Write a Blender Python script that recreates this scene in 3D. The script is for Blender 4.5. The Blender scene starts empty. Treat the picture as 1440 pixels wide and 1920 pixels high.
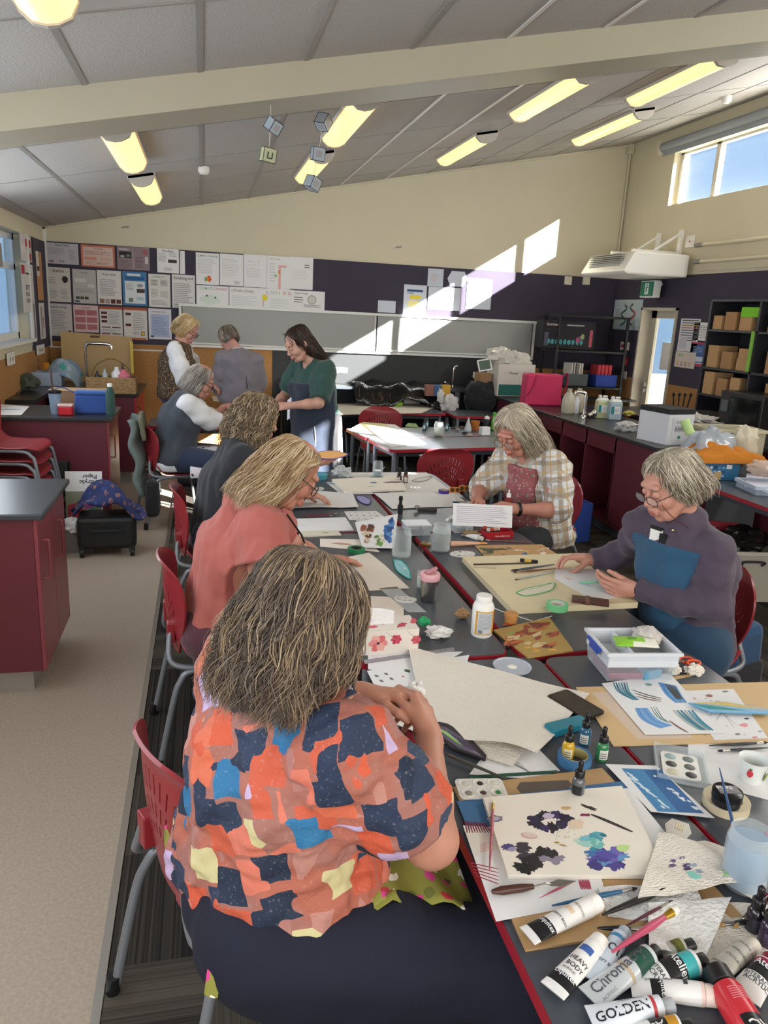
import bpy,math,random
import numpy as np
from mathutils import Vector,Matrix,noise
random.seed(7)
S=bpy.context.scene
COL=S.collection
PI=math.pi

# --- camera
FPX=1420.0  # focal length in pixels of the 1440 x 1920 frame
CAMH=1.8
def _unit(v): return v.normalized()
_vy=Vector((382-720,960-568,-FPX)).normalized()
_vz=-Vector((441-720,960-6319,-FPX))
_vz=(_vz-_vy*_vz.dot(_vy)).normalized()
_vx=_vy.cross(_vz)
RCAM=Matrix((_vx,_vy,_vz))
cam_d=bpy.data.cameras.new('camera');cam=bpy.data.objects.new('camera',cam_d);COL.objects.link(cam)
cam_d.sensor_fit='HORIZONTAL';cam_d.sensor_width=36;cam_d.lens=36*FPX/1440
cam_d.clip_start=0.05;cam_d.clip_end=200
cam.matrix_world=Matrix.Translation((0,0,CAMH))@RCAM.to_4x4()
S.camera=cam
# --- exposure
S.view_settings.view_transform='Standard';S.view_settings.look='None'
S.view_settings.gamma=1;S.view_settings.use_curve_mapping= False
S.view_settings.exposure=0.55
# --- sky and sun
W=bpy.data.worlds.new('sky');S.world=W;W.use_nodes= True
_n=W.node_tree.nodes;_l=W.node_tree.links;_n.clear()
_out=_n.new('ShaderNodeOutputWorld');_bg=_n.new('ShaderNodeBackground')
_tc=_n.new('ShaderNodeTexCoord');_sep=_n.new('ShaderNodeSeparateXYZ')
_l.new(_tc.outputs['Generated'],_sep.inputs[0])
_rp=_n.new('ShaderNodeValToRGB')
_rp.color_ramp.elements[0].position=0.0;_rp.color_ramp.elements[0].color=(0.22,0.46,0.80,1)
_rp.color_ramp.elements[1].position=0.6;_rp.color_ramp.elements[1].color=(0.06,0.22,0.62,1)
_l.new(_sep.outputs['Z'],_rp.inputs[0])
_nz=_n.new('ShaderNodeTexNoise');_nz.inputs['Scale'].default_value=3.2;_nz.inputs['Detail'].default_value=6
_l.new(_tc.outputs['Generated'],_nz.inputs['Vector'])
_cr=_n.new('ShaderNodeValToRGB');_cr.color_ramp.elements[0].position=0.52;_cr.color_ramp.elements[1].position=0.68
_l.new(_nz.outputs['Fac'],_cr.inputs[0])
_mx=_n.new('ShaderNodeMix');_mx.data_type='RGBA'
_l.new(_cr.outputs['Color'],_mx.inputs[0]);_l.new(_rp.outputs['Color'],_mx.inputs[6]);_mx.inputs[7].default_value=(0.95,0.95,0.95,1)
_l.new(_mx.outputs[2],_bg.inputs['Color']);_bg.inputs['Strength'].default_value=0.85
_l.new(_bg.outputs[0],_out.inputs[0])
sun_d=bpy.data.lights.new('sun','SUN');sun_d.energy=60;sun_d.angle=math.radians(0.5);sun_d.color=(1.0,0.95,0.88)
sun=bpy.data.objects.new('sun',sun_d);COL.objects.link(sun);sun.location=(12,-6,8)
sun.rotation_euler=Vector((-0.90,1.0,-0.57)).to_track_quat('-Z','Y').to_euler()
def area_lamp(name,loc,rot,sx,sy,e,c=(0.90,0.95,1.0)):  # area lamp
 d=bpy.data.lights.new(name,'AREA');d.shape='RECTANGLE';d.size=sx;d.size_y=sy;d.energy=e;d.color=c
 o=bpy.data.objects.new(name,d);COL.objects.link(o);o.location=loc;o.rotation_euler=rot
 return o
area_lamp('daylight_left_windows',(-1.66,2.6,1.85),(0,-PI/2,0),1.0,8.6,85,(0.88,0.94,1.0))
area_lamp('daylight_high_windows',(5.20,3.3,3.45),(0,PI/2-0.25,0),0.55,6.4,95,(1.0,0.97,0.92))
area_lamp('fill_rear',(1.8,-2.2,1.9),(PI/2,0,0),6.0,2.2,120,(1.0,0.97,0.93))  # added fill lamp; the rear wall has no windows

# --- projection of a pixel on a real plane
def ray(px,py): return RCAM@Vector((px-720,960-py,-FPX))
def at(px,py,z):d=ray(px,py); return Vector((0,0,CAMH))+d*((z-CAMH)/d.z)
def aty(px,py,y):d=ray(px,py); return Vector((0,0,CAMH))+d*(y/d.y)
def atx(px,py,x):d=ray(px,py); return Vector((0,0,CAMH))+d*(x/d.x)

# --- materials
def lin(h):
 if isinstance(h,tuple): return h if len(h)==4 else (*h,1)
 h=h.lstrip('#');c=[int(h[i:i+2],16)/255 for i in (0,2,4)]
 return (*[(x/12.92 if x<=.04045 else ((x+.055)/1.055)**2.4) for x in c],1)
_MC={}
def M(name,color='#888888',rough=.6,metal=0,bump=0,bscale=60,var=0,vscale=4,trans=0,alpha=1,emit=0,ior=1.45,spec=.5,sheen=0,sss=0,coat=0,detail=3,stretch=None):
 if name in _MC: return _MC[name]
 m=bpy.data.materials.new(name);m.use_nodes= True;_MC[name]=m
 nt=m.node_tree;n=nt.nodes;l=nt.links;b=n['Principled BSDF']
 b.inputs['Base Color'].default_value=lin(color);b.inputs['Roughness'].default_value=rough
 b.inputs['Metallic'].default_value=metal;b.inputs['Specular IOR Level'].default_value=spec
 b.inputs['Transmission Weight'].default_value=trans;b.inputs['Alpha'].default_value=alpha;b.inputs['IOR'].default_value=ior
 if sheen:b.inputs['Sheen Weight'].default_value=sheen
 if coat:b.inputs['Coat Weight'].default_value=coat
 if sss:
  b.inputs['Subsurface Weight'].default_value=sss;b.inputs['Subsurface Radius'].default_value=(1,.35,.2);b.inputs['Subsurface Scale'].default_value=.006
 if emit:b.inputs['Emission Color'].default_value=lin(color);b.inputs['Emission Strength'].default_value=emit
 if bump or var:
  tc=n.new('ShaderNodeTexCoord');src=tc.outputs['Object']
  if stretch:
   mp=n.new('ShaderNodeMapping');mp.inputs['Scale'].default_value=stretch;l.new(src,mp.inputs[0]);src=mp.outputs[0]
 if bump:
  t=n.new('ShaderNodeTexNoise');t.inputs['Scale'].default_value=bscale;t.inputs['Detail'].default_value=detail;l.new(src,t.inputs['Vector'])
  bp=n.new('ShaderNodeBump');bp.inputs['Strength'].default_value=bump;bp.inputs['Distance'].default_value=.01
  l.new(t.outputs['Fac'],bp.inputs['Height']);l.new(bp.outputs[0],b.inputs['Normal'])
 if var:
  t=n.new('ShaderNodeTexNoise');t.inputs['Scale'].default_value=vscale;t.inputs['Detail'].default_value=5;l.new(src,t.inputs['Vector'])
  r=n.new('ShaderNodeValToRGB');c=lin(color)
  r.color_ramp.elements[0].position=.3;r.color_ramp.elements[1].position=.7
  r.color_ramp.elements[0].color=(*[x*(1-var) for x in c[:3]],1);r.color_ramp.elements[1].color=(*[min(1,x*(1+var)) for x in c[:3]],1)
  l.new(t.outputs['Fac'],r.inputs[0]);l.new(r.outputs[0],b.inputs['Base Color'])
 return m
def glassy(name,color='#ffffff',a=.25,rough=.05):  # clear plastic or glass that also lets light through
 if name in _MC: return _MC[name]
 m=bpy.data.materials.new(name);m.use_nodes= True;_MC[name]=m
 n=m.node_tree.nodes;l=m.node_tree.links;b=n['Principled BSDF'];o=n['Material Output']
 b.inputs['Base Color'].default_value=lin(color);b.inputs['Roughness'].default_value=rough
 tr=n.new('ShaderNodeBsdfTransparent');tr.inputs[0].default_value=(.97,.98,.98,1)
 mx=n.new('ShaderNodeMixShader');fr=n.new('ShaderNodeLayerWeight');fr.inputs[0].default_value=.35
 ad=n.new('ShaderNodeMath');ad.operation='MULTIPLY_ADD';ad.inputs[1].default_value=.38;ad.inputs[2].default_value=a;ad.use_clamp= True
 l.new(fr.outputs['Facing'],ad.inputs[0]);l.new(ad.outputs[0],mx.inputs[0]);l.new(tr.outputs[0],mx.inputs[1]);l.new(b.outputs[0],mx.inputs[2])
 l.new(mx.outputs[0],o.inputs[0]); return m

# --- mesh builder
def frame_from(d,up=Vector((0,0,1))):
 d=Vector(d).normalized();up=Vector(up)
 if abs(d.dot(up))>.98:up=Vector((0,1,0))
 x=up.cross(d).normalized(); return x,d.cross(x).normalized(),d
def rounded(w,h,r,n=4):
 p=[]
 for cx,cy,a0 in ((w/2-r,h/2-r,0),(-w/2+r,h/2-r,PI/2),(-w/2+r,-h/2+r,PI),(w/2-r,-h/2+r,3*PI/2)):
  for i in range(n+1):a=a0+PI/2*i/n;p.append((cx+r*math.cos(a),cy+r*math.sin(a)))
 return p
class MB:
 def __init__(s,m=None):s.V=[];s.F=[];s.I=[];s.m=[];s.k=0;s.T= None;s.use(m)
 def use(s,m):
  if m is None: return s
  if m not in s.m:s.m.append(m)
  s.k=s.m.index(m); return s
 def add(s,vs,fs,T=None):
  o=len(s.V)
  for v in vs:
   v=Vector(v)
   if T is not None:v=T@v if isinstance(T,Matrix) else Vector(T(v))
   if s.T is not None:v=s.T@v if isinstance(s.T,Matrix) else Vector(s.T(v))
   s.V.append(v)
  for f in fs:s.F.append([i+o for i in f]);s.I.append(s.k)
  return s
 def box(s,c,d,rz=0,T=None,taper=1):
  x,y,z=d[0]/2,d[1]/2,d[2]/2
  vs=[(-x,-y,-z),(x,-y,-z),(x,y,-z),(-x,y,-z),(-x*taper,-y*taper,z),(x*taper,-y*taper,z),(x*taper,y*taper,z),(-x*taper,y*taper,z)]
  R=Matrix.Translation(c)@Matrix.Rotation(rz,4,'Z')
  if T is not None and isinstance(T,Matrix):R=T@R;T= None
  return s.add([R@Vector(v) for v in vs],[(3,2,1,0),(4,5,6,7),(0,1,5,4),(1,2,6,5),(2,3,7,6),(3,0,4,7)],T)
 def b2(s,a,b):  # box from min corner to max corner
  return s.box([(p+q)/2 for p,q in zip(a,b)],[abs(q-p) for p,q in zip(a,b)])
 def prism(s,poly,z0,z1,T=None):
  n=len(poly);vs=[(x,y,z0) for x,y in poly]+[(x,y,z1) for x,y in poly]
  fs=[list(range(n))[::-1],list(range(n,2*n))]+[(i,(i+1)%n,n+(i+1)%n,n+i) for i in range(n)]
  return s.add(vs,fs,T)
 def tube(s,pts,r,n=8,caps=True,T=None,flat=1):
  pts=[Vector(p) for p in pts];rs=r if isinstance(r,(list,tuple)) else [r]*len(pts)
  vs=[];fs=[];up= None
  for i,p in enumerate(pts):
   d=(pts[min(i+1,len(pts)-1)]-pts[max(i-1,0)])
   if d.length<1e-9:d=Vector((0,0,1))
   x,y,z=frame_from(d,up if up is not None else (0,0,1));up=y
   for k in range(n):
    a=2*PI*k/n;vs.append(p+(x*math.cos(a)+y*math.sin(a)*flat)*rs[i])
  for i in range(len(pts)-1):
   for k in range(n):fs.append((i*n+k,i*n+(k+1)%n,(i+1)*n+(k+1)%n,(i+1)*n+k))
  if caps:fs.append(list(range(n))[::-1]);fs.append([(len(pts)-1)*n+k for k in range(n)])
  return s.add(vs,fs,T)
 def cyl(s,a,b,r,r2=None,n=16): return s.tube([a,b],[r,r if r2 is None else r2],n)
 def lathe(s,prof,n=20,T=None,close=False):
  vs=[];fs=[]
  for r,z in prof:
   for k in range(n):a=2*PI*k/n;vs.append((r*math.cos(a),r*math.sin(a),z))
  for i in range(len(prof)-1):
   for k in range(n):fs.append((i*n+k,i*n+(k+1)%n,(i+1)*n+(k+1)%n,(i+1)*n+k))
  if not close:
   if prof[0][0]>1e-5:fs.append(list(range(n))[::-1])
   if prof[-1][0]>1e-5:fs.append([(len(prof)-1)*n+k for k in range(n)])
  return s.add(vs,fs,T)
 def grid(s,nu,nv,fn,T=None,mfn=None):
  vs=[fn(i/nu,j/nv) for j in range(nv+1) for i in range(nu+1)];o=len(s.F);w=nu+1
  s.add(vs,[(j*w+i,j*w+i+1,(j+1)*w+i+1,(j+1)*w+i) for j in range(nv) for i in range(nu)],T)
  if mfn:
   q=o
   for j in range(nv):
    for i in range(nu):
     m=mfn((i+.5)/nu,(j+.5)/nv)
     if m:
      if m not in s.m:s.m.append(m)
      s.I[q]=s.m.index(m)
     q+=1
  return s
 def sphere(s,c,r,n=12,T=None):
  r=(r,r,r) if not isinstance(r,(tuple,list)) else r;c=Vector(c)
  vs=[c+Vector((r[0]*math.sin(PI*j/n)*math.cos(2*PI*i/(2*n)),r[1]*math.sin(PI*j/n)*math.sin(2*PI*i/(2*n)),r[2]*math.cos(PI*j/n))) for j in range(n+1) for i in range(2*n)]
  return s.add(vs,[(j*2*n+i,(j+1)*2*n+i,(j+1)*2*n+(i+1)%(2*n),j*2*n+(i+1)%(2*n)) for j in range(n) for i in range(2*n)],T)
 def build(s,name,parent=None,smooth=None,bevel=0,solid=0,loc=None,sub=0):
  me=bpy.data.meshes.new(name);me.from_pydata([tuple(v) for v in s.V],[],s.F)
  for m in s.m:me.materials.append(m)
  if me.polygons:me.polygons.foreach_set('material_index',s.I)
  me.validate(clean_customdata=False);me.update()
  o=bpy.data.objects.new(name,me);COL.objects.link(o)
  if smooth is not None:me.shade_smooth();me.set_sharp_from_angle(angle=math.radians(smooth))
  if parent:o.parent=parent
  if loc is not None:o.location=loc
  if solid:md=o.modifiers.new('s','SOLIDIFY');md.thickness=solid;md.offset=0
  if sub:md=o.modifiers.new('u','SUBSURF');md.levels=sub;md.render_levels=sub
  if bevel:md=o.modifiers.new('b','BEVEL');md.width=bevel;md.segments=2;md.limit_method='ANGLE'
  return o
def tag(o,label,cat,group=None,kind=None):
 o['label']=label;o['category']=cat
 if group:o['group']=group
 if kind:o['kind']=kind
 return o
def thing(name,label,cat,loc=(0,0,0),rz=0,group=None):
 o=bpy.data.objects.new(name, None);COL.objects.link(o);o.empty_display_size=.05
 o.location=loc;o.rotation_euler=(0,0,rz); return tag(o,label,cat,group)
def struct(mb,name,**k):
 o=mb.build(name,**k);o['kind']='structure'; return o
def dup(root,loc,rz,label,group=None):
 def cp(o,par):
  c=o.copy();COL.objects.link(c)
  if par:c.parent=par
  for ch in list(o.children):cp(ch,c)
  return c
 r=cp(root, None);r.location=loc;r.rotation_euler=(0,0,rz);r['label']=label
 if group:r['group']=group
 return r
# --- lettering
_TC={}
def text2d(t,size,bold=0,shear=0):  # width-measured 2D outline mesh of a line of text
 k=(t,bold,shear)
 if k not in _TC:
  c=bpy.data.curves.new('t','FONT');c.body=t;c.size=1;c.resolution_u=2;c.offset=bold;c.shear=shear
  o=bpy.data.objects.new('t',c);COL.objects.link(o)
  me=bpy.data.meshes.new_from_object(o.evaluated_get(bpy.context.evaluated_depsgraph_get()))
  vs=[(v.co.x,v.co.y) for v in me.vertices];fs=[tuple(p.vertices) for p in me.polygons]
  bpy.data.objects.remove(o);bpy.data.curves.remove(c);bpy.data.meshes.remove(me)
  w=max([v[0] for v in vs],default=1);_TC[k]=(vs,fs,w)
 vs,fs,w=_TC[k]; return [(x*size,y*size) for x,y in vs],fs,w*size
class Sheet:
 """A flat or bent sheet (paper, board, label) with flat marks on its face; u to the right, v up, metres."""
 def __init__(s,w,h,m,th=.0008,warp=None,nu=1,nv=1,r=0,outline=None):
  s.w,s.h,s.mb,s.lay,s.th=w,h,MB(m),0,th
  s.warp=warp or (lambda u,v,z:(u,v,z))
  if outline:s.mb.prism(outline,0,th,T=lambda p:s.warp(*p))
  elif r:s.mb.prism([(x+w/2,y+h/2) for x,y in rounded(w,h,r)],0,th,T=lambda p:s.warp(*p))
  else:
   s.mb.grid(nu,nv, lambda a,b:(a*w,b*h,th),T=lambda p:s.warp(*p))
   s.mb.grid(nu,nv, lambda a,b:((1-a)*w,b*h,0),T=lambda p:s.warp(*p))
   e=[(0,0,w,0),(w,0,w,h),(w,h,0,h),(0,h,0,0)]
   for x0,y0,x1,y1 in e:
    k=max(nu,nv)
    s.mb.grid(k,1, lambda a,b:(x0+(x1-x0)*a,y0+(y1-y0)*a,b*th),T=lambda p:s.warp(*p))
 def poly(s,pts,m,T=None):
  s.lay+=1;z=s.th+.00012+.00001*(s.lay%40)
  s.mb.use(m);s.mb.add([(x,y,z) for x,y in pts],[list(range(len(pts)))],T=lambda p:s.warp(*p)); return s
 def rect(s,x,y,w,h,m):
  n=6
  return s.poly([(x+w*i/n,y) for i in range(n+1)]+[(x+w-w*i/n,y+h) for i in range(n+1)],m)
 def blob(s,x,y,rx,ry,m,rot=0,j=.18,n=18,seed=0):
  rnd=random.Random(seed or int(x*9999+y*777+rx*5555));c,q=math.cos(rot),math.sin(rot);P=[]
  for i in range(n):
   a=2*PI*i/n;k=1+rnd.uniform(-j,j);X,Y=rx*k*math.cos(a),ry*k*math.sin(a);P.append((x+X*c-Y*q,y+X*q+Y*c))
  return s.poly(P,m)
 def stroke(s,pts,w,m,taper=.3):
  n=len(pts);L=[];R_=[]
  for i,p in enumerate(pts):
   a,b=pts[max(i-1,0)],pts[min(i+1,n-1)];dx,dy=b[0]-a[0],b[1]-a[1];q=math.hypot(dx,dy) or 1
   k=w/2*(taper+(1-taper)*math.sin(PI*(i+.5)/n));L.append((p[0]-dy/q*k,p[1]+dx/q*k));R_.append((p[0]+dy/q*k,p[1]-dx/q*k))
  return s.poly(L+R_[::-1],m)
 def text(s,t,x,y,size,m,bold=0,rot=0,center=False,shear=0,maxw=None):
  vs,fs,w=text2d(t,size,bold,shear)
  if maxw and w>maxw: return s.text(t,x,y,size*maxw/w,m,bold,rot,center,shear)
  c,q=math.cos(rot),math.sin(rot);o=w/2 if center else 0
  s.lay+=1;z=s.th+.0003+.00001*(s.lay%20)
  s.mb.use(m);s.mb.add([(x+(a-o)*c-b*q,y+(a-o)*q+b*c,z) for a,b in vs],fs,T=lambda p:s.warp(*p)); return s
 def lines(s,x,y,w,h,n,m,fill=.4,seed=1,gap=0):  # printed copy: n ragged lines of type in a block
  rnd=random.Random(seed);st=h/n
  for i in range(n):
   s.rect(x,y+h-st*(i+1)+st*(1-fill)/2,w*rnd.uniform(.72,1),st*fill,m)
  return s
 def build(s,name,label=None,cat=None,T=None,parent=None,group=None,smooth=40):
  o=s.mb.build(name,parent,smooth=smooth)
  if T is not None:o.matrix_world=T
  if label:tag(o,label,cat,group)
  return o
def corner_T(p00,p10,p01):  # local frame of a sheet from three corners in the place
 x=(p10-p00).normalized();n=x.cross(p01-p00).normalized();y=n.cross(x)
 return Matrix.Translation(p00)@Matrix((x,y,n)).transposed().to_4x4()
def flatT(p,ang,z=None,tilt=0):
 q=Vector(p);
 if z is not None:q.z=z
 return Matrix.Translation(q)@Matrix.Rotation(ang,4,'Z')@Matrix.Rotation(tilt,4,'X')
# === THE ROOM
XL,XR,YB,YF=-1.70,5.24,9.4,-2.3
CA,CB=2.87,0.212  # ceiling height = CA + CB * x
def cz(x): return CA+CB*x
cream=M('cream_paint','#ccc4aa',.55,var=.035,vscale=1.3,bump=.05,bscale=120)
purple=M('purple_pinboard','#403b49',.95,bump=.1,bscale=220,var=.06,vscale=3)
cork=M('cork_board','#a67a49',.9,var=.13,vscale=45,bump=.15,bscale=150)
white_alu=M('white_aluminium','#dadbd6',.4)
tilem=M('ceiling_tile','#aeaaa5',.9,bump=.35,bscale=90,var=.03,vscale=60)
barm=M('ceiling_bar','#8f8b86',.5)
barw=M('ceiling_bar_white','#d8d6d0',.4)
beamm=M('beam_paint','#a59e8a',.45,var=.03,vscale=2)
# floor materials
def carpet_mat():
 m=bpy.data.materials.new('carpet_tile');m.use_nodes= True;n=m.node_tree.nodes;l=m.node_tree.links;b=n['Principled BSDF'];b.inputs['Roughness'].default_value=1
 b.inputs['Specular IOR Level'].default_value=.1
 tc=n.new('ShaderNodeTexCoord')
 def vm(op,a,c=None,v=None):
  q=n.new('ShaderNodeVectorMath');q.operation=op;l.new(a,q.inputs[0])
  if c is not None:l.new(c,q.inputs[1])
  if v:q.inputs[1].default_value=v
  return q.outputs[0]
 def mt(op,a,v=None,c=None):
  q=n.new('ShaderNodeMath');q.operation=op;l.new(a,q.inputs[0])
  if c is not None:l.new(c,q.inputs[1])
  if v is not None:q.inputs[1].default_value=v
  return q.outputs[0]
 sc=vm('MULTIPLY',tc.outputs['Object'],v=(2.2,2.2,0));fl=vm('FLOOR',sc)
 wn=n.new('ShaderNodeTexWhiteNoise');wn.noise_dimensions='2D';l.new(fl,wn.inputs[0])
 dirn=mt('GREATER_THAN',wn.outputs['Value'],.5)
 sp=n.new('ShaderNodeSeparateXYZ');l.new(tc.outputs['Object'],sp.inputs[0])
 mx=n.new('ShaderNodeMix');l.new(dirn,mx.inputs[0]);l.new(sp.outputs['X'],mx.inputs[2]);l.new(sp.outputs['Y'],mx.inputs[3])
 big=mt('MULTIPLY',mx.outputs[0],9.0);fine=mt('MULTIPLY',mx.outputs[0],110.0)
 n1=n.new('ShaderNodeTexNoise');n1.noise_dimensions='1D';n1.inputs['Scale'].default_value=1;l.new(big,n1.inputs['W'])
 n2=n.new('ShaderNodeTexNoise');n2.noise_dimensions='1D';n2.inputs['Scale'].default_value=1;l.new(fine,n2.inputs['W'])
 s1=mt('ADD',mt('MULTIPLY',n1.outputs['Fac'],.65),c=mt('MULTIPLY',n2.outputs['Fac'],.55))
 s2=mt('ADD',s1,c=mt('MULTIPLY',wn.outputs['Value'],.34))
 r=n.new('ShaderNodeValToRGB');e=r.color_ramp.elements;e[0].position=.5;e[0].color=lin('#1e1d1e');e[1].position=1.0;e[1].color=lin('#565149')
 l.new(s2,r.inputs[0]);l.new(r.outputs[0],b.inputs['Base Color'])
 return m
carpet=carpet_mat()
vinyl=M('beige_vinyl','#a89c8d',.42,var=.11,vscale=85,bump=.02,bscale=60)
VX=-0.29  # vinyl / carpet joint
mb=MB(vinyl);mb.b2((XL-.3,YF,-.06),(VX,YB+.1,0));struct(mb,'floor')
mb=MB(carpet);mb.b2((VX,YF,-.06),(XR+.3,YB+.1,.004));struct(mb,'floor')
mb=MB(M('trim_metal','#a9a8a4',.35,.8));mb.b2((VX-.012,YF,0),(VX+.012,YB,.008));struct(mb,'trim_1')
# back wall, with its pinboard, cork dado and white edge strips
mb=MB(cream);mb.prism([(XL-.2,-.05),(XR+.2,-.05),(XR+.2,cz(XR+.2)+.1),(XL-.2,cz(XL-.2)+.1)],0,.12,T=lambda p:(p[0],YB+p[2],p[1]))
mb.use(purple);mb.b2((XL,YB-.02,1.30),(XR,YB,2.37));mb.b2((4.15,YB-.02,1.19),(XR,YB,1.30))
mb.use(cork);mb.b2((XL,YB-.02,.1),(.80,YB,1.30));mb.b2((4.15,YB-.02,.1),(XR,YB,1.19))
mb.use(M('black_splashback','#26292c',.5));mb.b2((.80,YB-.024,.1),(4.15,YB,1.34))
mb.use(white_alu);mb.b2((XL,YB-.024,1.228),(-.22,YB,1.243))
struct(mb,'wall_back')
# left wall, windows from the bench up
LW0,LW1=1.37,2.36;LE=8.46
mb=MB(cream);mb.b2((XL-.2,YF,LW1),(XL,YB,cz(XL)+.1));mb.b2((XL-.2,LE,LW0),(XL,YB,LW1));mb.b2((XL-.2,YF,1.24),(XL,LE,LW0))
mb.use(cork);mb.b2((XL-.2,YF,0),(XL,YB,1.24));mb.use(purple);mb.b2((XL,8.50,1.25),(XL+.012,YB,2.36))
mb.use(white_alu);mb.b2((XL,LE-.02,LW0-.02),(XL+.025,LE+.03,LW1));mb.b2((XL-.2,YF,LW0-.03),(XL+.05,LE,LW0));mb.b2((XL-.01,YB-.03,1.24),(XL+.03,YB,cz(XL)))
mb.use(M('socket_white','#e2e2dc',.4))
struct(mb,'wall_left')
mb=MB(white_alu)
for y in (LE-.06,7.55,6.4,5.2,3.9,2.6,1.3,0):mb.b2((XL-.16,y-.03,LW0),(XL-.10,y+.03,LW1))
for z in (LW0+.03,2.05,LW1-.03):mb.b2((XL-.16,YF,z-.03),(XL-.10,LE,z+.03))
w=struct(mb,'window_1')
mb=MB(glassy('window_glass','#dfe9ee',.06));mb.b2((XL-.135,YF,LW0),(XL-.13,LE,LW1));mb.build('pane',w)
mb=MB(barm);mb.b2((XL-.10,7.62,2.02),(XL-.05,7.72,2.22));mb.build('window_latch',w)
# right wall: high window band, cork dado, doorway
WZ0,WZ1,WY0,WY1=3.155,3.72,.5,8.42
DY0,DY1,DZ=7.91,8.665,2.015
mb=MB(cream)
mb.b2((XR,YF,WZ1),(XR+.2,YB,cz(XR)+.12));mb.b2((XR,YF,2.37),(XR+.2,YB,2.80));mb.b2((XR,YF,2.80),(XR+.2,1.95,WZ0));mb.b2((XR,3.15,2.80),(XR+.2,YB,WZ0));mb.b2((XR,WY1+.0,WZ0),(XR+.2,YB,WZ1));mb.b2((XR,YF,WZ0),(XR+.2,WY0,WZ1))  # unseen dropped sill stretch added so sun reaches the turned table
mb.use(purple);mb.b2((XR,YF,1.16),(XR+.2,DY0,2.37));mb.b2((XR,DY1,1.16),(XR+.2,YB,2.37));mb.b2((XR,DY0,DZ),(XR+.2,DY1,2.37))
mb.use(cork);mb.b2((XR,YF,0),(XR+.2,DY0,1.16));mb.b2((XR,DY1,0),(XR+.2,YB,1.16))
struct(mb,'wall_right')
# clerestory frames and glass
mb=MB(M('clerestory_frame','#c9c4b8',.5))
ms=[WY1-.02,7.745,6.84,5.93,5.02,4.1,3.2,2.3,1.4,.52]
for y in ms:mb.b2((XR+.09,y-.035,WZ0),(XR+.15,y+.035,WZ1))
mb.b2((XR+.09,WY0,WZ0),(XR+.15,WY1,WZ0+.02));mb.b2((XR+.09,WY0,WZ1-.02),(XR+.15,WY1,WZ1))
w2=struct(mb,'window_2')
mb=MB(glassy('clerestory_glass','#e6eef2',.03));mb.b2((XR+.118,WY0,WZ0),(XR+.122,WY1,WZ1));mb.b2((XR+.118,1.95,2.8),(XR+.122,3.15,WZ0));mb.build('pane',w2)  # second box glazes the added dropped sill stretch
mb=MB(M('blind_grey','#8d9398',.6));mb.cyl((XR-.05,8.62,3.80),(XR-.05,YF,3.80),.05,n=14);mb.b2((XR-.055,YF,3.70),(XR-.05,8.58,3.80))
mb.use(M('cream_cap','#cfc9b4',.5));mb.b2((XR-.10,8.60,3.72),(XR,8.64,3.86))
o=mb.build('roller_blind',smooth=40);tag(o,'long grey roller blind rolled up above the high right windows','blind')
# door: recessed glazed door with a beige frame
mb=MB(M('door_frame_paint','#b9b3a2',.5));mb.b2((XR-.02,DY1-.03,0),(XR+.16,DY1,DZ));mb.b2((XR-.02,DY0,0),(XR+.16,DY0+.03,DZ));mb.b2((XR-.02,DY0,DZ-.03),(XR+.16,DY1,DZ))
mb.b2((XR+.12,DY1-.14,0),(XR+.16,DY1-.03,DZ));mb.b2((XR+.12,DY0+.03,0),(XR+.16,DY0+.08,DZ));mb.b2((XR+.12,DY0+.03,DZ-.12),(XR+.16,DY1-.03,DZ));mb.b2((XR+.12,DY0,0),(XR+.16,DY1,.25))
d1=struct(mb,'door_1')
mb=MB(glassy('door_glass','#dfe9ee',.10));mb.b2((XR+.138,DY0+.08,.25),(XR+.142,DY1-.14,DZ-.12));mb.build('pane',d1)
mb=MB(barm);mb.b2((XR+.08,DY1-.12,1.0),(XR+.12,DY1-.08,1.12));mb.tube([(XR+.08,DY1-.10,1.06),(XR+.07,DY1-.22,1.06)],.012);mb.build('door_handle',d1)
mb=MB(M('plain_paper','#e9e7e2',.8));mb.b2((XR+.130,8.10,1.30),(XR+.132,8.34,1.62));mb.build('notice',d1)
# world outside the door and windows
mb=MB(M('outside_paving','#c9c3b8',.9));mb.b2((XR+.36,2,-.25),(30,30,-.2));o=struct(mb,'floor');
mb=MB(M('pale_cladding','#c8d2da',.8,bump=.1,bscale=8));mb.b2((12.0,12.2,-.2),(24,12.4,2.75));mb.use(M('outside_window','#4c5a60',.2));mb.b2((12.6,12.17,1.2),(13.3,12.2,2.0));mb.b2((14.2,12.17,1.2),(14.9,12.2,2.0));mb.b2((16.2,12.17,1.2),(17.4,12.2,2.0))
mb.use(white_alu);mb.b2((11.8,12.0,2.7),(24.2,12.5,2.85))
o=mb.build('pale_building');tag(o,'pale grey clad building seen through the glazed door','building')
mb=MB(M('sun_block','#b9b9b4',.6));mb.b2((XR+.36,4.5,2.30),(XR+2.9,10.5,2.38));struct(mb,'sun_block_canopy')  # unseen canopy added to keep sun out of the doorway
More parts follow.
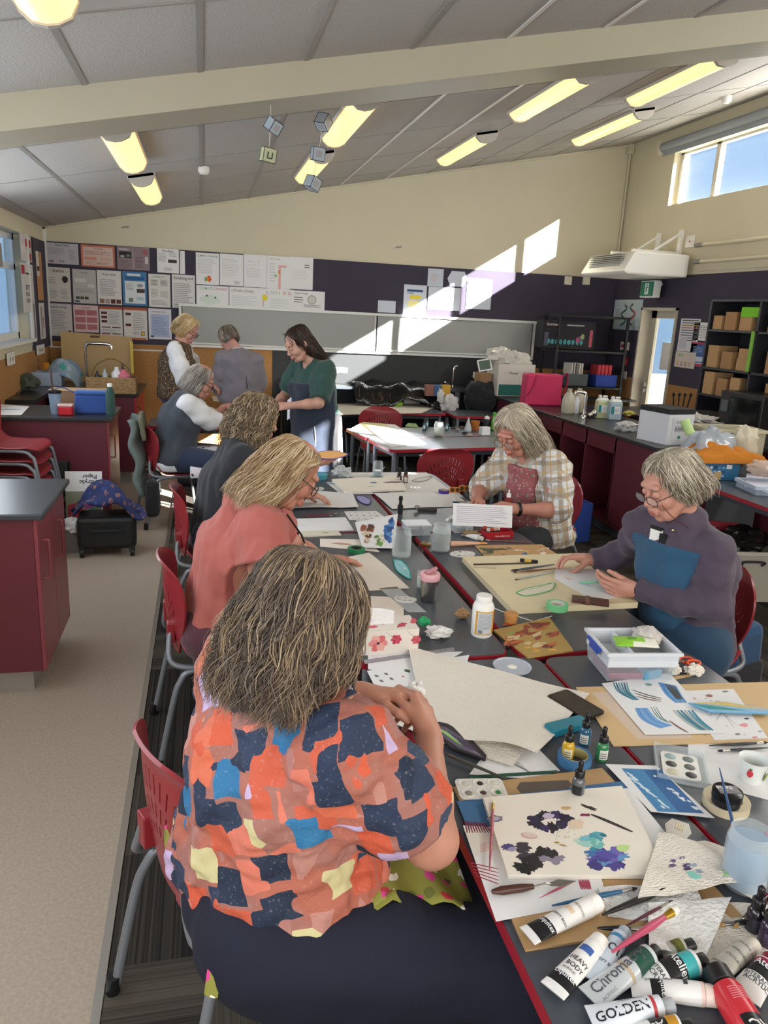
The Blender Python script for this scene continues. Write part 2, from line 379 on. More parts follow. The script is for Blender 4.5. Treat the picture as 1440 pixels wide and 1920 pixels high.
# ceiling, built in its own slope
def ctile(x0,x1,y0,y1,mbx,off=0,th=.02):
 vs=[(x0,y0,cz(x0)-off),(x1,y0,cz(x1)-off),(x1,y1,cz(x1)-off),(x0,y1,cz(x0)-off)];vs+=[(x,y,z+th) for x,y,z in vs]
 mbx.add(vs,[(0,3,2,1),(4,5,6,7),(0,1,5,4),(1,2,6,5),(2,3,7,6),(3,0,4,7)])
mb=MB(tilem);ctile(XL-.1,XR+.1,YF,YB+.1,mb,0,.05)
mb.use(barm);gx=[-1.57,-1.055,-.53,-.005,.505,1.035,1.545,2.075,2.6,3.12,3.64,4.16,4.68,5.2]
for x in gx:
 if x in (1.545,2.075): continue
 ctile(x-.014,x+.014,YF,YB,mb,.004,.004)
for y in (8.72,7.58,6.44,5.30,3.25,2.1,.95,-.2):ctile(XL,XR,y-.007,y+.007,mb,.003,.003)
mb.use(barw)
for x in (1.545,2.075):ctile(x-.012,x+.012,YF,YB,mb,.007,.007)
struct(mb,'ceiling')
mb=MB(beamm);ctile(XL,XR,4.15,4.50,mb,.158,.16);struct(mb,'trim_2')
mb=MB(cream);ctile(XL,XR,YB-.03,YB,mb,.02,.02);mb.b2((XR-.05,YB-.05,3.9),(XR,YB,4.0));struct(mb,'trim_3')
# conduit down the right back corner and along the right wall
mb=MB(cream);mb.tube([(XR-.03,YB-.03,2.4),(XR-.03,YB-.03,3.93)],.012);mb.box((XR-.045,YB-.045,3.92),(.07,.07,.13));o=mb.build('corner_conduit');tag(o,'cream conduit with a small box in the back right ceiling corner','conduit')
for i,z in enumerate((2.66,2.49)):
 mb=MB(M('pipe_cream','#d3cbb0',.5));mb.tube([(XR-.10,7.55,z),(XR-.06,7.2,z),(XR-.06,1,z+.0)],.02,10);mb.use(barm);mb.tube([(XR-.10,7.62,z),(XR-.10,7.5,z)],.024,8)
 o=mb.build('insulated_pipe',smooth=40);tag(o,('upper' if i==0 else 'lower')+' of the two cream pipes running from the air unit along the right wall','pipe')
mb=MB(cream);mb.b2((XR-.02,1,2.40),(XR,7.6,2.44));struct(mb,'trim_4')
mb=MB(cream);mb.prism([(XL-.2,-.05),(XR+.2,-.05),(XR+.2,cz(XR+.2)+.1),(XL-.2,cz(XL-.2)+.1)],0,.12,T=lambda p:(p[0],YF-p[2],p[1]));struct(mb,'wall_front')
# left island kitchens etc. come later; skirting
mb=MB(M('skirting','#8b8a86',.6));mb.b2((XL,YB-.03,0),(XR,YB-.02,.1));struct(mb,'baseboard_back')

# --- fluorescent fittings
diff=bpy.data.materials.new('lamp_diffuser');diff.use_nodes= True
_b=diff.node_tree.nodes['Principled BSDF'];_b.inputs['Base Color'].default_value=lin('#f2d79a');_b.inputs['Roughness'].default_value=.3
_b.inputs['Emission Color'].default_value=lin('#ffcd84');_b.inputs['Emission Strength'].default_value=1.05
capm=M('lamp_cap','#a9a399',.45)
def lamp(xc,y0,y1,label,wd=.19):
 t=thing('fluorescent_light',label,'ceiling light',(xc,(y0+y1)/2,cz(xc)),0,'fluorescent ceiling fittings');t.rotation_euler=(0,-math.atan(CB),0)
 L=(y1-y0);prof=[(-.5,0),(-.5,-.03),(-.36,-.07),(-.18,-.062),(0,-.085),(.18,-.062),(.36,-.07),(.5,-.03),(.5,0)]
 prof=[(-wd/2,0),(-wd/2,-.035),(-wd*.33,-.075),(-wd*.1,-.088),(wd*.1,-.088),(wd*.33,-.075),(wd/2,-.035),(wd/2,0)]
 m1=MB(diff);n=len(prof)
 m1.add([(x,y,z) for y in (-L/2+.03,L/2-.03) for x,z in prof],[(i,i+1,n+i+1,n+i) for i in range(n-1)]+[list(range(n))[::-1],list(range(n,2*n))])
 m1.build('diffuser',t,smooth=50)
 for sgn in (-1,1):
  m2=MB(capm);pr=[(x*1.06,z*1.08) for x,z in prof];ya,yb=sgn*(L/2-.03),sgn*(L/2)
  m2.add([(x,y,z) for y in (min(ya,yb),max(ya,yb)) for x,z in pr],[(i,i+1,n+i+1,n+i) for i in range(n-1)]+[list(range(n))[::-1],list(range(n,2*n)),(0,n,2*n-1,n-1)])
  m2.build('end_cap',t)
 m3=MB(M('lamp_tray','#c9c5bb',.5));m3.b2((-wd/2-.012,-L/2,-.022),(wd/2+.012,L/2,-.002));m3.build('tray',t)
for xc,y0,y1,lb in [(-.49,4.98,6.18,'warm lit ceiling strip light nearest the left wall, just beyond the beam'),(-.48,6.8,8.08,'warm lit ceiling strip light near the left wall, closest to the back'),
 (.97,4.98,6.2,'warm lit ceiling strip light beyond the beam, beside the hanging paper cubes'),(.98,6.86,8.1,'warm lit ceiling strip light behind the lowest hanging paper cube'),
 (2.42,5.0,6.15,'warm lit ceiling strip light in the middle right row just beyond the beam'),(2.45,6.95,8.2,'warm lit ceiling strip light in the middle right row near the back wall'),
 (3.40,5.0,6.15,'warm lit ceiling strip light farthest right, beyond the beam'),(3.88,6.82,8.1,'warm lit ceiling strip light nearest the high windows and the back'),
 (-.50,1.85,3.08,'large warm lit ceiling strip light in the top left corner, before the beam')]:
 lamp(xc,y0,y1,lb)
# sprinkler heads / sensors on the ceiling
for p,lb in [((382,320),'small white sensor hanging from the ceiling left of the paper cubes'),((1362,187),'small round grey smoke detector on the ceiling near the high windows')]:
 d=ray(*p);t_=(CA-.03-CAMH)/(d.z-CB*d.x);q=Vector((0,0,CAMH))+d*t_
 m_=MB(M('sensor_white','#d6d4cd',.4));m_.lathe([(.0,-.03),(.03,-.028),(.045,-.01),(.045,.03)],14);o=m_.build('ceiling_sensor',smooth=50,loc=q);tag(o,lb,'sensor')
# === FURNITURE
lam=M('slate_laminate','#454a52',.32,bump=.02,bscale=200,var=.04,vscale=30)
redge=M('red_edge','#9b2431',.35)
maroon=M('maroon_board','#5d2530',.38,var=.03,vscale=2)
maroon_sheen=M('maroon_board_sheen','#7f3a42',.35)  # paler maroon holds the sheen of the side faces in its colour
benchtop=M('bench_top','#3b3f45',.28)
blacktop=M('black_bench_top','#2b2c2e',.3)
kick=M('toe_kick','#8d8880',.6)
kickd=M('toe_kick_dark','#4c5258',.6)
legm=M('grey_steel_tube','#7f858c',.38,.35)
blackp=M('black_plastic','#17181a',.4)
steel=M('brushed_steel','#b5b2ac',.28,1)
chrome=M('chrome','#d5d5d3',.12,1)
whitep=M('white_plastic','#e6e5df',.35)
redp=M('red_chair_plastic','#8b2a31',.33,bump=.04,bscale=500)
def table(label,x0,y0,x1,y1,rz=0,z=.72,r=.05,group=None,legs=True,H=None):
 cx,cy=(x0+x1)/2,(y0+y1)/2;w,d=x1-x0,y1-y0
 t=thing('classroom_table',label,'table',(cx,cy,0),rz,group)
 m=MB(redge);m.prism(rounded(w,d,r,5),z-.026,z-.002);m.use(lam);m.prism(rounded(w-.008,d-.008,r-.004,5),z-.003,z)
 m.build('table_top',t,smooth=35)
 m=MB(M('table_rail','#3d4249',.5));a,b=w/2-.06,d/2-.07
 for sy in (-1,1):m.b2((-a,sy*b-.01,z-.07),(a,sy*b+.01,z-.026))
 for sx in (-1,1):m.b2((sx*a-.01,-b,z-.07),(sx*a+.01,b,z-.026))
 m.build('rail',t)
 if legs:
  for sx in (-1,1):
   for sy in (-1,1):
    m=MB(legm);m.tube([(sx*a,sy*b,z-.03),(sx*a,sy*b,.02)],.019,10);m.use(blackp);m.tube([(sx*a,sy*b,.03),(sx*a,sy*b,.004)],.023,10);m.build('leg',t,smooth=60)
 return t
table('nearest left slate table with a red edge, covered in paint tubes',.525,.42,1.068,2.13)
table('nearest right slate table with a red edge, under the clear storage box',1.078,.42,1.615,2.12)
table('slate table with a red edge in front of the woman in the coral top',.455,2.155,.985,3.585)
table('slate table with a red edge under the wooden drawing board',1.025,2.15,1.60,3.56)
table('slate table with a red edge under the open sketchbook at the far left end',.45,3.605,.985,5.05)
table('slate table with a red edge covered with white paper near the plaid shirt woman',1.005,3.58,1.56,5.05,r=.12)
# two tables pushed together behind, turned a little
_t3=table('turned table with a red edge, sunlit papers on it, in the middle distance',-.72,-.28,.72,.28,rz=.165);_t3.location=(2.14,6.31,0)
_t3=table('turned table with a red edge, glass jar on it, behind the sunlit one',-.72,-.28,.72,.28,rz=.165);_t3.location=(2.045,6.88,0)
table('table with a red edge covered in cream paper near the back bench',1.32,8.22,2.68,8.86)
table('long slate table with a red edge standing along the back bench',2.72,8.05,3.34,8.62)
table('slate table with a red edge between the vest and cardigan wearers and the seated one',-.50,6.98,.55,7.52)
table('slate table with a red edge at the right holding the blue fruit box',3.48,3.5,4.15,5.24,r=.08)

# --- chairs
def chair_shell():
 seat=MB(redp)
 def sf(a,b):  # seat pan: a across, b from front to rear
  u=(a-.5)*2;w=.205+.012*math.sin(PI*b);x=.20-.37*b
  z=.44+.010*u*u-.012*math.sin(PI*min(1,b*1.1));
  if b<.2:z-=(.2-b)**2*.9
  if b>.8:z+=(b-.8)**2*1.6
  k=1 if b>.12 else math.sqrt(max(.55,1-(1-b/.12)**2*.45))
  return (x,u*w*k,z)
 seat.grid(18,18,sf)
 so=seat.build('seat',smooth=60,solid=.008)
 back=MB(redp)
 def bw(t): return .125+.11*math.sin(min(1,t/.62)*PI/2) if t<.62 else .235*math.sqrt(max(0.02,1-((t-.62)/.40)**2.6))
 def bf(a,b):
  u=(a-.5)*2;w=bw(b);z=.455+.375*b
  x=-.175-.075*b+.045*(b*b)-.022+.055*(u*u)*(w/.22)**2
  if b>.85:x-=(b-.85)**2*1.1
  return (x,u*w,z)
 back.grid(30,30,bf)
 bo=back.build('backrest',smooth=60,solid=.009)
 cut=MB(redp)  # three fans of radial slots
 for rr,n,hl,sp in ((.20,13,.026,1.05),(.135,11,.021,1.05),(.085,8,.014,.95)):
  for i in range(n):
   a=(i-(n-1)/2)/((n-1)/2)*sp;cy,czz=math.sin(a)*rr*.86,.535+math.cos(a)*rr
   T=Matrix.Translation((-.2,cy,czz))@Matrix.Rotation(-a*.55,4,'X')
   cut.box((0,0,0),(.4,.0065,hl*2),T=T)
 co=cut.build('cut')
 md=bo.modifiers.new('bool','BOOLEAN');md.operation='DIFFERENCE';md.object=co;md.solver='EXACT'
 bpy.context.view_layer.update();dg=bpy.context.evaluated_depsgraph_get()
 me=bpy.data.meshes.new_from_object(bo.evaluated_get(dg));bo.modifiers.clear();bo.data=me;me.shade_smooth();me.set_sharp_from_angle(angle=.7)
 bpy.data.objects.remove(co)
 return so,bo
def make_chair(label):
 t=thing('classroom_chair',label,'chair',(0,0,0),0)
 so,bo=chair_shell();so.parent=t;bo.parent=t
 for s in (-1,1):
  m=MB(legm);P=[(-.27,s*.225,.02),(-.215,s*.215,.28),(-.185,s*.205,.37),(-.13,s*.20,.412),(.10,s*.20,.418),(.165,s*.205,.385),(.19,s*.21,.33),(.235,s*.225,.02)]
  m.tube(smoothpath(P,4),.0125,10);m.build('leg',t,smooth=60)
  for xa,xb in ((-.274,-.277),(.234,.238)):m=MB(blackp);m.tube([(xa,s*.2255,.055),(xb,s*.227,.004)],.0185,10);m.build('foot_cap',t,smooth=60)
  m=MB(legm);m.tube(smoothpath([(-.213,s*.12,.57),(-.222,s*.145,.50),(-.215,s*.18,.445),(-.16,s*.198,.425),(-.08,s*.20,.42)],4),.0115,10);m.build('back_support',t,smooth=60)
  m=MB(redp);m.box((-.212,s*.115,.545),(.030,.045,.085));m.build('bracket',t,bevel=.004)
 m=MB(legm);m.tube([(-.12,-.2,.412),(-.12,.2,.412)],.010,8);m.tube([(.1,-.2,.416),(.1,.2,.416)],.010,8);m.build('cross_bar',t,smooth=60)
 return t
def smoothpath(P,k=4):
 P=[Vector(p) for p in P];Q=[]
 for i in range(len(P)-1):
  a,b,c,d=P[max(i-1,0)],P[i],P[i+1],P[min(i+2,len(P)-1)]
  for j in range(k):
   t=j/k;Q.append(.5*((2*b)+(c-a)*t+(2*a-5*b+4*c-d)*t*t+(3*b-3*c+d-a)*t*t*t))
 return Q+[P[-1]]
chair0=make_chair('red slotted chair of the woman in the patterned top, nearest the camera')
chair0.location=(.10,1.64,0);chair0.rotation_euler.z=.42;chair0.scale=(1.03,1.03,1.03)
chair0.scale=(1,1,1);dup(chair0,(.06,3.0,0),.10,'red slotted chair of the woman in the coral top')
dup(chair0,(.06,4.20,0),.05,'red slotted chair of the curly haired person in the dark hoodie')
dup(chair0,(-.26,6.45,0),.25,'red chair of the person in the grey vest, jackets hung over its back')
dup(chair0,(2.08,4.40,0),PI+.5,'red slotted chair of the person in the plaid shirt')
dup(chair0,(1.97,2.66,0),PI+.12,'red chair of the person in the purple jumper')
dup(chair0,(1.80,7.62,0),-PI/2-.05,'empty red slotted chair between the cream covered table and the glass jar')
dup(chair0,(1.42,8.55+.42,0),-PI/2,'empty red slotted chair in front of the black covered back bench')
dup(chair0,(3.02,7.05,0),PI+.9,'empty red slotted chair beyond the grey haired person in plaid')
dup(chair0,(1.78,5.62,0),PI/2+.1,'red chair tucked under the near side of the sunlit table')
for i in range(5):
 dup(chair0,(-1.30,5.72-.02*(4-i),-.0+.085*i),-.1,['lowest chair','second lowest chair','middle chair','second chair from the top','topmost chair'][i]+' of the red stack under the left bench','stacked red chairs')

chair0.scale=(1.03,1.03,1.03)
# --- left islands
def d_handle(t,x,y0,y1,z0,z1,out=.035,m=None,axis='x'):
 h=MB(m or M('pink_handle','#8a4a4c',.35,.3));zc=(z0+z1)/2
 P=[(x,y0,z1),(x+out,y0,z1),(x+out,y0,z0),(x,y0,z0)]
 h.tube(smoothpath([(x,y0,z1),(x+out*.85,y0,z1),(x+out,y0,z1-.02),(x+out,y0,z0+.02),(x+out*.85,y0,z0),(x,y0,z0)],3),.006,8)
 return h.build('handle',t,smooth=60)
def island(label,x0,x1,y0,y1,zt,doors,side,top,z_kick=.115,open_from=None,toplabel=''):
 t=thing('cabinet_unit',label,'cabinet',((x0+x1)/2,(y0+y1)/2,0));ox,oy=(x0+x1)/2,(y0+y1)/2
 L= lambda a,b:((a[0]-ox,a[1]-oy,a[2]),(b[0]-ox,b[1]-oy,b[2]))
 m=MB(maroon);c=.018
 if open_from is None:m.b2(*L((x0,y0,z_kick),(x1-c,y1,zt-.028)))
 else:
  m.b2(*L((open_from,y0,z_kick),(x1-c,y1,zt-.028)));m.b2(*L((x0,y0,zt-.17),(open_from,y0+.02,zt-.028)));m.b2(*L((x0,y1-.02,z_kick),(open_from,y1,zt-.3)))
 m.build('body',t)
 m=MB(kick);m.b2(*L((x0 if open_from is None else open_from,y0+.05,0),(x1-.07,y1-.03,z_kick)));m.build('plinth',t)
 n=doors;dy=(y1-y0)/n
 for i in range(n):
  m=MB(side);m.b2(*L((x1-c,y0+dy*i+.003,z_kick+.003),(x1,y0+dy*(i+1)-.003,zt-.034)));d_=m.build('door',t,bevel=.002)
  h=d_handle(d_,x1-ox,y0+dy*i+.05-oy,0,zt-.32,zt-.14)
 m=MB(top);m.b2(*L((x0-.02,y0-.03,zt-.028),(x1+.03,y1+.03,zt)))
 return t,m
t,m=island('maroon sink cabinet with a grey worktop at the left edge, nearest the camera',-1.66,-.725,3.46,4.12,.875,2,maroon_sheen,benchtop)
m2=MB(M('sink_steel','#5e646b',.3,.6));m2.T=Matrix.Translation((0,0,0))
m2.prism(rounded(.62,.26,.035,5),.8755,.8765,T=lambda p:(p[0]-.16,p[1]+.02,p[2]));m2.use(blackp);m2.prism(rounded(.63,.27,.04,5),.8750,.8757,T=lambda p:(p[0]-.16,p[1]+.02,p[2]))
m.build('worktop',t,bevel=.006);m2.build('sink',t)
t,m=island('maroon bench with black top and open chair bay, behind the sink cabinet on the left',-1.66,-.73,6.20,6.86,.90,1,maroon_sheen,blacktop,open_from=-1.28);m.build('worktop',t,bevel=.004)
t,m=island('maroon bench with a sink tap and cane basket, farthest back on the left',-1.42,-.66,7.86,8.9,.90,1,M('sunlit_maroon','#a11c2a',.35),blacktop);m.build('worktop',t,bevel=.004)  # door red brightened to carry sunlight in its colour
m=MB(blacktop);m.b2((XL+.01,7.2,.86),(-1.45,9.36,.90));m.use(maroon);m.b2((XL+.01,7.2,0),(-1.5,9.36,.86));o=m.build('wall_bench');tag(o,'black topped bench along the left wall under the window','bench')

# --- right bench with open bays
def rbench():
 t=thing('cabinet_unit','maroon bench with open bays and a black top on the right','cabinet',(3.4,5.16,0))
 Lb,D=3.35,.70;zt=.90
 m=MB(maroon)
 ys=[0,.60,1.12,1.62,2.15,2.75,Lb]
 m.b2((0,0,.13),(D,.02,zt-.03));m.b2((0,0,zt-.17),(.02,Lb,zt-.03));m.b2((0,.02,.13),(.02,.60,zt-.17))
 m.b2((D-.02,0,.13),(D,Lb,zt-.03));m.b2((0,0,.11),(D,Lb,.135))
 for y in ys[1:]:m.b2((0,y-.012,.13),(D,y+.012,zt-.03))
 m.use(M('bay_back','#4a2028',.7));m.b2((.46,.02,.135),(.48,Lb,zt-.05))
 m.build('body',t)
 m=MB(kickd);m.b2((.07,.05,0),(D-.05,Lb,.11));m.build('plinth',t)
 m=MB(blacktop);m.b2((-.03,-.04,zt-.03),(D+.03,Lb,zt));m.build('worktop',t,bevel=.004)
rbench()
# bench wrapping along the back wall on the right
m=MB(M('back_bench_top','#3c4248',.35));m.b2((.86,8.88,.90),(4.08,YB-.03,.93));m.use(M('bench_shade_fill','#23272f',.8));m.b2((.9,9.1,.1),(4.08,YB-.03,.90))  # dark block stands in for the shade below the bench top
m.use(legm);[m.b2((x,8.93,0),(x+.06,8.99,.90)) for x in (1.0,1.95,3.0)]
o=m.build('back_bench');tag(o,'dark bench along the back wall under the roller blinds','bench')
m=MB(blacktop);m.b2((4.13,7.2,.87),(XR-.02,7.85,.90));m.b2((4.13,8.52,.87),(XR-.01,YB-.6,.90));m.b2((4.36,4.4,.87),(XR-.01,7.2,.90));m.use(maroon);m.b2((4.42,4.4,.1),(XR-.01,7.2,.87));m.b2((4.12,7.2,.1),(XR-.03,7.8,.87))
o=m.build('side_bench');tag(o,'dark side bench along the right wall under the shelving unit','bench')
# === PEOPLE: implicit-surface modelling (one continuous skin per figure)
V3= lambda *a:np.array(a,dtype=np.float32)
def axis(lo,hi,base,fine=()):
 p=[lo]
 while p[-1]<hi:
  h=base
  for a,b,f in fine:
   if a<=p[-1]<=b:h=min(h,f)
  p.append(p[-1]+h)
 return np.array(p,dtype=np.float32)
class SDF:
 def __init__(s,lo,hi,base,fine=()):
  """fine: list of (centre, half size, resolution) boxes refined on a rectilinear grid"""
  s.ax=[axis(lo[i],hi[i],base,[(c[i]-h,c[i]+h,r) for c,h,r in fine]) for i in range(3)]
  s.f=np.full([len(a) for a in s.ax],.5,dtype=np.float32)
 def _sub(s,lo,hi):
  sl=[]
  for i in range(3):
   a=int(np.searchsorted(s.ax[i],lo[i]));b=int(np.searchsorted(s.ax[i],hi[i]))
   sl.append(slice(max(0,a-1),min(len(s.ax[i]),b+1)))
  g=np.meshgrid(*[s.ax[i][sl[i]] for i in range(3)],indexing='ij',copy=False)
  return tuple(sl),g
 def comb(s,sl,d,k,op):
  f=s.f[sl]
  if f.size==0: return
  if op=='u':
   h=np.clip(.5+.5*(d-f)/k,0,1);s.f[sl]=d+(f-d)*h-k*h*(1-h)
  else:
   d=-d;h=np.clip(.5-.5*(d-f)/k,0,1);s.f[sl]=d+(f-d)*h+k*h*(1-h)
 def cap(s,a,b,ra,rb,k=.02,op='u',flat=None):
  a=np.array(a,dtype=np.float32);b=np.array(b,dtype=np.float32);m=max(ra,rb)+2*k+.02
  sl,(X,Y,Z)=s._sub(np.minimum(a,b)-m,np.maximum(a,b)+m)
  ab=b-a;L=float(ab@ab)+1e-9
  t=np.clip(((X-a[0])*ab[0]+(Y-a[1])*ab[1]+(Z-a[2])*ab[2])/L,0,1)
  d=np.sqrt((X-a[0]-ab[0]*t)**2+(Y-a[1]-ab[1]*t)**2+(Z-a[2]-ab[2]*t)**2)-(ra+(rb-ra)*t)
  s.comb(sl,d,k,op); return s
 def ell(s,c,r,k=.02,R=None,op='u'):
  c=np.array(c,dtype=np.float32);m=max(r)+2*k+.02
  sl,(X,Y,Z)=s._sub(c-m,c+m);X=X-c[0];Y=Y-c[1];Z=Z-c[2]
  if R is not None:X,Y,Z=[R[0][i]*X+R[1][i]*Y+R[2][i]*Z for i in range(3)]
  k0=np.sqrt((X/r[0])**2+(Y/r[1])**2+(Z/r[2])**2);k1=np.sqrt((X/r[0]**2)**2+(Y/r[1]**2)**2+(Z/r[2]**2)**2)+1e-9
  s.comb(sl,k0*(k0-1)/k1,k,op); return s
 def cut(s,p,n,k=.004,within=None):
  """remove what lies on the n side of plane p, optionally only within a sphere (centre, radius)"""
  n=np.array(n,dtype=np.float32);n/=np.linalg.norm(n);X,Y,Z=np.meshgrid(*s.ax,indexing='ij',copy=False)
  d=(X-p[0])*n[0]+(Y-p[1])*n[1]+(Z-p[2])*n[2]
  if within is not None:
   c,r=within;q=np.sqrt((X-c[0])**2+(Y-c[1])**2+(Z-c[2])**2)-r;d=np.minimum(d,-q)
  s.f=np.maximum(s.f,d); return s
 def folds(s,amp,freq,seed,direction=(0,0,1),aniso=.3):
  """cloth folds: smooth directional noise added to the distance"""
  X,Y,Z=np.meshgrid(*s.ax,indexing='ij',copy=False);rs=np.random.RandomState(seed);D=np.array(direction,float);D/=np.linalg.norm(D)
  acc=np.zeros_like(s.f);w=[np.zeros_like(s.f) for _ in range(2)]
  for j in range(2):
   v=rs.normal(size=3)*freq*.35;w[j]=np.sin(X*v[0]+Y*v[1]+Z*v[2]+rs.rand()*6)*1.3
  for j in range(5):
   v=rs.normal(size=3);v-=D*(v@D)*(1-aniso);v*=freq*(.6+.5*j)/np.linalg.norm(v)
   acc+=np.sin(X*v[0]+Y*v[1]+Z*v[2]+w[j%2]+rs.rand()*6)/(1+.6*j)
  s.f+=(amp*acc/2.2).astype(np.float32); return s
 def mesh(s):
  f=s.f;neg=f<0;nx,ny,nz=f.shape
  c=[neg[i:nx-1+i,j:ny-1+j,k:nz-1+k] for i in (0,1) for j in (0,1) for k in (0,1)]
  cnt=sum(q.astype(np.int8) for q in c);act=(cnt>0)&(cnt<8)
  I,J,K=np.nonzero(act);idx=np.full(act.shape,-1,dtype=np.int32);idx[I,J,K]=np.arange(len(I))
  P=np.zeros((len(I),3));N=np.zeros(len(I));ax=s.ax;ijk=(I,J,K)
  for a in range(3):
   o1,o2=[q for q in range(3) if q!=a]
   for p in (0,1):
    for q in (0,1):
     b=[I,J,K];b=[v.copy() for v in b];b[o1]=b[o1]+p;b[o2]=b[o2]+q;e=[v.copy() for v in b];e[a]=e[a]+1
     f0=f[b[0],b[1],b[2]];f1=f[e[0],e[1],e[2]];m=(f0<0)!=(f1<0)
     t=np.where(m,f0/np.where(m,f0-f1,1),0)
     co=[ax[d][b[d]].astype(float) for d in range(3)];co[a]=co[a]+(ax[a][e[a]]-ax[a][b[a]])*t
     for d in range(3):P[:,d]+=np.where(m,co[d],0)
     N+=m
  P/=N[:, None];F=[]
  for a in range(3):
   o1,o2=(a+1)%3,(a+2)%3
   sl0=[slice(1,-1)]*3;sl0[a]=slice(0,f.shape[a]-1);sl1=list(sl0);sl1[a]=slice(1,f.shape[a])
   n0=neg[tuple(sl0)];n1=neg[tuple(sl1)];G=list(np.nonzero(n0!=n1));inside=n0[tuple(G)]
   g=[G[d]+(0 if d==a else 1) for d in range(3)]
   def id_(p,q):
    h=[v.copy() for v in g];h[o1]=h[o1]-p;h[o2]=h[o2]-q; return idx[h[0],h[1],h[2]]
   qd=np.stack([id_(1,1),id_(0,1),id_(0,0),id_(1,0)],1);qd[~inside]=qd[~inside][:,::-1];F.append(qd)
  F=np.concatenate(F);F=F[(F>=0).all(1)]
  return P,F
def np_mesh(name,P,F,mats,idx=None,parent=None,smooth=True):
 me=bpy.data.meshes.new(name);k=F.shape[1]
 me.vertices.add(len(P));me.vertices.foreach_set('co',np.ascontiguousarray(P,dtype=np.float32).ravel())
 me.loops.add(F.size);me.loops.foreach_set('vertex_index',np.ascontiguousarray(F,dtype=np.int32).ravel())
 me.polygons.add(len(F));me.polygons.foreach_set('loop_start',np.arange(0,F.size,k,dtype=np.int32))
 for m in mats:me.materials.append(m)
 if idx is not None:me.polygons.foreach_set('material_index',np.ascontiguousarray(idx,dtype=np.int32))
 me.update(calc_edges=True)
 if smooth:me.shade_smooth()
 o=bpy.data.objects.new(name,me);COL.objects.link(o)
 if parent:o.parent=parent
 return o
def nrm(v):v=np.array(v,float); return v/np.linalg.norm(v)
def head_frame(fwd,up=(0,0,1)):
 f=nrm(fwd);r=nrm(np.cross(f,up));u=np.cross(r,f); return np.array([r,f,u])  # rows right, forward, up
SK={}
def skin(h='#c98f72'):
 if h not in SK:SK[h]=M('skin_'+h,tuple(a*b for a,b in zip(lin(h),(.86,.92,1.04,1))),.5,bump=.05,bscale=260,var=.07,vscale=14,sss=.12)
 return SK[h]
def head_sdf(S_,c,R,sc=1.0,k=.014,ears=True,old=0):
 L= lambda x,y,z:np.array(c)+(R[0]*x+R[1]*y+R[2]*z)*sc
 E= lambda p,r,kk=k,op='u':S_.ell(L(*p),[q*sc for q in r],kk,R,op)
 C= lambda a,b,ra,rb,kk=k,op='u':S_.cap(L(*a),L(*b),ra*sc,rb*sc,kk,op)
 E((0,-.014,.035),(.074,.094,.086));E((0,.028,-.028),(.059,.062,.084));E((0,.034,-.078),(.047,.046,.036))
 E((0,.070,-.098),(.020,.016,.015));
 for s in (-1,1):E((s*.034,.058,-.030),(.026,.028,.028));C((s*.052,-.005,-.050),(s*.030,.055,-.092),.018,.016,.02)
 C((-.034,.078,.030),(.034,.078,.030),.013,.013,.014)
 for s in (-1,1):E((s*.031,.103,.006),(.018,.016,.012),.010,'s');E((s*.031,.078,.004),(.0155,.0155,.0135),.004)
 C((0,.086,.018),(0,.103,-.026),.0070,.0100,.010);E((0,.107,-.029),(.0102,.009,.0085),.008)
 for s in (-1,1):E((s*.0125,.099,-.034),(.0085,.010,.0075),.006)
 E((0,.088,-.064),(.026,.014,.018),.012);C((-.018,.0945,-.0605),(.018,.0945,-.0605),.0045,.0045,.006);C((-.016,.0935,-.0705),(.016,.0935,-.0705),.0055,.0055,.006)
 C((-.020,.106,-.0655),(.020,.106,-.0655),.0035,.0035,.004,'s')
 if ears:
  for s in (-1,1):E((s*.077,-.006,-.006),(.010,.020,.031),.008);E((s*.088,.000,-.002),(.006,.011,.018),.005,'s')
def hand_sdf(S_,wr,d,n,side=1,curl=(.4,.45,.5,.55),spread=.06,sc=1.0,thumb=(.7,.6,.35),tb=(.25,.3),k=.004):
 """side +1 right hand, -1 left hand; n points out of the palm; curl = bend per joint in radians"""
 wr=np.array(wr,float);d=nrm(d);n=np.array(n,float);n=nrm(n-d*(n@d));lat=np.cross(d,n)*side
 tips=[]
 K=[]
 for i in range(4):
  off=(.030-.0205*i)*sc;kn=wr+d*(.088-.006*abs(i-1)-.004*(i==3))*sc+lat*off-n*.002*sc;K.append(kn)
  S_.cap(wr+d*.012*sc+lat*off*.62,kn,.0155*sc,.0115*sc,.012)
 S_.cap(wr-d*.02*sc,wr+d*.05*sc,.024*sc,.020*sc,.018)
 for i in range(4):
  ls=[l*sc*(1,1.08,1.0,.80)[i] for l in (.044,.027,.022)];a=0;p=K[i];dd=nrm(d+lat*spread*(1.5-i));r=[.0098,.0088,.0080,.0068]
  if i==3:r=[q*.88 for q in r]
  c=curl[i] if not isinstance(curl[i],(tuple,list)) else None
  for j in range(3):
   a+=(c*(1.0,1.15,.8)[j] if c is not None else curl[i][j]);v=dd*math.cos(a)+n*math.sin(a);q=p+v*ls[j]
   S_.cap(p,q,r[j]*sc,r[j+1]*sc,k if j else .007);p=q
  tips.append(p)
 p=wr+d*.022*sc+lat*.022*sc+n*.006*sc;v=nrm(d*thumb[0]+lat*thumb[1]+n*thumb[2]);r=[.0150,.0118,.0105,.0085]
 for j,l in enumerate((.040,.034,.027)):
  q=p+v*l*sc;S_.cap(p,q,r[j]*sc,r[j+1]*sc,.012 if j==0 else .005);p=q
  if j<2:v=nrm(v+(d*.6+n*.5-lat*.9)*tb[j])
 tips.append(p); return tips
def loc(c,R,x,y,z,sc=1): return Vector(np.array(c)+(R[0]*x+R[1]*y+R[2]*z)*sc)
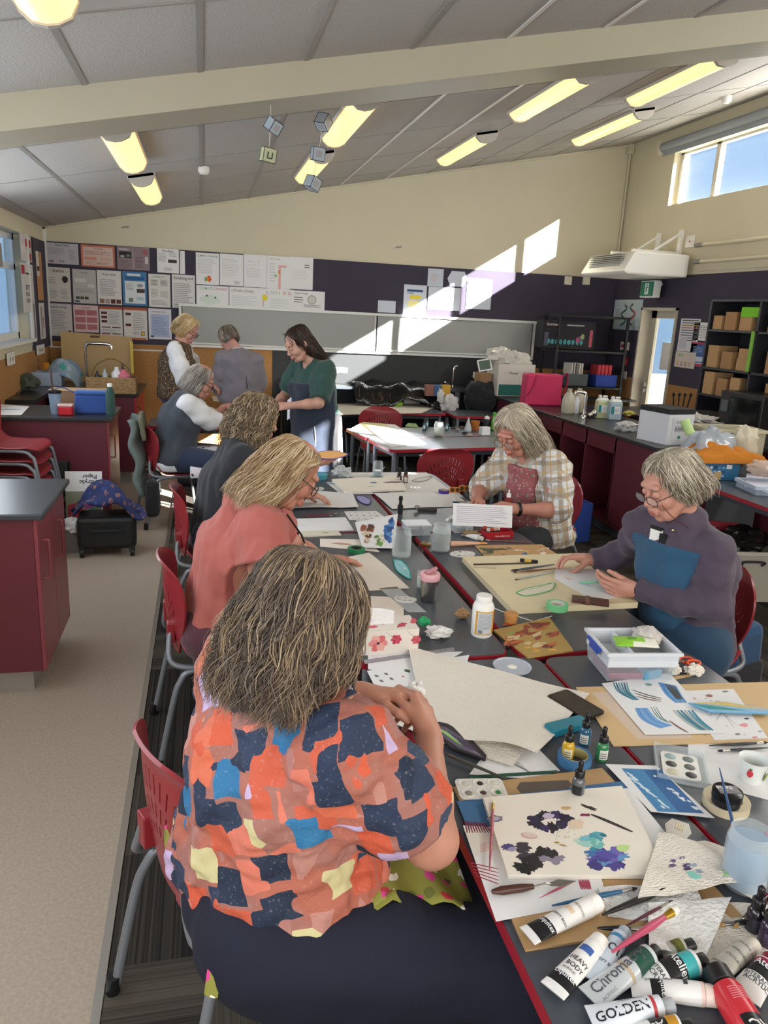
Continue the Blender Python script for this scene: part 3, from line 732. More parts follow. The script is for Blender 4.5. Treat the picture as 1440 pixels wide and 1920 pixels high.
def glasses(parent,c,R,mat,w=.027,h=.019,y=.112,z=.000,sc=1,drop=0,r=.0012,label=None):
 m=MB(mat);L= lambda a,b,d:loc(c,R,a,b,d,sc)
 for s in (-1,1):
  P=[]
  for i in range(17):
   a=2*PI*i/16;P.append(L(s*.034+w*math.copysign(abs(math.cos(a))**.75,math.cos(a)),y-.004-.20*abs(s*.034+w*math.cos(a))*.4,z-drop+h*math.copysign(abs(math.sin(a))**.75,math.sin(a))))
  m.tube(P,r,6)
  m.tube([L(s*.061,y-.010,z-drop+.006),L(s*.078,.06,z-drop*.6+.008),L(s*.082,-.004,z+.010),L(s*.080,-.022,z-.012)],r*1.1,6)
 m.tube([L(-.009,y-.004,z-drop+.004),L(0,y+.001,z-drop+.008),L(.009,y-.004,z-drop+.004)],r,6)
 o=m.build('glasses',parent,smooth=60)
 g=MB(glassy('spectacle_lens','#e8eef0',.05))
 for s in (-1,1):g.add([L(s*.034+w*.95*math.cos(2*PI*i/14),y-.006,z-drop+h*.95*math.sin(2*PI*i/14)) for i in range(14)],[list(range(14))])
 g.build('lens',o)
 return o
HM={}
def hairmats(cols):
 out=[]
 for h in cols:
  if h not in HM:HM[h]=M('hair_'+h,h,.42,spec=.45)
  out.append(HM[h])
 return out
def hair(parent,c,R,levels,cols,n=1500,seg=14,r=.0016,wave=.010,freq=2.5,azf=.9,fringe=None,clumps=90,seed=1,part=0,depth=.22,sc=1,frizz=.003,capcol=None,lenvar=.25,name='hair',capk=.93,lo=-PI,hi=PI,curl=0):
 """levels: (z, cx, cy, rx, ry) from crown to tip in the head frame; az 0 = front, + to the right.
       fringe: (s_end) for the strands that stay over the forehead."""
 rs=np.random.RandomState(seed);lv=np.array(levels,float)*sc;m=len(lv);C=np.array(c,float)
 def env(az,s,k):
  u=np.clip(s,0,1)*(m-1);i=np.minimum(u.astype(int),m-2);t=(u-i)[..., None];t2=t
  # smooth interpolation (Catmull-Rom)
  p0,p1,p2,p3=lv[np.maximum(i-1,0)],lv[i],lv[i+1],lv[np.minimum(i+2,m-1)]
  q=.5*((2*p1)+(p2-p0)*t2+(2*p0-5*p1+4*p2-p3)*t2**2+(3*p1-3*p2+p3-p0)*t2**3)
  x=q[...,1]+np.sin(az)*np.maximum(q[...,3],.001)*k;y=q[...,2]+np.cos(az)*np.maximum(q[...,4],.001)*k; return np.stack([x,y,q[...,0]-(1-k)*.0*x],-1)
 ca=rs.uniform(lo,hi,clumps);cph=rs.uniform(0,2*PI,(clumps,3));cl=rs.randint(0,clumps,n);sd=rs.normal(0,.16,n)
 az0=ca[cl]+sd*2.2;aze=ca[cl]+sd*.55;L=1-lenvar*rs.rand(n)**2;dep=1-depth*rs.rand(n)**1.3;cdep=(rs.rand(clumps)*.08)[cl]
 S_=np.linspace(0,1,seg)[None,:];s=S_*L[:, None];s=.015+s*.985
 az=az0[:, None]*(1-S_**.8)+aze[:, None]*S_**.8
 w=(az+PI)%(2*PI)-PI-part;fr=np.abs(w)<azf
 keep=np.ones(n,bool)
 if fringe is not None:
  isf=(np.abs(w[:,0])<azf)&(rs.rand(n)<fringe[1]);s=np.where(isf[:, None],s*fringe[0]/np.maximum(L[:, None],.01)*(.8+.3*rs.rand(n))[:, None],s)
 else:isf=np.zeros(n,bool)
 sw=np.clip((s-.10)/.28,0,1);sw=sw*sw*(3-2*sw)
 sg=np.where(w[:,:1]>=0,1,-1);push=np.where(fr&~isf[:, None],sg*(azf-np.abs(w))*sw,0);az=az+push
 P=env(az,s,(dep*(1-cdep))[:, None]*(1-.02*S_))
 side=np.stack([np.cos(az),-np.sin(az),np.zeros_like(az)],-1);rad=np.stack([np.sin(az),np.cos(az),np.zeros_like(az)],-1)
 A=(wave*np.clip(s*1.5,0,1))[..., None]
 ph=cph[cl]+rs.normal(0,.35,(n,3))
 P=P+side*A*np.sin(2*PI*freq*s+ph[:,:1])[..., None]+rad*A*.8*np.sin(2*PI*freq*1.13*s+ph[:,1:2])[..., None]
 if curl:P[...,2]+=curl*(np.sin(2*PI*freq*1.7*s+ph[:,2:3]))
 fz=rs.normal(0,1,(n,seg,3));fz=np.cumsum(fz,1)*frizz/3*np.clip(s,.1,1)[..., None];P=P+fz
 W=P@R+C
 T_=np.gradient(W,axis=1);T_/=np.linalg.norm(T_,axis=2,keepdims=True)+1e-9
 radw=rad@R;B=np.cross(T_,radw);B/=np.linalg.norm(B,axis=2,keepdims=True)+1e-9;Nn=np.cross(B,T_)
 rr=(r*(.6+.8*rs.rand(n)))[:, None]*np.clip(1.15-S_**3*.95,.15,1)
 k=3;V=np.stack([W+(B*math.cos(2*PI*j/k)*1.5+Nn*math.sin(2*PI*j/k))*rr[..., None] for j in range(k)],2).reshape(-1,3)
 base=(np.arange(n)[:, None]*seg+np.arange(seg-1)[None,:])*k
 F=np.concatenate([np.stack([base+j,base+(j+1)%k,base+k+(j+1)%k,base+k+j],-1).reshape(-1,4) for j in range(k)])
 mats=hairmats(cols);ci=rs.randint(0,len(cols),clumps)[cl];ci=np.where(rs.rand(n)<.35,rs.randint(0,len(cols),n),ci)
 idx=np.tile(np.repeat(ci,seg-1),k)
 o=np_mesh(name,V,F,mats,idx,parent)
 # scalp layer below the strands
 na,ns=40,16;A_,B_=np.meshgrid(np.linspace(-PI,PI,na),np.linspace(.0,.93,ns),indexing='ij')
 ww=(A_-part+PI)%(2*PI)-PI;lim=np.where(np.abs(ww)<azf*.98,(fringe[0]*.85 if fringe else .17),1.0);Q=env(A_,np.minimum(B_,lim),capk)@R+C
 fi=(np.arange(na-1)[:, None]*ns+np.arange(ns-1)[None,:]).reshape(-1);Fc=np.stack([fi,fi+ns,fi+ns+1,fi+1],1)
 capm_=hairmats([capcol or cols[0]]);Fc=Fc.astype(int)
 o2=np_mesh('hair_underlayer',Q.reshape(-1,3),Fc,capm_, None,o)
 return o
def person(label,at_):
 t=thing('person',label,'person',at_); return t
def addto(t,o):  # parent while keeping world placement
 o.parent=t;o.matrix_parent_inverse=Matrix.Translation(t.location).inverted(); return o
# --- shared body volumes
A= lambda *v:np.array(v,float)
def torso(S_,pel,chest,neck,shR,shL,g=1.0,off=0,hipw=.13,bust=0,fwd=(1,0,0),k=.06,belly=0):
 ax=nrm(shR-shL);hx=ax*hipw;f=nrm(fwd)
 mid=(pel+chest)/2
 S_.cap(pel-hx*.55,pel+hx*.55,.125*g+off,.125*g+off,k)
 S_.cap(mid-hx*.40,mid+hx*.40,.112*g+off,.112*g+off,k)
 S_.cap(pel,chest,.125*g+off,.125*g+off,k)
 S_.cap(chest-ax*.065*g,chest+ax*.065*g,.112*g+off,.112*g+off,k)
 up=(shR+shL)/2;S_.cap(chest,up-(up-chest)*.15,.118*g+off,.085*g+off,k)
 S_.cap(shL*.92+up*.08,shR*.92+up*.08,.057*g+off,.057*g+off,.05)
 S_.cap(up,neck,.075*g+off,.060+off*.4,.05)
 if bust:
  for s in (-1,1):S_.ell(chest+f*(.075*g+off)+ax*s*.075-A(0,0,.01),(.075*bust,.075*bust,.08*bust),.05)
 if belly:S_.ell(mid+f*.06*g,(.10*belly,.10*belly,.11*belly),.06)
def arm(S_,sh,el,wr,g=1.0,off=0,k=.02,fore=True):
 m=sh*.5+el*.5
 S_.cap(sh,m,.052*g+off,.050*g+off,k);S_.cap(m,el,.050*g+off,.042*g+off,k)
 if fore:q=el*.65+wr*.35;S_.cap(el,q,.043*g+off,.041*g**.5+off,k);S_.cap(q,wr,.040*g**.5+off,.026+off,k)
def leg(S_,hip,kn,an,g=1.0,off=0,k=.03):
 S_.cap(hip,kn,.092*g+off,.062*g+off,k);q=kn*.65+an*.35;S_.cap(kn,q,.06*g+off,.056*g+off,k);S_.cap(q,an,.056*g+off,.038+off,k)
def shoe(S_,an,f,k=.02):
 f=nrm(f);S_.cap(an-A(0,0,.03)-f*.02,an+f*.13-A(0,0,.045),.040,.034,k);S_.cut((0,0,.006),(0,0,-1))
def smesh(S_,name,mats,parent,idxfn=None,folds=None):
 P,F=S_.mesh();idx= None
 if idxfn is not None:idx=idxfn(P[F].mean(1))
 o=np_mesh(name,P,F,mats,idx); return addto(parent,o)
def box_of(pts,m=.2):
 p=np.array(pts); return p.min(0)-m,p.max(0)+m
lipm= lambda h:M('lip_'+h,h,.45)
browm= lambda h:M('brow_'+h,h,.8)
def face_idx(c,R,sc=1.0,extra=None):
 def fn(Cn):
  q=(Cn-np.array(c))@R.T/sc;x,y,z=q[:,0],q[:,1],q[:,2];i=np.zeros(len(Cn),int)
  i[(np.abs(x)<.024-.0*x)&(y>.085)&(z<-.056+.00*x)&(z>-.078)&(((z+.066)/.0115)**2+(x/.026)**2<1)]=1
  ex=np.abs(x)-.031
  i[(y>.06)&(np.abs(ex)<.019)&(np.abs(z-(.0275-ex*ex*14))<.0035)]=2
  i[(y>.07)&(np.abs(ex)<.014)&(np.abs(z-(-.0045+ex*ex*20))<.0016)]=2
  if extra is not None:extra(Cn,i)
  return i
 return fn
def skinbody(t,J,head,sc=1.0,g=1.0,res=.007,hres=.0042,hands=(),skinh='#c98f72',lip='#a85c50',brow='#6b5646',arms=True,neckr=.052,handres=.0035,armg=1.0):
 c,R=head;fine=[(c,.125*sc,hres)] if hres else []
 for h in hands:fine.append((np.array(h['wr'])+nrm(h['d'])*.075,.115,handres))
 pts=[J['pel'],c,J['shR'],J['shL'],J['elR'],J['elL'],J['wrR'],J['wrL']];lo,hi=box_of(pts,.24)
 S_=SDF(lo,hi,res,fine)
 torso(S_,J['pel'],J['chest'],J['neck'],J['shR'],J['shL'],g*.86)
 S_.cap(J['neck'],c-R[2]*.05*sc-R[1]*.015,neckr+.006,neckr,.03)
 head_sdf(S_,c,R,sc)
 for s in 'RL':arm(S_,J['sh'+s],J['el'+s],J['wr'+s],armg)
 for h in hands:hand_sdf(S_,**h)
 return smesh(S_,'body',[skin(skinh),lipm(lip),browm(brow)],t,face_idx(c,R,sc))
def hollow(S_,a,b,r0,r1):  # open a sleeve or neckline end
 S_.cap(a,b,r0,r1,.004,'s')
def glabel(name,mat,J,parent,build,pad=.22,res=.008,pts=None,mats=None,idxfn=None):
 lo,hi=box_of(pts if pts is not None else list(J.values()),pad);S_=SDF(lo,hi,res);build(S_); return smesh(S_,name,mats or [mat],parent,idxfn)

# cloth materials
def patchwork():
 m=bpy.data.materials.new('patchwork_print');m.use_nodes= True;n=m.node_tree.nodes;l=m.node_tree.links;b=n['Principled BSDF'];b.inputs['Roughness'].default_value=.8
 tc=n.new('ShaderNodeTexCoord');nz=n.new('ShaderNodeTexNoise');nz.inputs['Scale'].default_value=9;l.new(tc.outputs['Object'],nz.inputs['Vector'])
 ad=n.new('ShaderNodeVectorMath');ad.operation='MULTIPLY_ADD';ad.inputs[1].default_value=(.045,.045,.045);l.new(nz.outputs['Color'],ad.inputs[0]);l.new(tc.outputs['Object'],ad.inputs[2])
 mp=n.new('ShaderNodeMapping');mp.inputs['Rotation'].default_value=(.3,.2,.5);l.new(ad.outputs[0],mp.inputs[0])
 v1=n.new('ShaderNodeTexVoronoi');v1.inputs['Scale'].default_value=14.5;v1.distance='CHEBYCHEV';v1.inputs['Randomness'].default_value=.8;l.new(mp.outputs[0],v1.inputs['Vector'])
 sp=n.new('ShaderNodeSeparateColor');l.new(v1.outputs['Color'],sp.inputs[0])
 r=n.new('ShaderNodeValToRGB');r.color_ramp.interpolation='CONSTANT';e=r.color_ramp.elements
 pal=['#1f2c42','#c9583a','#b58074','#26354e','#d06a4c','#2b6f9c','#bfa8cc','#22304a','#d07560','#1c2a40','#c25a40','#c9c08f','#a9746c','#33425a']
 e[0].position=0;e[0].color=lin(pal[0]);e[1].position=1/len(pal);e[1].color=lin(pal[1])
 for i,p in enumerate(pal[2:]):q=e.new((i+2)/len(pal));q.color=lin(p)
 l.new(sp.outputs[0],r.inputs[0])
 v2=n.new('ShaderNodeTexVoronoi');v2.inputs['Scale'].default_value=14.5;v2.distance='CHEBYCHEV';v2.inputs['Randomness'].default_value=.8;l.new(mp.outputs[0],v2.inputs['Vector'])
 cp=n.new('ShaderNodeMath');cp.operation='GREATER_THAN';cp.inputs[1].default_value=.47;l.new(v2.outputs['Distance'],cp.inputs[0])
 n2=n.new('ShaderNodeTexNoise');n2.inputs['Scale'].default_value=7;l.new(tc.outputs['Object'],n2.inputs['Vector'])
 r2=n.new('ShaderNodeValToRGB');r2.color_ramp.elements[0].position=.42;r2.color_ramp.elements[0].color=lin('#9c6a60');r2.color_ramp.elements[1].position=.58;r2.color_ramp.elements[1].color=lin('#ab6350');l.new(n2.outputs['Fac'],r2.inputs[0])
 mx=n.new('ShaderNodeMix');mx.data_type='RGBA';l.new(cp.outputs[0],mx.inputs[0]);l.new(r.outputs[0],mx.inputs[6]);l.new(r2.outputs[0],mx.inputs[7])
 # brushed speckle over the patches
 n3=n.new('ShaderNodeTexNoise');n3.inputs['Scale'].default_value=160;n3.inputs['Detail'].default_value=4;l.new(tc.outputs['Object'],n3.inputs['Vector'])
 r3=n.new('ShaderNodeValToRGB');r3.color_ramp.elements[0].position=.6;r3.color_ramp.elements[1].position=.72;r3.color_ramp.elements[1].color=(.22,.22,.22,1);l.new(n3.outputs['Fac'],r3.inputs[0])
 m2=n.new('ShaderNodeMix');m2.data_type='RGBA';l.new(r3.outputs[0],m2.inputs[0]);l.new(mx.outputs[2],m2.inputs[6]);m2.inputs[7].default_value=lin('#c7b8b8');l.new(m2.outputs[2],b.inputs['Base Color'])
 bp=n.new('ShaderNodeBump');bp.inputs['Strength'].default_value=.5;bp.inputs['Distance'].default_value=.012
 n4=n.new('ShaderNodeTexNoise');n4.inputs['Scale'].default_value=16;n4.inputs['Detail'].default_value=4;n4.inputs['Distortion'].default_value=1.2;l.new(tc.outputs['Object'],n4.inputs['Vector'])
 l.new(n4.outputs['Fac'],bp.inputs['Height']);l.new(bp.outputs[0],b.inputs['Normal'])
 return m
def floral(name,base,cols,scale=30,thr=.32,rough=.85):  # printed motifs: random coloured blobs over a ground colour
 m=bpy.data.materials.new(name);m.use_nodes= True;n=m.node_tree.nodes;l=m.node_tree.links;b=n['Principled BSDF'];b.inputs['Roughness'].default_value=rough
 tc=n.new('ShaderNodeTexCoord');nz=n.new('ShaderNodeTexNoise');nz.inputs['Scale'].default_value=scale*1.3;l.new(tc.outputs['Object'],nz.inputs['Vector'])
 ad=n.new('ShaderNodeVectorMath');ad.operation='MULTIPLY_ADD';ad.inputs[1].default_value=(.8/scale,)*3;l.new(nz.outputs['Color'],ad.inputs[0]);l.new(tc.outputs['Object'],ad.inputs[2])
 v=n.new('ShaderNodeTexVoronoi');v.inputs['Scale'].default_value=scale;l.new(ad.outputs[0],v.inputs['Vector'])
 sp=n.new('ShaderNodeSeparateColor');l.new(v.outputs['Color'],sp.inputs[0]);r=n.new('ShaderNodeValToRGB');r.color_ramp.interpolation='CONSTANT';e=r.color_ramp.elements
 e[0].color=lin(cols[0]);e[1].position=1/len(cols);e[1].color=lin(cols[1%len(cols)])
 for i,p in enumerate(cols[2:]):q=e.new((i+2)/len(cols));q.color=lin(p)
 l.new(sp.outputs[0],r.inputs[0]);c=n.new('ShaderNodeMath');c.operation='LESS_THAN';c.inputs[1].default_value=thr;l.new(v.outputs['Distance'],c.inputs[0])
 mx=n.new('ShaderNodeMix');mx.data_type='RGBA';mx.inputs[6].default_value=lin(base);l.new(c.outputs[0],mx.inputs[0]);l.new(r.outputs[0],mx.inputs[7]);l.new(mx.outputs[2],b.inputs['Base Color'])
 return m
def plaid():
 m=bpy.data.materials.new('plaid_flannel');m.use_nodes= True;n=m.node_tree.nodes;l=m.node_tree.links;b=n['Principled BSDF'];b.inputs['Roughness'].default_value=.9
 tc=n.new('ShaderNodeTexCoord');mp=n.new('ShaderNodeMapping');mp.inputs['Rotation'].default_value=(.1,.15,.5);l.new(tc.outputs['Object'],mp.inputs[0]);sp=n.new('ShaderNodeSeparateXYZ');l.new(mp.outputs[0],sp.inputs[0])
 col= None
 prev=lin('#d5d6d4')
 for ax_,per,wid,ph,cc in (('Z',.085,.30,0,'#8a7456'),('X',.085,.30,.2,'#8a7456'),('Y',.085,.25,.5,'#a8967c'),('Z',.085,.07,.5,'#c9a24e'),('X',.085,.08,.65,'#b98f45'),('Y',.0425,.10,.1,'#b7b9ba')):
  a=n.new('ShaderNodeMath');a.operation='MULTIPLY_ADD';a.inputs[1].default_value=1/per;a.inputs[2].default_value=ph;l.new(sp.outputs[ax_],a.inputs[0])
  f=n.new('ShaderNodeMath');f.operation='FRACT';l.new(a.outputs[0],f.inputs[0]);c=n.new('ShaderNodeMath');c.operation='LESS_THAN';c.inputs[1].default_value=wid;l.new(f.outputs[0],c.inputs[0])
  k=n.new('ShaderNodeMath');k.operation='MULTIPLY';k.inputs[1].default_value=.68;l.new(c.outputs[0],k.inputs[0])
  mx=n.new('ShaderNodeMix');mx.data_type='RGBA';l.new(k.outputs[0],mx.inputs[0]);mx.inputs[7].default_value=lin(cc)
  if col is None:mx.inputs[6].default_value=prev
  else:l.new(col,mx.inputs[6])
  col=mx.outputs[2]
 l.new(col,b.inputs['Base Color']); return m
cloth= lambda nm,h,bump=.25,sc=70,var=.05:M(nm,h,.9,bump=bump,bscale=sc,var=var,vscale=6,sheen=.15)

# === 1. woman in the foreground, seen from behind
t=thing('person','person with wavy blonde hair and a colourful patchwork print top, nearest the camera','person',(.08,1.36,0))
J=dict(pel=A(.125,1.43,.61),chest=A(.155,1.40,.88),neck=A(.170,1.38,1.09),shR=A(.262,1.225,1.005),shL=A(.070,1.555,1.02),elR=A(.425,1.215,.800),wrR=A(.485,1.455,.885),elL=A(.13,1.66,.88),wrL=A(.355,1.575,.93))
HR=head_frame((.80,.50,-.42));hc=A(.195,1.405,1.205)
handsP1=[dict(wr=J['wrR'],d=A(-.02,.88,.46),n=A(-.75,.25,-.55),side=1,curl=(.75,.85,.95,1.0),thumb=(.9,.35,.35),tb=(.1,.35),sc=1.05),
     dict(wr=J['wrL'],d=A(.93,-.15,-.10),n=A(.12,-.5,-.86),side=-1,curl=(.55,.6,.7,.75),sc=1.0)]
skinbody(t,J,(hc,HR),1.04,1.12,.007,.006,handsP1,'#c68a6d',armg=1.22,handres=.0032)
def top1(S_):
 torso(S_,J['pel'],J['chest'],J['neck'],J['shR'],J['shL'],1.16,.022,.16,.9,(.83,.2,0),.07,1.1)
 S_.cap(A(.14,1.42,.64),A(.20,1.34,.61),.165,.165,.06)
 for s in 'RL':arm(S_,J['sh'+s],J['el'+s],J['wr'+s],1.2,.026,.05,fore=False)
 S_.cap(J['neck'],hc,.075,.06,.03,'s')
 S_.folds(.011,42,3,(.3,.3,1),.35);S_.folds(.006,95,5,(.6,-.2,.6),.3);
 S_.cut(A(.12,1.40,.545),(-.16,.12,-1))
 d=nrm(J['elR']-J['shR']);S_.cut(J['elR']-d*.055,d,within=(J['elR'],.12))
 d2=nrm(J['elL']-J['shL']);S_.cut(J['elL']-d2*.04,d2,within=(J['elL'],.13))
 hollow(S_,J['elR']-d*.085,J['elR']+d*.05,.072,.078)
glabel('patchwork_top',patchwork(),J,t,top1,.26,.0062)
def trou1(S_):
 R_,L_=A(.14,1.27,.55),A(.10,1.53,.55)
 S_.cap(A(.085,1.30,.56),A(.07,1.52,.56),.12,.12,.06);leg(S_,R_,A(.60,1.14,.545),A(.64,1.14,.10),1.38,.012,.05);leg(S_,L_,A(.62,1.60,.545),A(.68,1.62,.10),1.3,.012,.05)
 S_.cap(A(.11,1.42,.58),A(.12,1.42,.70),.16,.15,.05)
 S_.folds(.006,30,8,(1,-.2,.1),.3);S_.cut((0,0,.455),(0,0,-1),within=(A(.05,1.38,.45),.30))
glabel('trousers',M('navy_trousers','#14182a',.85,bump=.12,bscale=120),J,t,trou1,.2,.008,pts=[A(-.15,1.0,.08),A(.75,1.7,.8)])
glabel('shoes',cloth('dark_shoe','#222224'),J,t, lambda S_:(shoe(S_,A(.66,1.14,.09),(1,0,0)),shoe(S_,A(.70,1.62,.09),(1,.1,0))),res=.012,pts=[A(.6,1.0,0),A(.9,1.7,.1)],pad=.1)
hair(t_h:=t,hc-np.array(t.location),HR,[(.128,.0,-.02,.001,.001),(.112,0,-.02,.070,.078),(.06,0,-.012,.104,.118),(-.01,0,-.016,.116,.128),(-.075,0,-.024,.124,.128),(-.135,0,-.03,.126,.118),(-.185,.0,-.035,.124,.105)],
  ['#574a42','#685a50','#75665a','#8c7860','#5c5048','#a58e70','#7d6e5f','#4c433d','#b5a084'],n=9500,seg=24,r=.00085,wave=.0150,freq=2.4,azf=.85,clumps=130,seed=4,depth=.30,sc=1.05,frizz=.007,capcol='#3d342e',lenvar=.32)
# watch, apron tie
m=MB(blackp);w=J['wrL'];dd=nrm(J['wrL']-J['elL']);X_,Y_,_=frame_from(dd);
P_=[Vector(w-dd*.018)+(X_*math.cos(a)+Y_*math.sin(a))*.0335 for a in [2*PI*i/18 for i in range(19)]];m.tube(P_,.0075,6,flat=1);addto(t,m.build('watch',smooth=60))
fl=floral('green_floral_cotton','#8a8a3c',['#d1408a','#e9e6da','#b5343c','#6e7434','#3c4a2a'],26,.36)
m=MB(fl);m.tube(smoothpath([(.02,1.24,.60),(.12,1.20,.60),(.24,1.19,.64),(.36,1.22,.68)],4),.013,6,flat=.35)
addto(t,m.build('apron_tie',smooth=60));m=MB(fl);m.sphere((-.075,1.52,.72),(.028,.020,.018),6);m.tube(smoothpath([(-.075,1.52,.71),(-.085,1.49,.66),(-.075,1.47,.62),(-.07,1.46,.59)],3),.014,6,flat=.3);m.tube(smoothpath([(-.075,1.52,.71),(-.055,1.47,.66),(-.045,1.43,.63)],3),.013,6,flat=.3)
addto(t,m.build('apron_tie',smooth=60));m=MB(fl);m.tube([(.015,1.225,.60),(.005,1.20,.56),(.0,1.195,.52)],.014,6,flat=.25)
addto(t,m.build('apron_tie',smooth=60));m=MB(fl);m.grid(12,12, lambda a,b:(.31+.22*b,1.20+.34*a+.015*math.sin(9*a+5*b),.665-.02*b+.016*math.sin(11*b+5*a)))
addto(t,m.build('apron',smooth=60,solid=.003))

# === 2. woman in the coral top
t=thing('person','person in a coral short sleeved top with blonde hair and glasses, writing at the table','person',(.10,2.95,0))
J=dict(pel=A(.07,2.93,.55),chest=A(.13,2.88,.86),neck=A(.205,2.86,1.08),shR=A(.20,2.70,1.00),shL=A(.16,3.06,1.01),elR=A(.225,2.60,.755),wrR=A(.44,2.72,.765),elL=A(.36,3.12,.80),wrL=A(.51,3.06,.755))
HR=head_frame((.86,.08,-.60));hc=A(.315,2.83,1.195)
skinbody(t,J,(hc,HR),1.10,1.1,.008,.004,[dict(wr=J['wrL'],d=A(.9,.35,-.05),n=A(.1,0,-1),side=-1,curl=(.3,.35,.4,.45)),dict(wr=J['wrR'],d=A(.9,.35,-.05),n=A(.1,0,-1),side=1,curl=(.5,.55,.6,.65))],'#c9886c',brow='#8a6a48',armg=1.25)
def top2(S_):
 torso(S_,J['pel'],J['chest'],J['neck'],J['shR'],J['shL'],1.10,.022,.14,.9,(1,0,0),.07,1.0)
 for s in 'RL':arm(S_,J['sh'+s],J['el'+s],J['wr'+s],1.3,.032,.05,fore=False)
 S_.cap(J['neck'],hc,.072,.06,.02,'s');S_.folds(.013,34,13,(.1,.1,1),.3);S_.folds(.007,75,14,(.2,0,1),.3);S_.cut(A(.07,2.93,.545),(0,.05,-1))
 d=nrm(J['elR']-J['shR']);S_.cut(J['elR']-d*.15,d,within=(J['elR'],.19));hollow(S_,J['elR']-d*.185,J['elR']+d*.05,.074,.088)
 d2=nrm(J['elL']-J['shL']);S_.cut(J['elL']-d2*.06,d2,within=(J['elL'],.14))
glabel('coral_top',cloth('coral_cotton','#aa5e55',.12,60),J,t,top2,.26,.008)
glabel('trousers',cloth('plum_trousers','#53303a'),J,t, lambda S_:(S_.cap(A(.03,2.85,.55),A(.03,3.0,.55),.14,.14,.05),leg(S_,A(.1,2.82,.53),A(.55,2.78,.54),A(.6,2.78,.1),1.2,.01),leg(S_,A(.1,3.04,.53),A(.55,3.08,.54),A(.6,3.08,.1),1.2,.01),S_.cut((0,0,.456),(0,0,-1),within=(A(.05,2.92,.45),.28))),res=.011,pts=[A(-.1,2.7,.08),A(.65,3.15,.7)])
glabel('shoes',cloth('dark_shoe','#222224'),J,t, lambda S_:(shoe(S_,A(.62,2.78,.09),(1,0,0)),shoe(S_,A(.62,3.08,.09),(1,0,0))),res=.012,pts=[A(.6,2.7,0),A(.8,3.1,.1)],pad=.1)
hair(t,hc-np.array(t.location),HR,[(.122,.0,-.01,.001,.001),(.106,0,-.014,.062,.070),(.06,0,-.012,.092,.106),(.0,0,-.022,.102,.112),(-.07,0,-.035,.108,.112),(-.14,0,-.05,.108,.105),(-.19,0,-.06,.10,.095)],
  ['#a08260','#b89c76','#ccb590','#8a6f50','#ab9070','#d4c4a6'],n=3400,seg=18,r=.0013,wave=.010,freq=1.9,azf=1.42,clumps=110,seed=9,depth=.20,sc=1.07,frizz=.006,capcol='#80623c')
addto(t,glasses(None,hc,HR,M('dark_frame','#4a3328',.35),sc=1.09,r=.0022,drop=.006,y=.110))
m=MB(whitep);m.box((.375,2.83,.865),(.008,.055,.085),rz=.1);m.use(blackp);m.tube([(.30,2.78,1.04),(.36,2.8,.95),(.375,2.83,.91)],.004,6);addto(t,m.build('name_badge'))

# === 3. curly haired person in the dark hoodie
t=thing('person','curly haired person in a dark hoodie, holding a purple and orange painted leaf','person',(.12,4.2,0))
J=dict(pel=A(.09,4.18,.55),chest=A(.14,4.17,.85),neck=A(.20,4.18,1.06),shR=A(.19,4.02,1.0),shL=A(.17,4.36,1.0),elR=A(.33,4.00,.80),wrR=A(.52,4.08,.80),elL=A(.42,4.32,.86),wrL=A(.57,4.10,.975))
HR=head_frame((.95,.15,-.32));hc=A(.285,4.20,1.205)
skinbody(t,J,(hc,HR),1.05,1,.009,.0055,[dict(wr=J['wrL'],d=A(.85,-.30,.10),n=A(-.1,.3,.9),side=-1,curl=(.45,.4,.4,.45),thumb=(.8,.5,.5)),dict(wr=J['wrR'],d=A(.95,.1,-.1),n=A(0,0,-1),side=1,curl=(.3,.3,.3,.3))],'#c58a70')
def top3(S_):
 torso(S_,J['pel'],J['chest'],J['neck'],J['shR'],J['shL'],1.0,.028,.13,0,(1,0,0),.07)
 for s in 'RL':arm(S_,J['sh'+s],J['el'+s],J['wr'+s],1.05,.02,.04)
 S_.cap(J['neck']+A(-.05,-.07,.0),J['neck']+A(-.05,.07,.0),.05,.05,.04);S_.cap(J['neck']+A(0.0,-.09,-.01),J['neck']+A(.06,-.05,-.05),.035,.03,.03)
 S_.cap(J['neck'],hc,.068,.06,.02,'s');S_.folds(.013,34,23,(.1,.1,1),.3)
 S_.cut(J['wrR'],J['wrR']-J['elR'],within=(J['wrR'],.1));S_.cut(J['wrL']-A(.02,0,.02),J['wrL']-J['elL'],within=(J['wrL'],.1));S_.cut((0,0,.5),(0,0,-1))
glabel('hoodie',cloth('charcoal_hoodie','#26292e'),J,t,top3,.22,.010)
glabel('trousers',cloth('denim_dark','#26344c'),J,t, lambda S_:(S_.cap(A(.05,4.1,.55),A(.05,4.26,.55),.13,.13,.05),leg(S_,A(.1,4.07,.53),A(.52,4.06,.53),A(.56,4.06,.1),1.1),leg(S_,A(.1,4.30,.53),A(.52,4.32,.53),A(.56,4.32,.1),1.1),S_.cut((0,0,.456),(0,0,-1),within=(A(.05,4.18,.45),.26))),res=.012,pts=[A(-.1,3.95,.08),A(.65,4.4,.7)])
hair(t,hc-np.array(t.location),HR,[(.125,.0,-.01,.001,.001),(.108,0,-.012,.07,.078),(.06,0,-.014,.105,.115),(.0,0,-.024,.120,.125),(-.07,0,-.035,.122,.122),(-.14,0,-.04,.112,.108),(-.19,0,-.045,.10,.09)],
  ['#6b5a46','#85725a','#a08d70','#54473a','#b8a586'],n=2600,seg=22,r=.0016,wave=.016,freq=4.6,azf=.95,clumps=140,seed=19,depth=.28,sc=1.06,frizz=.012,capcol='#4a3e32',curl=.006)

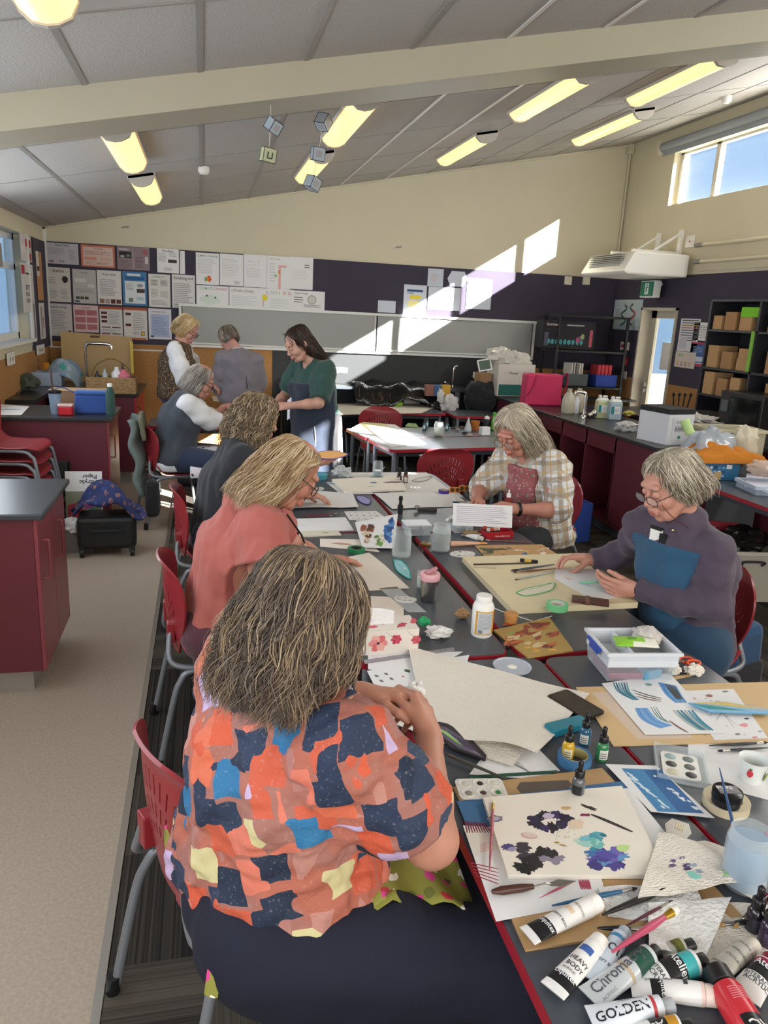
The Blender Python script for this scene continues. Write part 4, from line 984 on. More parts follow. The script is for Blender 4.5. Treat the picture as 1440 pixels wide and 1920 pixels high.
# === 4. seated person in the grey vest
t=thing('person','seated person with grey hair and glasses in a grey vest and white shirt','person',(-.25,6.4,0))
J=dict(pel=A(-.27,6.42,.55),chest=A(-.20,6.45,.85),neck=A(-.12,6.52,1.05),shR=A(-.13,6.30,1.0),shL=A(-.18,6.66,1.0),elR=A(.03,6.38,.86),wrR=A(.25,6.50,.87),elL=A(.05,6.78,.82),wrL=A(.17,6.85,.92))
HR=head_frame((.88,-.05,-.45));hc=A(-.035,6.52,1.175)
skinbody(t,J,(hc,HR),1.12,1,.010,.006,[dict(wr=J['wrR'],d=A(.9,.3,-.05),n=A(0,0,-1),side=1,curl=(.4,.45,.5,.55)),dict(wr=J['wrL'],d=A(.75,0,.25),n=A(.2,-.2,-.9),side=-1,curl=(.9,.9,.9,.9))],'#c98f78',handres=.005)
def top4(S_,off=.024):
 torso(S_,J['pel'],J['chest'],J['neck'],J['shR'],J['shL'],1.08,off,.14,0,(1,0,0),.07,.9);S_.cap(J['neck'],hc,.066,.06,.02,'s');S_.folds(.012,30,33,(.1,.1,1),.3);S_.cut((0,0,.52),(0,0,-1))
glabel('grey_vest',cloth('slate_wool','#3c434c'),J,t,top4,.22,.010)
def sh4(S_):
 for s in 'RL':arm(S_,J['sh'+s],J['el'+s],J['wr'+s],1.2,.026,.04,fore=False);S_.cap(J['el'+s],J['el'+s]*.4+J['wr'+s]*.6,.07,.06,.04)
 S_.folds(.012,34,34,(.8,.1,.2),.3)
 for s in 'RL':S_.cut(J['el'+s]*.55+J['wr'+s]*.45,J['wr'+s]-J['el'+s],within=(J['wr'+s],.22))
glabel('white_shirt',cloth('white_cotton','#d9dbde'),J,t,sh4,.2,.010)
glabel('shirt_tail',cloth('white_cotton','#d9dbde'),J,t, lambda S_:(S_.cap(A(-.28,6.33,.53),A(-.28,6.52,.53),.135,.135,.04),S_.cut((0,0,.54),(0,0,1)),S_.cut((0,0,.462),(0,0,-1))),res=.012,pts=[A(-.4,6.2,.45),A(-.1,6.6,.6)],pad=.1)
def tr4(S_):
 leg(S_,A(-.22,6.32,.55),A(.16,6.22,.54),A(-.02,6.12,.10),1.25,.01,.04);leg(S_,A(-.22,6.54,.55),A(.18,6.58,.54),A(.15,6.6,.1),1.2,.01,.04);S_.cut((0,0,.456),(0,0,-1),within=(A(-.25,6.42,.45),.25))
glabel('trousers',cloth('navy_denim','#27324a'),J,t,tr4,res=.011,pts=[A(-.35,6.05,.08),A(.25,6.7,.7)])
glabel('shoes',cloth('dark_shoe','#222224'),J,t, lambda S_:(shoe(S_,A(-.06,6.12,.08),(1,-.1,0)),shoe(S_,A(.15,6.6,.08),(1,0,0))),res=.012,pts=[A(-.2,6.0,0),A(.35,6.7,.1)],pad=.1)
apf=floral('leaf_print_cotton','#d6d2da',['#4a4034','#7a6a50','#c9c4cc','#3d4238','#a08a70'],24,.40)
m=MB(apf);m.grid(12,12, lambda a,b:(-.12+.40*a,6.12+.50*b,.655-.06*abs(b-.5)*2-.13*max(0,a-.75)*2+.010*math.sin(9*b+4*a)-(.16*(1-b)**4)));addto(t,m.build('apron',smooth=60,solid=.003))
hair(t,hc-np.array(t.location),HR,[(.118,.0,-.01,.001,.001),(.100,0,-.012,.060,.068),(.05,0,-.014,.088,.102),(-.01,0,-.024,.096,.104),(-.06,0,-.032,.098,.104),(-.115,0,-.04,.092,.094)],
  ['#8f8a84','#a9a39b','#bfb9b0','#77726c'],n=1500,seg=12,r=.0021,wave=.004,freq=1.3,azf=1.0,clumps=60,seed=29,depth=.15,sc=1.12,capcol='#77726c')
addto(t,glasses(None,hc,HR,M('black_frame','#1c1c1e',.35),sc=1.12,r=.003,drop=.006,y=.110))

# === standing figures
def standing(label,p,H,J,hd,hsc,skinh,hands,topfn,topn,topm,bot,botn,botm,hairargs,extra=None,res=.011,g=1.0,hres=.006):
 t=thing('person',label,'person',(p[0],p[1],0));hc,HR=hd
 skinbody(t,J,hd,hsc,g,res,hres,hands,skinh,handres=.005);glabel(topn,topm,J,t,topfn,.22,res-.001)
 glabel(botn,botm,J,t,bot,res=.013,pts=[A(p[0]-.2,p[1]-.2,.1),A(p[0]+.2,p[1]+.2,1.0)],pad=.14)
 glabel('shoes',cloth('dark_shoe','#222224'),J,t, lambda S_:(shoe(S_,A(p[0]-.02,p[1]-.1,.08),HR[1]*A(1,1,0)),shoe(S_,A(p[0]-.02,p[1]+.1,.08),HR[1]*A(1,1,0))),res=.014,pts=[A(p[0]-.2,p[1]-.2,0),A(p[0]+.2,p[1]+.2,.1)],pad=.1)
 hair(t,hc-A(p[0],p[1],0),HR,**hairargs); return t
# 5. blonde in a brown patterned vest
p=(-.20,7.82);hc=A(-.165,7.82,1.545);HR=head_frame((.85,-.25,-.62))
J=dict(pel=A(-.28,7.84,.92),chest=A(-.27,7.84,1.20),neck=A(-.22,7.82,1.42),shR=A(-.27,7.66,1.35),shL=A(-.20,7.99,1.35),elR=A(-.20,7.60,1.08),wrR=A(.03,7.68,1.03),elL=A(-.08,8.02,1.10),wrL=A(.10,7.9,1.02))
def t5(S_):torso(S_,J['pel'],J['chest'],J['neck'],J['shR'],J['shL'],1.05,.022,.13,.9,(1,-.2,0),.07);S_.cap(J['neck'],hc,.07,.06,.02,'s');S_.folds(.006,34,43,(.1,.1,1),.3);S_.cut((0,0,.88),(0,0,-1))
def legs_at(p,g=1.1,z=.95): return lambda S_:(S_.cap(A(p[0]-.05,p[1]-.07,z-.02),A(p[0]-.05,p[1]+.07,z-.02),.135*g,.135*g,.05),leg(S_,A(p[0]-.04,p[1]-.1,z-.07),A(p[0],p[1]-.1,.5),A(p[0]-.02,p[1]-.1,.1),g),leg(S_,A(p[0]-.04,p[1]+.1,z-.07),A(p[0],p[1]+.1,.5),A(p[0]-.02,p[1]+.1,.1),g))
t=standing('standing person with short blonde hair in a brown patterned vest and white shirt',p,1.66,J,(hc,HR),1.10,'#c9907a',[dict(wr=J['wrR'],d=A(.9,.2,-.3),n=A(0,.3,-.9),side=1,curl=(.5,.5,.5,.5)),dict(wr=J['wrL'],d=A(.8,-.4,-.2),n=A(0,-.3,-.9),side=-1,curl=(.5,.5,.5,.5))],
 t5,'patterned_vest',floral('brown_vest_print','#4a3a2c',['#8a7050','#2c241e','#a58a62'],70,.4),legs_at((-.24,7.84)),'trousers',cloth('navy_apron','#283040'),
 dict(levels=[(.125,.0,-.01,.001,.001),(.112,0,-.01,.068,.074),(.065,0,-.012,.098,.108),(.01,0,-.022,.106,.108),(-.04,0,-.03,.100,.102),(-.09,0,-.035,.085,.09)],cols=['#bfa476','#d2bc94','#a68c62','#e0d2b0'],n=1500,seg=12,r=.0022,wave=.006,freq=1.6,azf=.9,clumps=60,seed=39,sc=1.08,capcol='#a5834a',fringe=(.30,.3)))
def sh5(S_):
 for s in 'RL':arm(S_,J['sh'+s]*1.0,J['el'+s],J['wr'+s],1.1,.026,.04,fore=False);S_.cap(J['el'+s],J['el'+s]*.6+J['wr'+s]*.4,.06,.05,.03)
 S_.cap(J['neck']-A(.01,.05,.02),J['neck']+A(.06,-.02,-.05),.032,.02,.02);S_.folds(.011,40,44,(0,.1,1),.3)
 for s in 'RL':S_.cut(J['el'+s]*.72+J['wr'+s]*.28,J['wr'+s]-J['el'+s],within=(J['wr'+s],.24))
glabel('white_shirt',cloth('white_cotton','#d9dbde'),J,t,sh5,.2,.010)
m=MB(cloth('navy_apron','#283040'));m.grid(8,10, lambda a,b:(-.115+.03*math.sin(PI*a)-.04*b,7.72+.24*a,1.22-.34*b));addto(t,m.build('apron_bib',smooth=60,solid=.006));m=MB(cloth('navy_apron','#283040'));m.grid(8,8, lambda a,b:(-.12+.03*math.sin(PI*a),7.66+.36*a,.90-.4*b));addto(t,m.build('apron',smooth=60,solid=.006))
addto(t,glasses(None,hc,HR,M('black_frame','#1c1c1e',.35),sc=1.1,r=.0025))
# 6. grey cardigan seen from behind
p=(.30,7.86);hc=A(.235,7.80,1.475);HR=head_frame((-.35,.62,-.60))
J=dict(pel=A(.34,7.82,.92),chest=A(.35,7.80,1.17),neck=A(.30,7.80,1.36),shR=A(.50,7.76,1.28),shL=A(.17,7.72,1.28),elR=A(.56,7.86,1.03),wrR=A(.50,8.05,.95),elL=A(.12,7.80,1.02),wrL=A(.16,8.02,.92))
def t6(S_):
 torso(S_,J['pel'],J['chest'],J['neck'],J['shR'],J['shL'],1.0,.022,.13,0,(-.3,.9,0),.07)
 for s in 'RL':arm(S_,J['sh'+s],J['el'+s],J['wr'+s],1.0,.018,.04)
 S_.cap(J['neck'],hc,.062,.06,.02,'s');S_.folds(.012,34,53,(.1,.1,1),.3);S_.cut((0,0,.84),(0,0,-1))
 for s in 'RL':S_.cut(J['wr'+s],J['wr'+s]-J['el'+s],within=(J['wr'+s],.1))
t=standing('standing person with short grey hair in a grey cardigan, seen from behind',p,1.58,J,(hc,HR),1.05,'#c9907a',[dict(wr=J['wrR'],d=A(-.2,.9,-.2),n=A(0,-.2,-.9),side=1,curl=(.5,.5,.5,.5)),dict(wr=J['wrL'],d=A(.2,.9,-.2),n=A(0,-.2,-.9),side=-1,curl=(.5,.5,.5,.5))],
 t6,'grey_cardigan',cloth('grey_knit','#77737a'),legs_at((.36,7.86),.95,.86),'trousers',cloth('dark_trousers','#2a2c30'),
 dict(levels=[(.118,.0,-.01,.001,.001),(.102,0,-.01,.062,.068),(.055,0,-.012,.088,.100),(.0,0,-.024,.090,.098),(-.04,0,-.032,.082,.088),(-.07,0,-.04,.07,.075)],cols=['#6f675c','#8d8578','#a79e90','#5b5349'],n=1300,seg=11,r=.0022,wave=.003,freq=1.2,azf=.9,clumps=50,seed=49,sc=1.05,capcol='#5b5349',fringe=(.33,.5)))
m=MB(cloth('apron_strap','#4c4a50'));m.tube(smoothpath([(.36,7.70,1.35),(.38,7.655,1.28),(.40,7.645,1.15),(.41,7.66,1.0)],3),.009,6,flat=.4);m.sphere((.345,7.70,1.36),.008,5);addto(t,m.build('apron_strap',smooth=60))
m=MB(cloth('white_collar','#d5d7da'));m.tube(smoothpath([(.36,7.74,1.385),(.31,7.725,1.39),(.25,7.745,1.375)],3),.014,6,flat=.5);addto(t,m.build('collar',smooth=60))
# 7. brown haired person in a dark green top and navy apron
p=(.86,6.42);hc=A(.755,6.36,1.515);HR=head_frame((-.80,-.28,-.50))
J=dict(pel=A(.93,6.43,.92),chest=A(.90,6.42,1.17),neck=A(.86,6.40,1.385),shR=A(.80,6.57,1.31),shL=A(.98,6.27,1.30),elR=A(.68,6.60,1.07),wrR=A(.56,6.45,.99),elL=A(.90,6.13,1.06),wrL=A(.66,6.16,1.03))
def t7(S_):
 torso(S_,J['pel'],J['chest'],J['neck'],J['shR'],J['shL'],1.05,.024,.13,.95,(-.8,-.3,0),.07,1)
 for s in 'RL':arm(S_,J['sh'+s],J['el'+s],J['wr'+s],1.15,.03,.04,fore=False)
 S_.cap(J['neck'],hc,.07,.06,.02,'s');S_.cap(J['neck'],J['neck']+A(-.12,-.06,-.06),.05,.04,.02,'s');S_.folds(.012,34,63,(.1,.1,1),.3);S_.cut((0,0,.95),(0,0,-1))
 for s in 'RL':d=nrm(J['el'+s]-J['sh'+s]);S_.cut(J['el'+s]-d*.03,d,within=(J['el'+s],.12))
t=standing('standing person with long dark brown hair in a green top, navy apron on',p,1.66,J,(hc,HR),1.12,'#cf9a80',[dict(wr=J['wrR'],d=A(-.6,-.6,-.1),n=A(.3,-.5,-.6),side=1,curl=(.5,.5,.5,.5)),dict(wr=J['wrL'],d=A(-.9,.1,-.1),n=A(0,.6,-.6),side=-1,curl=(.6,.6,.6,.6))],
 t7,'green_top',cloth('bottle_green','#2c4a44'), lambda S_:(S_.cap(A(.96,6.36,.90),A(.90,6.52,.90),.155,.155,.06),S_.cap(A(.93,6.43,.9),A(.93,6.43,.32),.18,.21,.05),S_.folds(.012,26,64,(0,0,1),.1),S_.cut((0,0,.12),(0,0,-1))),'black_skirt',cloth('black_cotton','#17181c'),
 dict(levels=[(.128,.0,-.02,.001,.001),(.112,0,-.022,.066,.074),(.06,0,-.018,.090,.104),(.0,0,-.03,.092,.104),(-.08,0,-.055,.085,.085),(-.16,0,-.09,.07,.07),(-.25,.0,-.12,.05,.045)],cols=['#2e201b','#3f2c25','#4d372d','#241a17'],n=1900,seg=16,r=.0022,wave=.006,freq=1.7,azf=1.15,clumps=70,seed=59,sc=1.1,capcol='#2e201b'),g=1.05)
def ap7(S_):
 torso(S_,J['pel'],J['chest'],J['neck'],J['shR'],J['shL'],1.08,.034,.14,.95,(-.8,-.3,0),.07,1);S_.cap(A(.93,6.42,.92),A(.93,6.42,.35),.205,.25,.06);S_.folds(.010,30,65,(0,0,1),.1)
 S_.cut(A(.93,6.42,1.20),(0,0,1));S_.cut(A(.985,6.44,1),(.86,.30,0));S_.cut((0,0,.44),(0,0,-1));S_.cap(A(.95,6.42,1.3),A(.95,6.42,.3),.12,.17,.01,'s')
glabel('navy_apron',cloth('navy_apron','#283040'),J,t,ap7,.3,.011,pts=[A(.65,6.15,.4),A(1.15,6.7,1.25)])
m=MB(M('white_cotton_skirt','#c9d0e0',.9));m.grid(10,12, lambda a,b:(.97+.19*math.sin(a*2.2-.5)+.03*b,6.20+.34*a,.90-.42*b+.01*math.sin(20*a)));addto(t,m.build('tied_cloth',smooth=60,solid=.004))
m=MB(M('sunglass','#3c3228',.2));m.tube([loc(hc,HR,x,.035+.04*(1-abs(x)/.08),.118-abs(x)*.35,1.12) for x in (-.08,-.05,-.02,0,.02,.05,.08)],.005,6);addto(t,m.build('glasses_on_head',smooth=60))

# === 8. plaid shirt, long grey hair
t=thing('person','person with long light grey hair and glasses in a cream plaid shirt and red apron','person',(1.85,4.05,0))
J=dict(pel=A(1.98,4.12,.55),chest=A(1.92,4.07,.86),neck=A(1.83,4.03,1.07),shR=A(1.79,4.18,1.0),shL=A(1.92,3.88,1.0),elR=A(1.60,4.17,.80),wrR=A(1.50,3.95,.80),elL=A(1.90,3.72,.79),wrL=A(1.65,3.72,.80))
HR=head_frame((-.80,-.40,-.60));hc=A(1.705,3.96,1.19)
skinbody(t,J,(hc,HR),1.12,1.05,.0085,.0048,[dict(wr=J['wrL'],d=A(-.95,.2,.1),n=A(.1,.4,-.8),side=-1,curl=(.6,.7,.8,.9)),dict(wr=J['wrR'],d=A(-.2,-.8,.1),n=A(-.2,.1,-.9),side=1,curl=(.5,.5,.5,.5))],'#c9876e',armg=1.1,handres=.004)
def top8(S_):
 torso(S_,J['pel'],J['chest'],J['neck'],J['shR'],J['shL'],1.06,.024,.14,.8,(-.85,-.4,0),.07,1)
 for s in 'RL':arm(S_,J['sh'+s],J['el'+s],J['wr'+s],1.08,.028,.05,fore=False);S_.cap(J['el'+s],J['el'+s]*.75+J['wr'+s]*.25,.060,.054,.03)
 S_.cap(J['neck'],hc,.066,.06,.02,'s');S_.cap(J['neck'],J['neck']+A(-.13,-.07,-.07),.045,.05,.02,'s');S_.folds(.013,34,73,(.1,.1,1),.3);S_.folds(.004,80,74,(.5,0,1),.3);S_.cut((0,0,.5),(0,0,-1))
 for s in 'RL':S_.cut(J['el'+s]*.8+J['wr'+s]*.2,J['wr'+s]-J['el'+s],within=(J['wr'+s],.24))
glabel('plaid_shirt',plaid(),J,t,top8,.22,.0085)
def ap8(S_):
 torso(S_,J['pel'],J['chest'],J['neck'],J['shR'],J['shL'],1.06,.036,.14,.85,(-.85,-.4,0),.07,1.05);S_.folds(.005,34,75,(0,0,1),.2)
 S_.cut(A(1.92,4.06,.985),(0,0,1));S_.cut((0,0,.52),(0,0,-1));S_.cut(A(1.855,4.04,1),(.86,.42,0));S_.cut(A(1.84,3.90,.9),(.42,-.86,0));S_.cut(A(1.76,4.18,.9),(-.42,.86,0))
glabel('apron',floral('faded_red_print','#9c5a5c',['#c7a8a4','#8a4448','#b5807e','#6f9a78'],60,.33),J,t,ap8,.22,.009)
glabel('trousers',cloth('dark_trousers','#2a2c30'),J,t, lambda S_:(leg(S_,A(1.95,4.0,.55),A(1.68,3.85,.54),A(1.7,3.85,.1),1.15),leg(S_,A(1.9,4.2,.55),A(1.62,4.15,.54),A(1.62,4.15,.1),1.15)),res=.013,pts=[A(1.6,3.8,.08),A(2.0,4.3,.7)])
hair(t,hc-np.array(t.location),HR,[(.128,.0,-.01,.001,.001),(.112,0,-.012,.070,.078),(.06,0,-.014,.104,.112),(.0,0,-.024,.112,.116),(-.08,0,-.04,.112,.110),(-.17,0,-.06,.11,.10),(-.25,0,-.075,.10,.09)],
  ['#b3a792','#cbbfa9','#ddd3c0','#998d79','#a89c88'],n=2600,seg=18,r=.0016,wave=.009,freq=1.8,azf=.85,clumps=90,seed=79,depth=.2,sc=1.12,frizz=.009,capcol='#8a7f6c',fringe=(.27,.55))
addto(t,glasses(None,hc,HR,M('gold_frame','#8a7350',.35,.6),sc=1.12,r=.0018,drop=.008))
m=MB(blackp);w=J['wrL'];dd=nrm(J['wrL']-J['elL']);X_,Y_,_=frame_from(dd);m.tube([Vector(w-dd*.01)+(X_*math.cos(a)+Y_*math.sin(a))*.031 for a in [2*PI*i/14 for i in range(15)]],.010,6);addto(t,m.build('watch',smooth=60))

# === 9. purple jumper and blue apron
t=thing('person','person with short grey hair and half glasses in a purple jumper and teal blue apron','person',(1.85,2.52,0))
J=dict(pel=A(1.93,2.56,.55),chest=A(1.875,2.52,.87),neck=A(1.80,2.49,1.09),shR=A(1.755,2.67,1.005),shL=A(1.855,2.345,1.0),elR=A(1.80,2.86,.83),wrR=A(1.655,2.885,.79),elL=A(1.84,2.30,.79),wrL=A(1.66,2.52,.785))
HR=head_frame((-.92,-.05,-.40));hc=A(1.705,2.465,1.225)
skinbody(t,J,(hc,HR),1.06,1.0,.0075,.0033,[dict(wr=J['wrL'],d=A(-.80,.35,.02),n=A(.35,.75,.25),side=-1,curl=(.35,.45,.5,.55),thumb=(.95,.2,.5),tb=(0,.1)),dict(wr=J['wrR'],d=A(-.93,.10,.12),n=A(-.15,-.15,-.95),side=1,curl=((.15,.75,.5),(.2,.75,.5),(.3,.8,.5),(.35,.8,.5)),thumb=(.8,.4,.6),tb=(.2,.3))],'#cb8f74',lip='#a8665c',brow='#8c7d6e',handres=.003)
def top9(S_):
 torso(S_,J['pel'],J['chest'],J['neck'],J['shR'],J['shL'],1.0,.022,.13,.75,(-.95,-.2,0),.07,.9)
 for s in 'RL':arm(S_,J['sh'+s],J['el'+s],J['wr'+s],1.0,.014,.04)
 S_.cap(J['neck']-A(.03,.055,.005),J['neck']+A(.02,.05,.0),.042,.040,.04);S_.cap(J['neck']+A(-.045,-.03,-.01),J['neck']+A(-.05,.03,-.02),.03,.03,.03)
 S_.cap(J['neck']-A(.0,0,.02),hc-A(.0,0,.03),.058,.062,.012,'s');S_.folds(.012,32,83,(.1,.1,1),.35);S_.folds(.006,70,84,(.6,.2,.2),.3)
 S_.cut(J['wrR'],J['wrR']-J['elR'],within=(J['wrR'],.1));S_.cut(J['wrL'],J['wrL']-J['elL'],within=(J['wrL'],.1));S_.cut((0,0,.5),(0,0,-1))
glabel('purple_jumper',cloth('plum_knit','#4c4150',.3,120),J,t,top9,.22,.0075)
def ap9(S_):
 torso(S_,J['pel'],J['chest'],J['neck'],J['shR'],J['shL'],1.0,.034,.13,.8,(-.95,-.2,0),.07,.95);S_.folds(.006,30,85,(0,0,1),.2)
 S_.cut(A(1.85,2.5,.995),(0,0,1));S_.cut((0,0,.52),(0,0,-1));S_.cut(A(1.855,2.5,.9),(.95,.15,0));S_.cut(A(1.80,2.355,.9),(.15,-.95,-.25));S_.cut(A(1.80,2.67,.9),(-.15,.95,-.25))
glabel('blue_apron',cloth('teal_blue_cotton','#27506e',.1),J,t,ap9,.22,.008)
glabel('lower_apron',cloth('teal_blue_dark','#22405a',.1),J,t, lambda S_:(S_.cap(A(1.9,2.45,.56),A(1.9,2.65,.56),.16,.16,.05),leg(S_,A(1.88,2.45,.55),A(1.62,2.42,.53),A(1.62,2.42,.1),1.15),leg(S_,A(1.88,2.66,.55),A(1.62,2.70,.53),A(1.62,2.70,.1),1.15),S_.folds(.006,30,86,(1,0,.2),.2),S_.cut((0,0,.456),(0,0,-1),within=(A(1.93,2.56,.45),.26))),res=.011,pts=[A(1.6,2.4,.08),A(2.0,2.7,.7)])
hair(t,hc-np.array(t.location),HR,[(.124,.0,-.012,.001,.001),(.108,0,-.014,.064,.074),(.06,0,-.014,.092,.106),(.01,0,-.026,.098,.108),(-.03,0,-.045,.090,.102),(-.07,0,-.062,.07,.085)],
  ['#8f8472','#ab9f8b','#c4baa6','#776c5c','#d5ccb9'],n=2600,seg=15,r=.0013,wave=.006,freq=1.5,azf=.95,clumps=80,seed=89,depth=.16,sc=1.08,frizz=.008,capcol='#7a6f5f',fringe=(.33,.42))
# loose bun behind the head
hair(t,np.array(loc(hc,HR,0,-.115,-.02))-np.array(t.location),HR,[(.045,0,0,.001,.001),(.03,0,-.005,.035,.035),(0,0,-.01,.042,.045),(-.03,0,-.012,.038,.04),(-.055,0,-.02,.025,.03)],['#8f8472','#ab9f8b','#c4baa6'],n=500,seg=10,r=.0013,wave=.008,freq=1.6,azf=0,clumps=30,seed=90,name='hair_bun',frizz=.012)
addto(t,glasses(None,hc,HR,M('dark_metal_frame','#2e2622',.35,.4),sc=1.06,r=.0016,drop=.010,y=.112,h=.017,w=.029))
m=MB(M('red_cord','#5a1c22',.6));m.tube(smoothpath([loc(hc,HR,-.066,.09,-.02,1.06),loc(hc,HR,-.075,.075,-.06,1.06),loc(hc,HR,-.078,.05,-.10,1.06),loc(hc,HR,-.07,.01,-.15,1.06)],4),.0016,6);addto(t,m.build('glasses_cord',smooth=60))
m=MB(whitep);q=atx(1229,1010,1.70);m.T=Matrix.Translation(q);m.box((0,0,0),(.006,.055,.08),rz=.3);m.use(blackp);m.box((-.001,0,.042),(.008,.055,.012),rz=.3);m.box((.008,-.036,0),(.01,.03,.06),rz=.3);m.T= None;addto(t,m.build('name_badge'))
m=MB(M('ring_gold','#c9b070',.25,1));m.sphere(atx(1262,994,1.715),.0055,6);addto(t,m.build('button'))
# === THINGS ON THE WALLS
paper_w=M('paper_white','#e0e0e0',.75);paper_c=M('paper_cream','#dcd6c6',.75);ink=M('ink_black','#2b2b2f',.7);inkg=M('ink_grey','#8f8f92',.8);inkl=M('ink_pale','#b4b4b6',.8)
def C_(h,r=.8): return M('paint_'+h,h,r)
def wallsheet(plane,x0,y0,x1,y1,m,th=.002,off=.0):
 f={'b': lambda a,b:aty(a,b,YB-.025-off),'r': lambda a,b:atx(a,b,XR-.004-off),'l': lambda a,b:atx(a,b,XL+.016+off)}[plane]
 tl,br=f(x0,y0),f(x1,y1);
 if plane=='b':p00,w,h,X=Vector((tl.x,tl.y,br.z)),br.x-tl.x,tl.z-br.z,Vector((1,0,0))
 elif plane=='r':p00,w,h,X=Vector((tl.x,tl.y,br.z)),tl.y-br.y,tl.z-br.z,Vector((0,-1,0))
 else:p00,w,h,X=Vector((tl.x,tl.y,br.z)),br.y-tl.y,tl.z-br.z,Vector((0,1,0))
 s=Sheet(w,h,m,th);s.T=corner_T(p00,p00+X,p00+Vector((0,0,1))); return s
def poster(plane,box,m,label,draw,name='poster',cat='poster',group=None,off=0):
 s=wallsheet(plane,*box,m,off=off);draw(s,s.w,s.h); return s.build(name,label,cat,s.T,group=group)
def P_text(title,blocks=((.08,.1,.84,.62,14),),ic=None,tc=ink,size=.13,x=.5):
 def d(s,w,h):
  if title:s.text(title,w*x,h*.86,h*size,tc,.01,center=True,maxw=w*.85)
  for i,(a,b,c,e,n) in enumerate(blocks):s.lines(a*w,b*h,c*w,e*h,n,ic or inkg,.35,seed=i+3)
 return d
def extras(base,*ops):
 def d(s,w,h):
  base(s,w,h)
  for o in ops:o(s,w,h)
 return d
R= lambda x,y,a,b,c:(lambda s,w,h:s.rect(x*w,y*h,a*w,b*h,C_(c)))
BL= lambda x,y,a,b,c,**k:(lambda s,w,h:s.blob(x*w,y*h,a*w,b*h,C_(c),**k))
TX= lambda t,x,y,sz,c='#333336':(lambda s,w,h:s.text(t,x*w,y*h,sz*h,C_(c),.006,maxw=w*.9))
LN= lambda x,y,a,b,n,c='#8f8f92':(lambda s,w,h:s.lines(x*w,y*h,a*w,b*h,n,C_(c),.35,seed=int(x*50+y*90+n)))
G1='printed posters on the left of the back pinboard'
poster('b',(85,454,148,497),M('pap_grey','#b5b4ba',.7),'grey landscape poster headed Rose Gold, top left of the back wall',extras(P_text('Rose Gold',((.06,.45,.6,.32,6),(.7,.2,.24,.5,8)),size=.14),R(.08,.08,.14,.08,'#8a5560'),R(.42,.08,.05,.1,'#7f7f85'),R(.5,.08,.05,.1,'#7f7f85')),group=G1)
poster('b',(151,458,216,503),C_('#c2745a'),'orange bordered landscape poster in the top row of the back wall',extras(P_text('',()),R(.06,.07,.88,.84,'#cdb6ae'),TX('PLATINUM',.38,.8,.09),LN(.1,.55,.8,.2,5,'#9a6a5c'),R(.1,.3,.36,.16,'#c98e7c'),R(.54,.3,.36,.16,'#c9a698'),LN(.12,.1,.76,.15,4,'#9a6a5c')),group=G1)
poster('b',(219,461,281,508),C_('#8d7c80'),'mauve two panel poster with a black photograph, top row of the back wall',extras(P_text('',()),R(.49,.03,.01,.94,'#c9bfc0'),R(.06,.5,.38,.28,'#2c2a2c'),R(.1,.52,.12,.1,'#b5aeb0'),R(.28,.55,.12,.12,'#77706f'),LN(.06,.82,.36,.1,2,'#e2dcdc'),LN(.06,.06,.38,.36,7,'#6b5c60'),LN(.56,.1,.3,.5,8,'#5f5256'),R(.8,.7,.14,.2,'#a55c66'),R(.86,.3,.09,.3,'#c9c2c2')),group=G1)
poster('b',(294,465,336,513),paper_w,'white poster with black headline and dark block, right end of the top printed row',extras(P_text('Rhodium',((.06,.45,.42,.35,7),(.55,.68,.4,.15,3),(.3,.08,.4,.15,4))),R(.5,.42,.4,.14,'#3a3a3c')),group=G1)
poster('b',(86,500,134,567),C_('#c7c4be'),'white poster headed Stellite with a black stone drawing',extras(P_text('Stellite',((.1,.1,.35,.25,6),(.58,.1,.34,.3,7),(.08,.52,.3,.2,4)),size=.12),BL(.78,.66,.13,.10,'#26282a',j=.12)),group=G1)
poster('b',(135,504,182,570),C_('#b4b3b1'),'grey poster with a timeline of boxes, second from left in the middle row',extras(P_text('',()),TX('HISTORY',.36,.88,.05),*[R(.1+.16*i,.62,.14,.12,'#cfcecb') for i in range(3)],*[R(.66+.13*i,.48,.11,.1,'#cfcecb') for i in range(2)],LN(.1,.3,.8,.14,4),*[R(.1+.19*i,.12,.17,.08,'#4a4642') for i in range(3)],R(.06,.03,.2,.05,'#3f5870')),group=G1)
poster('b',(181,506,229,572),C_('#d2d0cd'),'white poster headed Rose Gold with a row of brown photos at its foot',extras(P_text('Rose Gold',((.1,.25,.78,.5,10),),size=.085),*[R(.08+.23*i,.03,.19,.13,c) for i,c in enumerate(('#8a6a58','#a5938a','#5c3028','#6a3c32'))]),group=G1)
poster('b',(229,508,276,574),C_('#4479a8'),'blue bordered poster in the middle row of the back wall',extras(P_text('',()),R(.09,.06,.84,.66,'#cfd4d6'),R(.1,.76,.8,.08,'#2c5c8c'),R(.2,.87,.55,.07,'#d5d9dc'),LN(.13,.45,.34,.2,5),BL(.72,.60,.12,.05,'#8a8f92'),R(.58,.38,.34,.12,'#4a3c3a'),R(.24,.1,.18,.12,'#6a7a6a'),R(.56,.16,.3,.1,'#a9c0c4')),group=G1)
poster('b',(278,513,320,577),C_('#cfcfca'),'white text poster with framed paragraphs, right of the blue bordered poster',extras(P_text('',()),TX('INFORMATION',.22,.9,.05),*[R(a,b,.35,.2,'#bdbdb8') for a,b in ((.1,.64),(.54,.64),(.54,.3))],LN(.1,.3,.36,.26,6),LN(.12,.66,.3,.16,4,'#77777a'),LN(.56,.66,.3,.16,4,'#77777a'),LN(.1,.06,.8,.16,4)),group=G1)
poster('b',(322,514,366,579),C_('#d2d2d0'),'handwritten white sheet with a large heading, above the blinds at the left',extras(P_text('Smelting and',((.06,.08,.86,.68,12),),size=.13)),group=G1)
